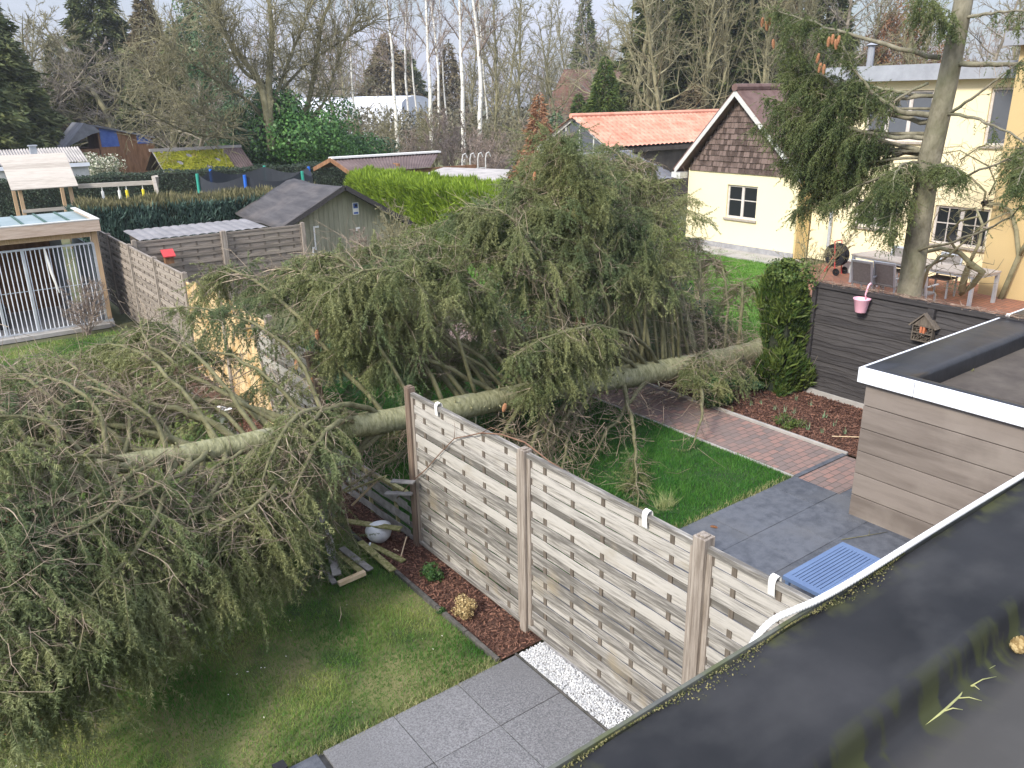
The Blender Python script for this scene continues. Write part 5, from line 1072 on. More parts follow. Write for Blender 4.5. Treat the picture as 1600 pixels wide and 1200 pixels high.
# climbing wisteria stems
vi = empty('climbing_vine', (20.3, 8.0, 0), 'leafless twisted climber rising up the brick block and arching toward the spruce trunk', 'climber')
qv = lambda px, py, x=20.35: at(px, py, 0, x) - Vector((20.3, 8.0, 0))
vm = MB(); P_ = [qv(1560, 475), qv(1575, 440), qv(1592, 400), qv(1588, 360), qv(1580, 330), qv(1560, 318), qv(1540, 320, 20.2)]; vm.tube(P_, [.07, .06, .055, .05, .045, .035, .025], 8)
vm.tube([qv(1592, 400), qv(1604, 380), qv(1620, 360)], [.05, .05, .04], 8)
gn = empty('gnarled_shrub', (16.5, at(1505, 455, 0, 16.5).y, 0), 'gnarled leafless old shrub stump sprawling in front of the terrace table', 'shrub'); gm = MB(); off_ = Vector((20.3, 8.0, 0)) - Vector(gn.location)
bx_ = lambda *a: [qv(*p) for p in a]
for pts, r in ((((1502, 455, 16.5), (1508, 430, 16.5), (1515, 410, 16.4), (1500, 395, 16.3), (1470, 388, 16.2), (1440, 395, 16)), .07), (((1515, 412, 16.4), (1535, 425, 16.5), (1520, 445, 16.6), (1500, 460, 16.6)), .08), (((1515, 410, 16.4), (1530, 380, 16.4), (1535, 350, 16.5), (1525, 325, 16.6), (1500, 330, 16.6)), .035),
               (((1500, 398, 16.3), (1480, 370, 16.2), (1500, 345, 16), (1530, 338, 16)), .03), (((1440, 420, 16), (1475, 405, 16.1), (1510, 375, 16.2), (1545, 345, 16.2), (1590, 325, 16.4)), .025), (((1535, 330, 20.2), (1540, 300, 20.2), (1520, 280, 20.2), (1480, 262, 20.1), (1455, 268, 20)), .03),
               (((1545, 305, 20.2), (1555, 285, 20.2), (1545, 260, 20.2), (1500, 235, 20), (1470, 240, 20)), .022), (((1440, 450, 16), (1450, 420, 16), (1470, 400, 16), (1490, 400, 16.2)), .04), (((1500, 250, 20), (1530, 230, 20.2), (1545, 225, 20.2)), .02)):
    nr_ = pts[0][2] < 18; (gm if nr_ else vm).tube([qv(*p) + (off_ if nr_ else Vector()) for p in pts], [r * (1 - .6 * i / len(pts)) for i in range(len(pts))], 7)
vm.build('stem', M_['bare_bark'], vi, smooth=True); gm.build('stem', M_['bare_bark'], gn, smooth=True)
g = np.random.default_rng(44); Sg = []
for _ in range(170):
    a = qv(g.uniform(1440, 1590), g.uniform(225, 330), 20.1); d = Vector(g.normal(size=3) * np.array([.3, 1, .7])).normalized() * g.uniform(.2, .6); b = a + d * .5 + Vector(g.normal(size=3) * .05); c = a + d; Sg += [[*a, *b, .009, .006], [*b, *c, .006, .003]]
seg_mesh('twigs', Sg, M_['bare_bark'], vi); Sg = []
for _ in range(90):
    a = off_ + qv(g.uniform(1430, 1540), g.uniform(340, 450), 16.2); d = Vector(g.normal(size=3) * np.array([.3, 1, .7])).normalized() * g.uniform(.2, .5); b = a + d * .5 + Vector(g.normal(size=3) * .05); c = a + d; Sg += [[*a, *b, .009, .006], [*b, *c, .006, .003]]
seg_mesh('twigs', Sg, M_['bare_bark'], gn)
# terrace furniture
def table_at(loc, label, L=2.4, W=1.0, rz=0):
    t = empty('terrace_table', loc, label, 'table', rz=rz); MB().box(-L/2, L/2, -W/2, W/2, .70, .74).build('tabletop', M_['table_top'], t, bevel=.004)
    for sx in (-1, 1):
        for sy in (-1, 1): MB().box(sx * (L/2 - .05) - .035, sx * (L/2 - .05) + .035, sy * (W/2 - .05) - .035, sy * (W/2 - .05) + .035, 0, .70).build('leg', M_['grey_metal'], t)
    MB().box(-L/2 + .02, L/2 - .02, -W/2 + .02, W/2 - .02, .65, .699).build('apron', M_['grey_metal'], t); return t
def chair_():
    t = empty('terrace_chair', (0, 0, 0), 'x', 'chair', 'mesh chairs round the terrace table')
    MB().box(-.24, .24, -.23, .23, .42, .45).build('seat', M_['chair_mesh'], t)
    Mb = Matrix.Translation((0, .22, .45)) @ Matrix.Rotation(R(-12), 4, 'X'); MB().box(-.22, .22, -.008, .008, .02, .50, Mb).build('backrest', M_['chair_mesh'], t)
    MB().box(-.26, -.221, -.02, .02, -.02, .55, Mb).box(.221, .26, -.02, .02, -.02, .55, Mb).box(-.221, .221, -.02, .02, .501, .55, Mb).build('back_frame', M_['grey_metal'], t)
    for sx in (-1, 1):
        for sy in (-1, 1): MB().box(sx * .24 - .018, sx * .24 + .018, sy * .2 - .018, sy * .2 + .018, 0, .42).build('leg', M_['grey_metal'], t)
        MB().box(sx * .26 - .02, sx * .26 + .02, -.22, .24, .62, .645).build('armrest', M_['grey_metal'], t)
    return t
tl = at(1470, 412, 2, .72); tz = Vector((19.0, tl.y, 0)); tt = at(1425, 408, 2, .72)
tabx, taby = tt.x, tt.y; table_at((tabx - .1, taby - .3, .02), 'long greige garden table on the terrace, partly behind the spruce trunk', 3.3, 1.0, R(90) - R(8))
ch = chair_(); first = True
for (px, py, rz, lab) in ((1357, 425, 90, 'leftmost taupe mesh chair with its back to the dark fence'), (1392, 428, 90, 'taupe mesh chair with its back to the dark fence, next to the spruce trunk'), (1397, 407, -90, 'taupe mesh chair on the house side of the table, left of the spruce trunk'), (1475, 418, -90, 'taupe mesh chair on the house side of the table, right of the spruce trunk'), (1440, 440, 90, 'taupe mesh chair mostly hidden behind the foot of the spruce trunk')):
    c = ch if first else copy_tree(ch); first = False; p = at(px, py, 2, .7); c.location = (p.x, p.y, .02); c.rotation_euler.z = R(rz + (0)); c['label'] = lab
hr = at(1306, 412, 2, .3); hs = empty('hose_reel', (hr.x, hr.y, .02), 'black hose reel trolley with red frame standing against the yellow wall', 'hose reel')
MB().lathe([(.30, -.12), (.31, -.10), (.15, -.09), (.15, .09), (.31, .10), (.30, .12), (.05, .12), (.05, -.12)], n=20, M=Matrix.Rotation(R(90), 4, 'Y')).build('reel', M_['black_pl'], hs); hs.children[0].location = (0, 0, .52)
MB().tube([(-.16, 0, .9), (-.16, -.1, .0)], .015, 6).tube([(.16, 0, .9), (.16, -.1, 0)], .015, 6).tube([(-.16, 0, .5), (-.2, .2, .05)], .015, 6).tube([(-.16, 0, .9), (.16, 0, .9)], .015, 6).build('frame', M_['red'], hs)
for sx in (-.2, .2): MB().lathe([(.09, -.02), (.1, 0), (.09, .02), (.02, .02), (.02, -.02)], (sx, -.15, .1), 14, Matrix.Rotation(R(90), 4, 'Y')).build('wheel', M_['black_pl'], hs)
p = at(1328, 418, 2, .15); wc = MB().box(-.14, .14, -.14, .14, 0, .3).box(-.15, .15, -.15, .15, .301, .33).build('white_box', M_['white_pl'], bevel=.01); wc.location = (p.x, p.y, .02); tag(wc, 'small white lidded box beside the hose reel', 'box')
# bare bushes at the gabled house corner and window
def bare_bush(name, p, H, label, seed, cat='shrub', m='bare_bark'):
    e_ = empty(name, p, label, cat); tr_, S_ = bare_tree(seed, H, .02, 14, (5, 4), .05, .5, .8, .5, 3, .08, .004); seg_mesh('stems', tr_, M_[m], e_, 5); seg_mesh('twigs', S_, M_[m], e_); return e_
p = gp(1268, 21); bare_bush('rose_bush', (p.x, p.y, 0), 1.9, 'thin leafless climbing rose at the corner of the yellow gabled house', 301)
p = gp(1085, 18.5); bare_bush('bare_shrub', (p.x, p.y, 0), 1.5, 'sparse leafless shrub in front of the left edge of the yellow gabled wall', 302)
# grey tiled lean-to and the orange-tiled barn
lt = empty('tiled_lean_to', (20.9, 18.9, 0), 'dark lean-to with grey ribbed tile roof squeezed between orange-tiled barn and yellow house', 'outbuilding')
ridz = 2.95; a_ = at(1062, 293, 1, 18.9)
def tile_field(x0, x1, y0, z0, y1, z1, nx, ny, amp, step, m, parent, name='tiles', ax='x'):
    "undulating tile field: waves across x, steps up the slope from (y0,z0) to (y1,z1)"
    K = nx * 7; us = np.linspace(0, 1, K + 1); vs = []
    for j in range(ny): vs += [j / ny + 1e-4, (j + .97) / ny]
    vs.append(1.0); V = []
    for v in vs:
        fr_ = (v * ny) % 1; lift = step * (1 - fr_)
        w = amp * np.abs(np.sin(us * nx * math.pi)) ** .8
        V.append(np.stack([x0 + (x1 - x0) * us, np.full(K + 1, y0 + (y1 - y0) * v), z0 + (z1 - z0) * v + w + lift], 1))
    V = np.array(V); n1, n2 = V.shape[:2]; idx = np.arange(n1 * n2).reshape(n1, n2)
    F = np.stack([idx[:-1, :-1], idx[:-1, 1:], idx[1:, 1:], idx[1:, :-1]], 2).reshape(-1, 4); V = V.reshape(-1, 3)
    if ax == 'y': V = V[:, [1, 0, 2]]
    return np_mesh(name, V, [F], m, parent, smooth=False)
A = at(1078, 262, 0, 20.85)
MB().box(-2.1, 0, 0, .15, 0, 2.05).box(-2.1, -1.95, .15, 2.0, 0, 2.0).build('wall', M_['dark_board'], lt)
tile_field(-2.3, .05, -.35, 2.05, 2.0, 2.75, 8, 8, .03, .04, M_['tile_grey'], lt); MB().box(-2.32, .06, -.38, -.35, 1.92, 2.06).box(-2.3, .05, -.34, 2.0, 1.94, 1.96).build('fascia', M_['dark_board'], lt)
MB().box(-2.3, .05, 2.0, 2.15, 2.65, 2.86).build('ridge_flashing', M_['fascia'], lt)
bx0 = 26.3; by = 30.0
barn = empty('tiled_barn', (bx0, 27.5, 0), 'barn with bright orange pantile roof and glazed triangular gable behind the yellow house', 'barn')
rz_ = at(900, 183, 1, by).z; ez_ = at(955, 232, 0, bx0).z; ey_ = at(955, 232, 0, bx0).y - 27.5
tile_field(-.25, 11.5, ey_ - .15, ez_, 2.5, rz_, 40, 8, .05, .05, M_['tile_red'], barn, 'roof'); tile_field(-.25, 11.5, 5.3, ez_ - .1, 2.5, rz_, 40, 8, .05, .05, M_['tile_red'], barn, 'roof')
MB().tube([(-.3, 2.5, rz_ + .06), (11.5, 2.5, rz_ + .06)], .11, 8).build('ridge', M_['tile_red'], barn)
MB().box(.1, 11.4, ey_ + .1, ey_ + .3, 0, ez_ - .05).box(.1, 11.4, 5.0, 5.2, 0, ez_ - .15).build('wall', M_['dark_board'], barn)
MB().box(-.2, 11.4, ey_ - .12, ey_ - .08, ez_ - .22, ez_ - .02).build('gutter', M_['dark_board'], barn)
MB().prism([(0, ey_ + .1, 1.0), (0, 5.1, 1.0), (0, 5.1, ez_ - .2), (0, 2.5, rz_ - .12), (0, ey_ + .1, ez_ - .08)], (.03, 0, 0)).build('gable_glass', M_['glass_sky'], barn)
fr_ = MB()
for i in range(6):
    y = ey_ + .15 + i * (4.9 - ey_) / 5; zt_ = rz_ - .12 - abs(y - 2.5) / 2.5 * (rz_ - ez_); fr_.box(-.05, -.005, y - .035, y + .035, 1.0, zt_)
fr_.bar((-.06, ey_ - .15, ez_ - .1), (-.06, 2.5, rz_ - .02), .06, .16).bar((-.06, 5.25, ez_ - .2), (-.06, 2.5, rz_ - .02), .06, .16).box(-.045, -.004, ey_ + .1, 5.1, 1.9, 1.95); fr_.build('gable_frame', M_['frame_w'], barn)
# old brick barn roof far behind
fb = at(880, 185, 1, 62); ft = at(905, 110, 1, 62); f2 = at(1010, 112, 1, 60)
ob = empty('old_barn', (fb.x, 60, 0), 'old barn with steep weathered red-brown tile roof half hidden by two columnar cypresses', 'barn')
ht = ft.z; w_ = at(1015, 110, 1, 60).x - fb.x
tile_field(0, w_, -1.5, at(880, 180, 1, 58.5).z, 2.0, ht, 30, 10, .05, .06, mat('old_red_tile', (.16, .085, .065), (.29, .175, .14), .8, .9), ob, 'roof'); MB().box(.1, w_ - .1, -1.3, 5, 0, at(880, 180, 1, 58.5).z).build('wall', M_['brick_red'], ob)
MB().prism([(.05, -1.4, at(880, 180, 1, 58.5).z), (.05, 5.4, at(880, 180, 1, 58.5).z), (.05, 2, ht - .05)], (.1, 0, 0)).build('gable', M_['brick_red'], ob)
# long shed with brown sheet roof and white ridge
sy = 31.5; a = at(518, 249, 1, sy); b = at(686, 237, 1, sy); ea = at(548, 270, 0, a.x)
ls = empty('long_shed', (a.x, sy, 0), 'long low shed with brown corrugated roof, white ridge capping and open orange-brown gable', 'shed')
wl_ = b.x - a.x; dy = sy - ea.y; er = at(740, 268, 2, ea.z)
V = []; K = 130; vs = 6
for j in range(vs + 1):
    t = j / vs; x0_, x1_ = 0, (er.x - a.x) * (1 - t) + wl_ * t
    for i in range(K + 1): V.append((x0_ + (x1_ - x0_) * i / K, -dy * (1 - t), ea.z + (a.z - ea.z) * t + .022 * math.sin(i * 1.6)))
idx = np.arange((vs + 1) * (K + 1)).reshape(vs + 1, K + 1); F = np.stack([idx[:-1, :-1], idx[:-1, 1:], idx[1:, 1:], idx[1:, :-1]], 2).reshape(-1, 4); np_mesh('roof', np.array(V), [F], M_['roof_br'], ls)
V2 = np.array(V); V2[:, 1] *= -1; np_mesh('roof', V2, [F[:, ::-1]], M_['roof_br'], ls)
cp = MB(); x = -.05
while x < wl_: cp.box(x, min(x + 1.95, wl_), -.17, .17, a.z + .02 - .0, a.z + .09); x += 1.97
cp.build('ridge_cap', M_['white_pl'], ls)
MB().bar((-.04, -dy - .1, ea.z - .05), (-.04, 0, a.z - .02), .05, .16).bar((-.04, dy + .1, ea.z - .05), (-.04, 0, a.z - .02), .05, .16).build('barge_board', M_['brown_board'], ls)
MB().box(.6, wl_ + 1, -dy + .25, -dy + .35, 0, ea.z - .05).box(.6, .7, -dy + .35, -.5, 0, ea.z).box(2.3, 2.4, -dy + .35, dy - .4, 0, ea.z + .2).build('wall', M_['brown_board'], ls)
MB().prism([(2.25, -dy + .3, ea.z), (2.25, dy - .3, ea.z), (2.25, 0, a.z - .1)], (.04, 0, 0)).build('gable', M_['brown_board'], ls)
# grey flat carport and junk right of it
c0_ = at(735, 268, 2, 1.9); cp_ = empty('carport', (c0_.x, c0_.y, 0), 'low grey sheet-roofed carport right of the long brown shed', 'carport')
d0 = at(660, 275, 2, 1.9) - c0_; d1 = at(790, 285, 2, 1.9) - c0_; d2 = at(800, 268, 2, 1.95) - c0_
MB().prism([(d0.x, d0.y, 1.9), (d1.x, d1.y, 1.9), (d2.x, d2.y, 1.98), (-.5, 1.2, 1.98)], (0, 0, .05)).build('roof', M_['corr'], cp_)
for p in (d0, d1, d2): MB().box(p.x - .25, p.x - .17, p.y + .1, p.y + .18, 0, 1.9).build('post', M_['grey_metal'], cp_)
pool = at(775, 268, 2, .9); po = empty('round_pool', (pool.x + 3, pool.y + 3, 0), 'pale rim of a round above-ground pool behind the carport', 'pool'); MB().lathe([(1.9, 0), (1.9, 1.15), (1.98, 1.18), (1.98, 1.24), (1.85, 1.24), (1.85, 1.0), (.01, 1.0)], n=32).build('wall', M_['corr2'], po, smooth=False)
ld = at(722, 255, 1, 33); lm = empty('pool_ladder', (ld.x, ld.y, 0), 'curved pale metal ladder rails beside the birch trunks', 'ladder'); t = MB()
for k in range(4): t.tube([(k * .45, 0, 0), (k * .45, 0, 1.9), (k * .45 + .06, 0, 2.15), (k * .45 + .2, 0, 2.2), (k * .45 + .3, 0, 2.0)], .03, 6)
for z in (.5, 1.0, 1.5): t.tube([(0, 0, z), (1.35, 0, z)], .02, 6)
t.build('rails', M_['frame_w'], lm)
# dark roofed near shed
gy2 = 20.3; ap = at(530, 291, 1, gy2); el = at(440, 352, 1, gy2); er_ = at(628, 345, 1, gy2); rbk = at(460, 281, 0, ap.x)
hs_ = empty('garden_shed', (ap.x, gy2, 0), 'olive boarded garden shed with sagging black felt roof and a small blue-white sign', 'shed')
yb = min(4.2, rbk.y - gy2); Lx, Lz = el.x - ap.x, el.z; Rx, Rz = er_.x - ap.x, er_.z; zl = lambda x: ap.z + (Lz - ap.z) * (x / Lx) if x < 0 else ap.z + (Rz - ap.z) * (x / Rx)
V = []; K = 16; Jn = 12; g = random.Random(6)
for j in range(Jn + 1):
    for i in range(K + 1):
        x = Lx - .12 + (Rx + .12 - Lx + .12) * i / K; y = -.35 + (yb + .5) * j / Jn; V.append((x, y, zl(x) + .05 - .03 * math.sin(j * .9) * abs(x) / 2 + g.uniform(-.012, .012) - .06 * math.sin(math.pi * j / Jn)))
idx = np.arange((Jn + 1) * (K + 1)).reshape(Jn + 1, K + 1); F = np.stack([idx[:-1, :-1], idx[:-1, 1:], idx[1:, 1:], idx[1:, :-1]], 2).reshape(-1, 4)
o = np_mesh('roof', np.array(V), [F], M_['roof_bk'], hs_, smooth=False); sm = o.modifiers.new('thick', 'SOLIDIFY'); sm.thickness = .03
bd = MB(); x = Lx + .05
while x < Rx - .05:
    w = .14; x1 = min(x + w - .006, Rx - .05); bd.prism([(x, -.0, 0), (x1, 0, 0), (x1, 0, zl(x1) - .03), (x, 0, zl(x) - .03)], (0, .04, 0)); x += w
bd.build('wall', M_['green_board'], hs_); MB().box(Lx + .15, Lx + .2, .05, yb, 0, Lz - .08).build('side_wall', M_['green_board'], hs_); MB().box(Rx - .2, Rx - .15, .05, yb, 0, Rz - .08).build('side_wall', M_['green_board'], hs_)
MB().bar((Lx - .12, -.34, Lz - .06), (0, -.34, ap.z + .0), .03, .12).bar((Rx + .12, -.34, Rz - .06), (0, -.34, ap.z + .0), .03, .12).build('barge_board', M_['black_fence'], hs_)
sg = at(556, 326, 1, gy2 - .04); sn = empty('wall_sign', (sg.x, gy2 - .012, sg.z), 'small blue and white notice with dark picture on the olive shed gable', 'sign')
MB().box(-.09, .09, -.02, -.005, -.16, .16).build('board', M_['white_pl'], sn); MB().box(-.065, .065, -.023, -.0205, .01, .14).box(-.065, .065, -.023, -.0205, -.14, -.09).build('print', M_['blue_sheet'], sn)
MB().lathe([(.001, 0), (.035, 0), (.035, .003), (.001, .003)], (.01, -.024, .08), 12, Matrix.Rotation(R(90), 4, 'X')).build('picture', M_['black_pl'], sn)
for k, (px, py, w, h) in enumerate(((496, 372, .16, .62), (560, 358, .12, .10), (492, 395, .10, .3))):
    p = at(px, py, 1, gy2 - .05); o = MB().box(-w / 2, -w / 2 + .04, -.02, 0, -h / 2, h / 2).box(-w / 2 + .041, w / 2, -.02, 0, h / 2 - .05, h / 2).build('white_bracket', M_['white_pl'], bevel=.003); o.location = (p.x, gy2 - .01, p.z); tag(o, ('white angled bar on the shed wall behind the spruce tips', 'small white patch under the shed sign', 'short white strip low on the shed wall')[k], 'bracket')
# corrugated lean-to behind the cross fence
a = at(200, 382, 2, 1.9); b = at(420, 358, 2, 1.9); cr_ = empty('corrugated_roof_shed', (4.2, 19.1, 0), 'low shed roofed with grey corrugated sheets just above the cross fence', 'shed')
tile_field(0, 2.9, 0, 1.82, 1.5, 1.86, 14, 1, .02, 0, M_['corr2'], cr_, 'roof'); MB().box(.1, 2.8, .1, .15, 0, 1.78).box(.1, .15, .15, 1.4, 0, 1.78).box(2.75, 2.8, .15, 1.4, 0, 1.78).build('wall', M_['batten'], cr_)
p = at(263, 404, 1, 18.62); bh = empty('bird_box', (p.x, 18.66, p.z - .1), 'small bright red bird box on the cross fence', 'bird box')
MB().box(-.09, .09, -.14, 0, 0, .16).build('box', M_['brown_board'], bh); MB().prism([(-.13, -.18, .15), (.13, -.18, .15), (.13, .0, .28), (-.13, .0, .28)], (0, .0, .02)).build('roof', M_['red'], bh)
# ---------------------------------------------------------------- kennel
kz = 2.08; kr = at(162, 358, 2, kz); KY = 19.42
kn = empty('dog_kennel', (3.35, KY + .12, 0), 'wooden framed kennel with grey-green sheet roof and barred metal front', 'kennel')
xr = 3.48 - 3.35; lf = -5.4; KD = 2.45
MB().box(lf, xr, -.16, -.12, kz, kz + .24).box(xr - .0, xr + .04, -.16, KD, kz, kz + .24).build('fascia', M_['kwood'], kn, bevel=.004)
MB().box(lf, xr - .002, -.118, KD, kz + .14, kz + .17).build('roof', M_['green_sheet'], kn)
rb = MB(); x = xr - .42
while x > lf: rb.box(x - .02, x + .02, -.117, KD - .01, kz + .171, kz + .20); x -= .44
rb.build('roof_rib', M_['green_rib'], kn)
MB().box(lf, xr + .05, -.165, -.06, kz + .2405, kz + .262).box(xr - .06, xr + .05, -.0595, KD, kz + .2405, kz + .262).build('roof_trim', M_['frame_w'], kn)
for y in (0, KD - .15): MB().box(xr - .14, xr - .02, y, y + .12, .12, kz).build('post', M_['postl'], kn, bevel=.006)
MB().box(xr - .15, xr - .01, -.01, .13, 0, .12).build('post_base', M_['grey_metal'], kn)
MB().box(lf, xr, -.05, KD, -.05, .06).build('floor', M_['concrete'], kn)
wm = MB(); z = .07
while z < kz - .1: wm.box(lf, -.4, KD - .1, KD - .06, z, z + .138); z += .143
wm.build('back_wall', M_['brown_board'], kn)
MB().box(-.52, -.49, .8, KD - .12, .06, kz - .08).build('side_panel', mat('grey_blue_panel', (.17, .20, .235), (.23, .26, .29), 3, .6), kn)
MB().box(-.06, -.03, .15, KD - .2, .06, 1.75).build('mesh_panel', mat('grey_mesh_panel', (.25, .28, .31), (.32, .35, .38), 30, .6), kn)
MB().box(lf, xr - .15, -.02, .02, kz - .12, kz - .005).build('beam', M_['postl'], kn)
cf_ = empty('cage_front', (0, .02, 0)); cf_.parent = kn; bars = MB(); x = -.02
while x > lf: bars.tube([(x, 0, .09), (x, 0, 1.80)], .010, 6); x -= .085
bars.build('bars', M_['white_metal'], cf_)
r_ = MB(); r_.box(lf, -.0, -.02, .02, 1.80, 1.84).box(lf, 0, -.02, .02, .065, .10).box(lf, 0, -.008, .008, .95, .965)
for x in (-.01, -1.35, -1.95, -2.35): r_.box(x - .025, x + .025, -.021, .021, .08, 1.82)
r_.box(-2.9, -1.95, -.0215, .0215, 1.25, 1.28); r_.build('rails', M_['grey_metal'], cf_)
MB().tube([(-.95, -.03, 1.82), (-.9, -.04, 1.3), (-.86, -.05, 1.0), (-.83, -.04, .85)], [.02, .03, .022, .012], 6).build('rope', M_['white_pl'], cf_)
bb_ = empty('black_crate', (3.35 - 2.15, KY + 1.1, .06), 'black crate standing on the kennel floor behind the bars', 'crate')
MB().box(-.45, .35, -.25, .25, 0, .42).box(-.47, .37, -.27, .27, .421, .47).build('body', M_['black_pl'], bb_, bevel=.01)
rs = empty('tool_rack', (3.35 - 2.3, KY + 1.9, .06), 'rack with red tools at the back of the kennel', 'rack'); MB().box(-.4, -.36, 0, .3, 0, 1.5).box(.3, .34, 0, .3, 0, 1.5).box(-.36, .3, 0, .3, .7, .73).box(-.36, .3, 0, .3, 1.2, 1.23).build('frame', M_['grey_metal'], rs); MB().box(-.2, .1, .05, .25, 1.235, 1.45).box(-.3, .2, .05, .25, .735, 1.0).build('box', M_['red'], rs, bevel=.02)
MB().box(3.35 + lf, 3.38, KY - .08, KY + .08, -.03, .05).build('kennel_kerb', M_['concrete']).__setitem__('kind', 'structure')
# ---------------------------------------------------------------- play tower, swings, trampoline
ph = at(60, 272, 2, 2.6); a = at(25, 297, 2, 2.2); b = at(118, 292, 2, 2.2); c = at(95, 247, 2, 3.0)
pt = empty('play_tower', (a.x, a.y, 0), 'play tower with pale plank roof between the two hedges', 'play tower')
Wt = b.x - a.x; rb_ = MB()
for i in range(7):
    t0, t1 = i / 7, (i + .97) / 7; y0, y1 = 1.3 * t0 - .2, 1.3 * t1 - .2; rb_.prism([(-.15, y0, 2.2 + .95 * t0), (Wt + .1, y0, 2.2 + .95 * t0), (Wt + .1, y1, 2.2 + .95 * t1 + .01), (-.15, y1, 2.2 + .95 * t1 + .01)], (0, -.01, .025))
rb_.build('roof', M_['play'], pt)
for x in (.05, Wt - .15):
    for y in (.0, 1.6): MB().box(x, x + .1, y, y + .1, 0, 2.25 if y < 1 else 2.2).build('post', M_['postl'], pt)
MB().box(0, Wt, -.02, 1.7, 1.15, 1.2).box(.05, Wt - .05, -.05, -.021, 1.5, 1.6).build('platform', M_['play'], pt)
A = at(122, 291, 2, 2.15); B = at(240, 285, 2, 2.15); sw = empty('garden_swing', (A.x, A.y, 0), 'wooden swing beam with slanting end posts in front of the far hedge', 'swing frame'); BB = B - A; BB.z = 0
MB().bar((0, 0, 2.15), (BB.x, BB.y, 2.15), .10, .13).build('beam', M_['play'], sw)
MB().bar((BB.x - .05, BB.y - 1.0, 0), (BB.x + .02, BB.y + .02, 2.35), .1, .1).bar((BB.x + .1, BB.y + 1.0, 0), (BB.x + .12, BB.y + .0, 2.35), .1, .1).build('end_post', M_['play'], sw)
for k, (f0, f1, m, lab) in enumerate(((.30, .52, 'white_pl', 'white'), (.62, .84, 'yellow_pl', 'yellow'))):
    e_ = empty('swing', (A.x + BB.x * (f0 + f1) / 2, A.y + BB.y * (f0 + f1) / 2, 1.2), lab + ' swing hanging from the wooden beam between the hedges', 'swing'); dx = BB.x * (f1 - f0) / 2; dy_ = BB.y * (f1 - f0) / 2
    for s_ in (-1, 1): MB().tube([(s_ * dx, s_ * dy_, .90), (s_ * dx, s_ * dy_, .45)], .018, 6).build('rope', M_['white_pl'], e_); MB().tube([(s_ * dx, s_ * dy_, .75), (s_ * dx, s_ * dy_, .40)], .045, 6).build('grip', M_[m], e_)
    MB().box(-abs(dx), abs(dx), -.1, .1, -.7, -.66).build('seat', M_[m], e_); MB().tube([(-dx, -dy_, .44), (-dx, -dy_, -.66)], .01, 5).tube([(dx, dy_, .39), (dx, dy_, -.66)], .01, 5).build('chain', M_['grey_metal'], e_)
A = at(325, 300, 2, 1.9); B = at(507, 290, 2, 1.9); tr_ = empty('trampoline', ((A.x + B.x) / 2, (A.y + B.y) / 2 + 1.0, 0), 'trampoline with dark safety net on blue and green padded poles behind the hedge', 'trampoline')
rT = (B - A).length / 2; nmb = MB(); K = 48; 
for i in range(K):
    t0, t1 = 2 * math.pi * i / K, 2 * math.pi * (i + 1) / K; sag = lambda i_: 2.42 - .22 * math.sin(math.pi * ((i_ % 8) / 8)); 
    nmb.poly([(rT * math.cos(t0), rT * math.sin(t0), .8), (rT * math.cos(t1), rT * math.sin(t1), .8), (rT * math.cos(t1), rT * math.sin(t1), sag(i + 1)), (rT * math.cos(t0), rT * math.sin(t0), sag(i))])
nmb.build('net', M_['net'], tr_); MB().lathe([(rT - .05, .72), (rT + .1, .74), (rT + .1, .80), (rT - .3, .8), (.01, .76)], n=48).build('mat', M_['black_pl'], tr_)
for i in range(6):
    t = 2 * math.pi * i / 6; c = (1.03 * rT * math.cos(t), 1.03 * rT * math.sin(t)); o = MB().tube([(*c, .0), (*c, 2.45)], .05, 8).build('pole', M_[('blue_pl', 'green_pl')[i % 2]], tr_)
# ---------------------------------------------------------------- hedges
def hedge(name, p0, p1, h, w, label, m1, m2, seed, size=.055, dens=520, mtop='hedge_dry', z0=0, spray=False, bump=.06):
    p0, p1 = Vector(p0), Vector(p1); d = p1 - p0; Ln = d.length; a = math.atan2(d.y, d.x); e_ = empty(name, (p0.x, p0.y, 0), label, 'hedge', rz=a); g = np.random.default_rng(seed)
    A_, T2 = box_leaves(g, 0, Ln, 0, w, z0, h, dens, size, bump=bump, spray=spray); quad_mesh('leaves', A_, m1, e_)
    if len(T2): quad_mesh('top_leaves', T2, M_[mtop], e_)
    MB().box(.06, Ln - .06, .07, w - .07, 0, h - .06).build('core', M_['hedge_core'], e_); return e_
hedge('hedge', (3.9, 24.0, 0), (10.6, 23.2, 0), 1.98, 1.5, 'thick blue-green clipped hedge behind the kennel and near shed', M_['hedge_blue'], None, 401, .17, 900, spray=True, bump=.1)
hedge('hedge', (3.2, 36.0, 0), (17.5, 34.6, 0), 2.0, 1.0, 'long dark clipped hedge behind the swings and trampoline', M_['hedge_dk'], None, 402, .075, 420, 'hedge_dk')
a = at(541, 273, 2, 2.35); b = at(775, 297, 2, 2.0)
p0_ = at(541, 276, 2, 2.0); p1_ = at(785, 306, 2, 2.0)
bh_ = hedge('cypress_hedge', (p0_.x, p0_.y, 0), (p1_.x, p1_.y, 0), 1.9, 1.4, 'bright yellow-green feathery cypress hedge beside the near shed', M_['cyp_bright'], None, 403, .24, 1300, 'cyp_bright', spray=True, bump=.14)
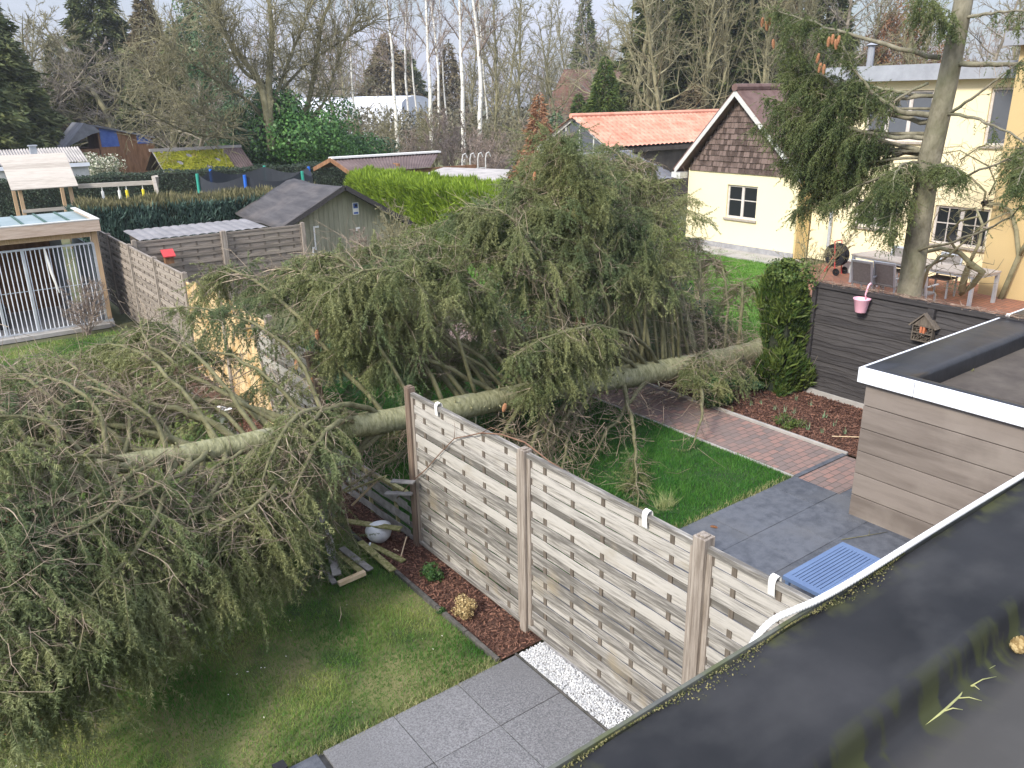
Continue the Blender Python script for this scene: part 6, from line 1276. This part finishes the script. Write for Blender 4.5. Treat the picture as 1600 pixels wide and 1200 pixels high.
# mossy roof shed, corrugated row, wooden shed with blue sheets
a = at(237, 237, 1, 40); b = at(385, 233, 1, 39); lo = at(233, 262, 0, a.x - .2)
ms = empty('mossy_shed', (a.x, 40, 0), 'low shed whose roof is covered in yellow-green moss behind the far hedge', 'shed'); Wm = b.x - a.x
tile_field(0, Wm * .8, -1.7, a.z - .95, 0, a.z, 30, 3, .02, .02, M_['corr2'], ms, 'roof'); tile_field(Wm * .8, Wm * 1.03, -1.7, a.z - .95, 0, a.z, 8, 1, .04, 0, M_['roof_br'], ms, 'roof')
g = np.random.default_rng(66); n = 9000; u = g.random(n); v = g.random(n) ** .9; c = np.stack([.05 + u * Wm * .78, -1.65 + 1.5 * v, a.z - .92 + .84 * v + .04 + .03 * g.random(n) * np.sin(u * 30) ** 2], 1); c = c[(np.sin(u * 17) * np.sin(v * 7 + u * 5) < .75)]
tag(quad_mesh('moss', leaf_quads(c, np.tile([0, -.5, .8], (len(c), 1)), np.full(len(c), .11), g, .5), M_['moss_roof'], ms), kind='stuff')
MB().box(-.1, Wm * 1.03, -.05, .05, a.z + .0, a.z + .12).build('ridge', M_['corr'], ms); MB().box(.1, Wm, -1.5, -1.4, 0, a.z - .9).box(.1, Wm, 1.0, 1.1, 0, a.z - .9).build('wall', M_['dark_board'], ms)
tile_field(0, Wm * 1.03, 1.7, a.z - .95, 0, a.z, 30, 1, .03, 0, M_['roof_br'], ms, 'roof')
a = at(-30, 238, 1, 43); b = at(142, 247, 1, 40.5); cs = empty('corrugated_shed', (a.x, 41, 0), 'white-walled shed with faded wavy corrugated roof and small metal flue at the left edge', 'shed'); W_ = b.x - a.x
tile_field(0, W_, 0, b.z - .2, 1.8, b.z + .35, 34, 1, .07, 0, M_['corr'], cs, 'roof'); MB().box(.1, W_ - .05, .15, .25, 0, b.z - .25).build('wall', M_['frame_w'], cs); MB().box(0, W_, -.02, .04, b.z - .36, b.z - .2).build('fascia', M_['white_metal'], cs)
fx = at(54, 245, 1, 41.5).x - a.x; MB().box(fx - .13, fx + .13, .4, .65, b.z - .1, b.z + .55).box(fx - .17, fx + .17, .36, .69, b.z + .551, b.z + .6).build('flue', M_['grey_metal'], cs)
A = at(150, 195, 1, 52); B = at(232, 215, 1, 52); wsd = empty('wooden_barn', (A.x, 52, 0), 'brown wooden outbuilding with blue sheet panels behind the flowering bush', 'outbuilding'); wz = at(195, 222, 1, 52).z
W1 = at(92, 200, 1, 52).x - A.x; W3 = at(238, 200, 1, 52).x - A.x; z1_ = at(160, 200, 1, 52).z; zb_ = at(200, 228, 1, 52).z
MB().prism([(0, 0, 0), (W3, 0, 0), (W3, 0, at(236, 214, 1, 52).z), (W3 * .1, 0, at(160, 197, 1, 52).z), (0, 0, z1_ - .1)], (0, 3, 0)).build('wall', M_['brown_board'], wsd)
MB().prism([(.1, -.03, zb_), (W3 * .35, -.03, zb_), (W3 * .33, -.03, z1_ - .15), (.1, -.03, z1_)], (0, .02, 0)).build('blue_panel', M_['blue_sheet'], wsd); MB().prism([(W3 * .68, -.03, zb_ + .1), (W3 * .97, -.03, zb_ + .1), (W3 * .97, -.03, z1_ - .75), (W3 * .68, -.03, z1_ - .4)], (0, .02, 0)).build('blue_panel', M_['blue_sheet'], wsd)
MB().prism([(W1, -.4, z1_ - 1.0), (W1 * .35, -.4, z1_ + .3), (W1 * .1, -.4, z1_ + .1), (.1, -.4, z1_ - .2), (W1 * .2, -.4, z1_ - .3)], (0, 3.5, 0)).prism([(0, -.2, z1_ + .06), (W3, -.2, z1_ - .66), (W3, -.2, z1_ - .56), (0, -.2, z1_ + .16)], (0, 3.3, 0)).build('roof', M_['tile_grey'], wsd)
MB().box(W1 + .4, -.02, .1, 3, 0, z1_ - 1.1).build('annex_wall', M_['brown_board'], wsd)
# far greenhouse
gA = gp(478, 92); gB = gp(655, 86); ghs = empty('polytunnel', (gA.x, gA.y, 0), 'long pale white greenhouse far behind the birches', 'greenhouse'); dv = gB - gA; rz = math.atan2(dv.y, dv.x); ghs.rotation_euler.z = rz; Lg = Vector((dv.x, dv.y)).length
tm = MB(); sec = [(3 * math.cos(t), 0, max(0, .9 * math.sin(t))) for t in [math.pi * i / 10 for i in range(11)]]
for k in range(1): tm.prism([(0, p[0] + 6.2 * k, p[2] + 4.1) for p in sec], (Lg, 0, 0))
tm.box(0, Lg, -3, 3, 0, 4.1); tm.build('cover', mat('white_foil', (.62, .66, .76), (.85, .88, .95), .3, .5, stretch=(3, 1, 1)), ghs); ribm = MB()
for i in range(18): ribm.box(i * Lg / 17 - .06, i * Lg / 17 + .06, -3.1, -3.001, .0, 2.2)
ribm.build('rib', M_['grey_metal'], ghs)
# ---------------------------------------------------------------- background trees
def mk_tree(name, meshes, loc, s, rz, label, cat='tree', group=None, mats=None):
    e_ = empty(name, loc, label, cat, group, rz=rz); e_.scale = (s, s, s)
    for nm, me in meshes:
        o = bpy.data.objects.new(nm, me); C.objects.link(o); o.parent = e_
    return e_
def proto(seed, bark, **k):
    t, s_ = bare_tree(seed, **k); V, F = seg_np(t, 7); a = np_mesh('trunk', V, [F], M_[bark], smooth=True); V, F = seg_np(s_, 3); b = np_mesh('crown', V, [F], M_[bark if bark != 'birch' else 'bare_purple'], smooth=True)
    r = [('trunk', a.data), ('crown', b.data)]; bpy.data.objects.remove(a); bpy.data.objects.remove(b); return r
tw_ = .011
P_bare = [proto(s, b, H=13, r=.17, nb=24, lv=(7, 5), first=.10, up=.3, spread=1.0, l1=.42, twig_r=tw_) for s, b in ((101, 'bare_bark'), (102, 'bare_grey'), (103, 'bare_bark'))]
P_up = [proto(s, b, H=13, r=.13, nb=26, lv=(6, 5), first=.12, up=1.2, spread=.7, l1=.38, twig_r=tw_) for s, b in ((111, 'bare_bark'), (112, 'bare_bark'))]
P_wide = [proto(s, b, H=9, r=.2, nb=22, lv=(8, 7), first=.06, up=.15, spread=1.2, l1=.62, twig_r=tw_, wob=.12) for s, b in ((121, 'bare_grey'), (122, 'bare_bark'))]
P_birch = [proto(s, 'birch', H=17, r=.15, nb=20, lv=(7, 7), first=.38, up=1.0, spread=.6, l1=.24, twig_r=.009, wob=.035, lean=l) for s, l in ((131, (0, 0)), (132, (.05, .02)), (133, (-.04, .03)))]
P_bush = [proto(s, b, H=4.2, r=.04, nb=12, lv=(6, 6), first=.03, up=.7, spread=.9, l1=.5, stems=5, twig_r=.009) for s, b in ((141, 'bare_bark'), (142, 'bare_purple'))]
ordn = ['first', 'second', 'third', 'fourth', 'fifth', 'sixth', 'seventh', 'eighth', 'ninth', 'tenth', 'eleventh', 'twelfth', 'thirteenth', 'fourteenth', 'fifteenth', 'sixteenth', 'seventeenth', 'eighteenth', 'nineteenth', 'twentieth']
rr = random.Random(77)
bl = [(560, 72, .6), (622, 68, 1.0), (642, 76, .75), (656, 78, .6), (674, 66, 1.1), (688, 74, .85), (700, 80, .55), (724, 58, 1.05), (750, 56, 1.1), (764, 76, .5), (448, 75, .7)]
bl.sort()
for i, (px, D, w) in enumerate(bl):
    p = gp(px, D); t = mk_tree('birch_tree', P_birch[i % 3], (p.x, p.y, 0), 1, rr.uniform(0, 6.28), 'slender white-barked birch, ' + ordn[i] + ' from the left behind the long brown shed', group='birches behind the long shed'); t.scale = (w * 1.15, w * 1.15, rr.uniform(.95, 1.15))
# big many-stemmed tree over the laurel
p = gp(420, 40); t_, s_ = bare_tree(151, H=11, r=.26, nb=15, lv=(8, 6), first=.10, up=.45, spread=1.0, l1=.6, stems=4, twig_r=.011, wob=.1)
bt = empty('boughed_tree', (p.x, p.y, 0), 'large leafless tree with several thick curving olive stems rising out of the laurel', 'tree')
tm = MB(); qq = lambda px, py, D=40: None
def pt40(px, py, y): return at(px, py, 1, y) - Vector((p.x, p.y, 0))
by_ = p.y
Sx = []; gq = np.random.default_rng(5)
stems = ((((425, 235), (412, 150), (400, 120), (370, 80), (345, 40), (332, -20)), .20), (((425, 235), (420, 130), (425, 60), (420, 0), (410, -60)), .19), (((448, 232), (480, 165), (495, 90), (505, 30), (530, -30)), .15), (((420, 180), (442, 120), (465, 60), (490, 0)), .10), (((425, 200), (390, 160), (330, 120), (290, 90), (250, 60)), .09), (((420, 215), (370, 200), (320, 180), (270, 140), (235, 120)), .08), (((415, 218), (350, 215), (290, 205), (230, 175)), .08), (((450, 215), (500, 170), (520, 120), (540, 60), (560, 20)), .09), (((440, 140), (480, 100), (540, 60), (590, 30)), .08), (((412, 130), (380, 110), (355, 60), (340, 30), (300, 0)), .1))
for pts, r in stems:
    P_ = [pt40(x, y, by_ + (i * .35 - .5) * (1 if r > .15 else -1)) for i, (x, y) in enumerate(pts)]; F_ = []
    for i in range(len(P_) - 1):
        a, b = P_[i], P_[i + 1]; pa = P_[max(i - 1, 0)]; pb = P_[min(i + 2, len(P_) - 1)]
        for j in range(5): t = j / 5; F_.append(.5 * ((2 * a) + (b - pa) * t + (2 * pa - 5 * a + 4 * b - pb) * t * t + (3 * a - pa - 3 * b + pb) * t ** 3))
    F_.append(P_[-1]); n_ = len(F_); tm.tube(F_, [r * (1 - .75 * i / n_) for i in range(n_)], 8)
    for i in range(int(n_ * .25), n_):
        for _ in range(3):
            c = np.array(F_[i]); d = nrm(np.array(F_[i] - F_[i - 1]) * .8 + gq.normal(size=3) * .4 * np.array([1, 1, .8]) + np.array([0, 0, .15])); L1 = gq.uniform(.8, 2.6); q_ = c.copy(); rr0 = .028
            for k in range(5):
                d = nrm(d + gq.normal(size=3) * .14); q2_ = q_ + d * L1 / 5; Sx.append([*q_, *q2_, rr0 * (1 - k / 6), rr0 * (1 - (k + 1) / 6)]); 
                for _m in range(2):
                    d3 = nrm(d + gq.normal(size=3) * .6); e3 = q2_ + d3 * gq.uniform(.3, 1.0); mid = (q2_ + e3) / 2 + gq.normal(size=3) * .06; Sx.append([*q2_, *mid, .012, .010]); Sx.append([*mid, *e3, .010, .006])
                    e4 = mid + nrm(d3 + gq.normal(size=3) * .7) * gq.uniform(.2, .6); Sx.append([*mid, *e4, .008, .005])
                q_ = q2_
tm.build('trunk', M_['bare_bark'], bt, smooth=True); seg_mesh('crown', Sx, M_['bare_bark'], bt)
g = np.random.default_rng(55)
# laurels and ivy
def leafy(name, p, r, h, n, m, size, label, cat, seed, lumps=16):
    g = np.random.default_rng(seed); e_ = empty(name, (p.x, p.y, 0), label, cat); quad_mesh('leaves', blob(g, n, r, r, h / 2, size, lumps, .42, .45, h * .5), m, e_)
    S_ = [[0, 0, 0, math.cos(a) * r * .5, math.sin(a) * r * .5, h * .7, .05, .02] for a in np.linspace(0, 6, 8)]; seg_mesh('stems', S_, M_['bare_bark'], e_); return e_
leafy('laurel_bush', gp(478, 42), 2.9, 5.3, 24000, M_['laurel'], .17, 'tall glossy green laurel at the foot of the many-stemmed tree', 'bush', 501)
leafy('laurel_bush', gp(522, 43), 2.6, 4.6, 19000, M_['laurel'], .17, 'bright green laurel right of the many-stemmed tree, above the long shed ridge', 'bush', 502)
leafy('ivy_bush', gp(565, 46), 2.8, 2.9, 14000, M_['ivy'], .14, 'low dark ivy mound sloping down to the long shed ridge', 'bush', 503)
leafy('ivy_bush', gp(420, 41.5), 2.0, 6.2, 19000, M_['ivy'], .13, 'ivy smothering the base of the many-stemmed tree', 'bush', 504)
leafy('laurel_bush', gp(392, 41), 1.5, 3.0, 8000, M_['laurel'], .15, 'small bright laurel right of the mossy shed roof', 'bush', 505)
leafy('flowering_bush', gp(95, 45), 2.4, 2.6, 9000, mat('yellowish_leaf', (.13, .14, .04), (.30, .29, .11), 1, .7, island=.25), .14, 'yellowish scrambling bush above the wavy corrugated roof', 'bush', 506)
leafy('flowering_bush', gp(160, 43), 1.5, 2.4, 5000, mat('pale_flower_leaf', (.12, .16, .08), (.62, .60, .48), 2.5, .7, island=.35), .11, 'bush with pale blossom left of the mossy shed roof', 'bush', 507)
# columns: ivy-clad trees and conifers
def ivy_column(px, D, h, r, label, seed, m='ivy', n=15000, size=.16, topw=.6):
    p = gp(px, D); g = np.random.default_rng(seed); e_ = empty('ivy_clad_tree', (p.x, p.y, 0), label, 'tree'); z = g.random(n); a = g.random(n) * 6.283
    rad = r * (1 - (1 - topw) * z) * (.75 + .25 * np.sin(a * 2 + z * 8) + .18 * np.sin(a * 5 - z * 19)) * (1 - .45 * g.random(n) ** 2); c = np.stack([np.cos(a) * rad + .3 * np.sin(z * 5), np.sin(a) * rad, z * h + .1], 1)
    quad_mesh('leaves', leaf_quads(c, np.stack([np.cos(a), np.sin(a), .2 + 0 * a], 1), np.full(n, size), g), M_[m], e_); tr_, S_ = bare_tree(seed, H=h * 1.15, r=.2, nb=14, lv=(5, 4), first=.3, up=.8, twig_r=.012); seg_mesh('trunk', tr_, M_['bare_bark'], e_, 6); seg_mesh('crown', S_, M_['bare_bark'], e_); return e_
ivy_column(352, 48, 11.5, 1.7, 'tall ivy-smothered tree left of the many-stemmed tree', 511, topw=.75)
ivy_column(330, 50, 9, 1.3, 'ivy-clad trunk beside the tall ivy-smothered tree', 512, n=7000, topw=.5)
ivy_column(1082, 56, 13, 1.2, 'ivy-covered trunk behind the orange barn roof', 513, n=9000)
ivy_column(1060, 60, 9, .9, 'second ivy-covered trunk behind the orange barn roof, shorter', 514, n=6000)
def conif(px, D, h, rb, label, seed, m='conifer', n=15000, size=.22, gaps=.35, rag=.28, dx=0, name='conifer', droop=.3, base=.02):
    p = gp(px, D); g = np.random.default_rng(seed); e_ = empty(name, (p.x, p.y, 0), label, 'conifer'); tri_mesh('foliage', conifer_np(g, h, rb, n, size, gaps, .05, base, rag, droop), M_[m], e_); MB().tube([(0, 0, 0), (0, 0, h * .95)], [.16, .02], 7).build('trunk', M_['bare_bark'], e_); return e_
conif(15, 48, 13, 3.6, 'dark conifer filling the top left corner', 521, n=34000, size=.3)
conif(-40, 42, 12, 3.6, 'dark conifer cut by the left edge of the photo', 522, n=30000, size=.3)
conif(55, 52, 8, 2.8, 'lower dark conifer at the left, behind the yellowish bush', 523, n=22000, size=.28)
conif(118, 60, 9.5, 1.9, 'narrow pointed conifer left of the tall middle conifer', 524, n=12000, size=.26)
conif(188, 62, 16, 3.6, 'tall ragged conifer behind the blue-panelled outbuilding', 525, n=36000, size=.3, rag=.4)
conif(160, 66, 9, 2.6, 'short olive conifer under the tall ragged one', 526, 'conifer_br', n=12000, size=.28)
conif(262, 62, 13, 2.6, 'rusty brown conifer between the ragged conifer and the ivy', 527, 'conifer_br', n=24000, size=.28, rag=.4)
conif(300, 58, 10, 2.4, 'olive conifer behind the mossy shed roof', 528, n=14000, size=.28)
conif(235, 56, 7, 2.3, 'low dark conifer right of the blue-panelled outbuilding', 529, n=12000, size=.26)
conif(358, 60, 8, 2.2, 'dark conifer behind the ivy-clad trunk', 530, n=10000, size=.26)
conif(612, 100, 12.5, 5.2, 'broad rounded brown-green conifer behind the birches', 531, 'conifer_br', n=16000, size=.42, rag=.15, gaps=.5)
conif(705, 100, 11.5, 2.4, 'narrow spiky conifer right of the broad rounded one', 532, 'conifer_br', n=8000, size=.38)
conif(640, 105, 11, 4, 'second rounded conifer just right behind the broad one', 533, 'conifer', n=12000, size=.4, gaps=.5)
conif(912, 100, 17, 2.3, 'tall slim conifer left of the old barn roof against the sky', 534, n=9000, size=.4, rag=.4)
conif(938, 90, 10.5, 1.6, 'small spiky conifer top above the old barn roof', 535, n=6000, size=.35, rag=.45)
conif(903, 48, 5.0, 1.3, 'smaller columnar cypress left of the old barn', 536, 'thuja', n=14000, size=.16, gaps=.3, rag=.12, name='cypress')
conif(942, 47, 6.9, 1.9, 'larger columnar cypress in front of the old barn roof', 537, 'thuja', n=26000, size=.17, gaps=.3, rag=.12, name='cypress')
conif(870, 50, 4.0, 1.6, 'small green conifer left of the columnar cypresses', 538, 'ivy', n=6000, size=.14, name='cypress')
conif(842, 44, 5.0, 1.0, 'dead orange-brown conifer just above the fallen crown', 539, 'beech', n=5000, size=.18, rag=.5, gaps=.6)
conif(815, 30, 2.6, 1.5, 'low rust-brown bush left of the fallen crown top', 540, 'beech', n=5000, size=.12, rag=.4, gaps=.7, name='beech_bush')
conif(790, 34, 1.9, 1.3, 'second low rust-brown bush by the pool rim', 541, 'beech', n=4000, size=.12, rag=.4, gaps=.7, name='beech_bush')
conif(1035, 57, 15, 4.2, 'large dark olive conifer behind the orange barn', 542, n=34000, size=.38, rag=.35)
conif(1120, 55, 16, 3.4, 'tall dark conifer left of the shingled gable', 543, n=32000, size=.38, rag=.35)
conif(985, 60, 7, 2.4, 'low olive conifer right of the columnar cypresses', 544, 'conifer_br', n=10000, size=.28)
conif(1165, 57, 17, 3.0, 'dark conifer directly behind the shingled gable', 545, n=28000, size=.38, rag=.35)
conif(1230, 60, 12, 3.0, 'olive conifer behind the hanging spruce boughs', 546, 'conifer_br', n=14000, size=.3, rag=.4)
conif(1075, 50, 5.5, 2.0, 'brownish conifer just above the orange barn ridge', 547, 'conifer_br', n=10000, size=.24, rag=.4)
conif(1000, 54, 9, 2.6, 'olive green conifer right behind the orange barn roof', 561, n=22000, size=.34, rag=.4)
conif(1060, 53, 11.5, 2.6, 'mossy green conifer above the middle of the orange ridge', 562, n=24000, size=.34, rag=.45)
conif(1140, 52, 10, 2.4, 'green conifer just left of the shingled gable peak', 563, n=22000, size=.34, rag=.45)
conif(1195, 56, 14, 3.0, 'tall olive conifer between shingled gable and hanging spruce boughs', 564, 'conifer_br', n=24000, size=.34, rag=.45)
conif(1270, 60, 14, 3.2, 'dark conifer behind the cone-laden bough tips', 565, n=22000, size=.36, rag=.4)
def beech(px, D, h, r, label, seed, n=12000, m='beech'):
    p = gp(px, D); g = np.random.default_rng(seed); e_ = empty('beech_tree', (p.x, p.y, 0), label, 'tree'); quad_mesh('leaves', blob(g, n, r, r, h * .42, .17, 30, .33, .5, h * .55), M_[m], e_); tr_, S_ = bare_tree(seed, H=h, r=.15, nb=18, lv=(5, 4), twig_r=.012); seg_mesh('trunk', tr_, M_['bare_grey'], e_, 6); seg_mesh('crown', S_, M_['bare_grey'], e_)
beech(1372, 58, 11.5, 3.0, 'rust-coloured beech still holding dead leaves behind the flat-roofed house', 551, 14000)
beech(1452, 56, 9, 2.2, 'smaller rust-coloured beech behind the standing spruce trunk', 552, 9000)
beech(1340, 62, 8.5, 2.2, 'low rust-coloured beech left of the big one above the house roof', 553, 7000)
# leafless trees, each placed
LT = [(30, 56, 0, 1.25, 'left of the tall middle conifers over the corrugated roof'), (90, 60, 1, 1.3, 'above the yellowish bush'), (135, 58, 0, 1.3, 'above the roof of the wooden outbuilding'), (185, 57, 1, 1.35, 'in front of the tall ragged conifer'), (225, 56, 0, 1.2, 'right of the tall ragged conifer'), (275, 53, 1, 1.2, 'in front of the rusty conifer'), (315, 46.5, 0, .8, 'in front of the ivy column')]
for i, (px, D, k, s, w) in enumerate(LT): p = gp(px, D); mk_tree('leafless_tree', P_wide[k], (p.x, p.y, 0), s * 1.05, i * 1.9, 'wide tangled leafless tree ' + w, group='tangled leafless trees at the left')
L2 = [(60, 75), (150, 80), (240, 78), (455, 90), (475, 62), (500, 95), (525, 70), (545, 88), (575, 98), (735, 85), (755, 98), (775, 66), (795, 82), (815, 70), (835, 90), (855, 72), (872, 62), (890, 82), (930, 76), (955, 88), (968, 60)]
for i, (px, D) in enumerate(L2):
    p = gp(px, D); b = (P_up if i % 2 else P_bare)[(i // 2) % 2]; wh = 'behind the birches' if px < 770 and px > 440 else ('in the far left treeline' if px < 300 else 'between birches and old barn')
    mk_tree('leafless_tree', b, (p.x, p.y, 0), 1.0 + rr.uniform(-.15, .25), i * 2.1, 'hazy grey-brown leafless tree ' + wh + ', ' + ordn[i % 20 if i < 20 else 0] + (' from the left in its row' if i < 20 else ' right beside the old barn'), group='leafless trees of the middle distance')
L3 = [(992, 52, 0), (1012, 50, 1), (1030, 48, 0), (1052, 56, 1), (1078, 55, 1), (1098, 50, 1), (1106, 52, 1), (1122, 51, 1), (1140, 54, 0), (1180, 50, 1), (1205, 54, 0), (1235, 52, 1), (1262, 56, 1), (1295, 54, 0), (1330, 58, 1), (1400, 56, 1), (1425, 52, 1), (1520, 58, 0), (1560, 55, 1), (1590, 60, 0)]
for i, (px, D, k) in enumerate(L3):
    p = gp(px, D); mk_tree('leafless_tree', (P_up if k else P_bare)[i % 2], (p.x, p.y, 0), 1.05 + rr.uniform(-.1, .25), i * 1.3, 'upright olive-grey leafless tree, ' + ordn[i] + ' from the left behind the orange barn and yellow house', group='leafless trees behind the yellow house')
for i, (px, D) in enumerate([(600, 52), (640, 50), (680, 54), (712, 48), (740, 50), (770, 46), (800, 48), (830, 52), (575, 54), (760, 42)]):
    p = gp(px, D); mk_tree('bare_thicket', P_bush[i % 2], (p.x, p.y, 0), rr.uniform(.7, 1.1), i, 'low brownish leafless thicket, ' + ordn[i] + ' from the left between birch trunks', 'bush', 'thickets between the birches')
p = gp(560, 21.5); mk_tree('bare_thicket', P_bush[1], (p.x, p.y, 0), .38, 1, 'thin reddish leafless shoots in front of the olive shed gable', 'bush')
p = gp(140, 17.5); mk_tree('bare_thicket', P_bush[1], (p.x, p.y, 0), .3, 2, 'low reddish twiggy shrub in front of the kennel bars', 'bush')
p = gp(640, 20); mk_tree('bare_thicket', P_bush[0], (p.x, p.y, 0), .6, 2, 'leafless shoots in front of the bright cypress hedge', 'bush')
# the far wood reads as one mass
g = np.random.default_rng(600); big = []
base_sets = [bare_tree(s, H=13, r=.16, nb=18, lv=(5, 3), twig_r=.022, up=.8) for s in (611, 612, 613)]
for i in range(75):
    px = g.uniform(-60, 1660); D = g.uniform(95, 150); p = gp(px, D); tr_, S_ = base_sets[i % 3]; A = np.concatenate([tr_, S_]); s = g.uniform(.85, 1.25); c, s2 = math.cos(i), math.sin(i); Rm = np.array([[c, -s2, 0], [s2, c, 0], [0, 0, 1]]) * s
    B = A.copy(); B[:, :3] = A[:, :3] @ Rm.T + np.array([p.x, p.y, 0]); B[:, 3:6] = A[:, 3:6] @ Rm.T + np.array([p.x, p.y, 0]); big.append(B)
tag(seg_mesh('woodland', np.concatenate(big), M_['bare_purple']), 'hazy mass of leafless woodland closing the view', 'woodland', kind='stuff')
n = 26000; px = g.uniform(-60, 1660, n); D = g.uniform(88, 130, n); P = np.array([list(gp(float(a), float(b))) for a, b in zip(px, D)]); P[:, 2] = g.random(n) ** 1.3 * 6.5
n2 = 15000; P2 = np.array([list(gp(float(a), float(b))) for a, b in zip(g.uniform(430, 880, n2), g.uniform(68, 83, n2))]); P2[:, 2] = g.random(n2) * (3.1 + .9 * np.sin(P2[:, 0] * .7)); P = np.concatenate([P, P2]); n += n2
tag(quad_mesh('undergrowth', leaf_quads(P, np.tile([0, -1., .2], (n, 1)), np.full(n, .42), g, .8, .35), mat('undergrowth_leaf', (.10, .095, .06), (.21, .19, .13), .2, .95, island=.2)), 'brownish green undergrowth at the foot of the far wood', 'undergrowth', kind='stuff')

# ---------------------------------------------------------------- air between the garden and the far wood
hz = MB().box(-152, 322, -62, 302, -1.3, 24).build('haze', bpy.data.materials.new('haze_air')); tag(hz, kind='stuff'); hm = hz.data.materials[0]; hm.use_nodes = True
t = hm.node_tree; t.nodes.remove(t.nodes['Principled BSDF']); pv = t.nodes.new('ShaderNodeVolumePrincipled'); pv.inputs['Color'].default_value = (.86, .9, 1, 1); pv.inputs['Density'].default_value = .0005; pv.inputs['Anisotropy'].default_value = 0
t.links.new(pv.outputs[0], t.nodes['Material Output'].inputs['Volume'])
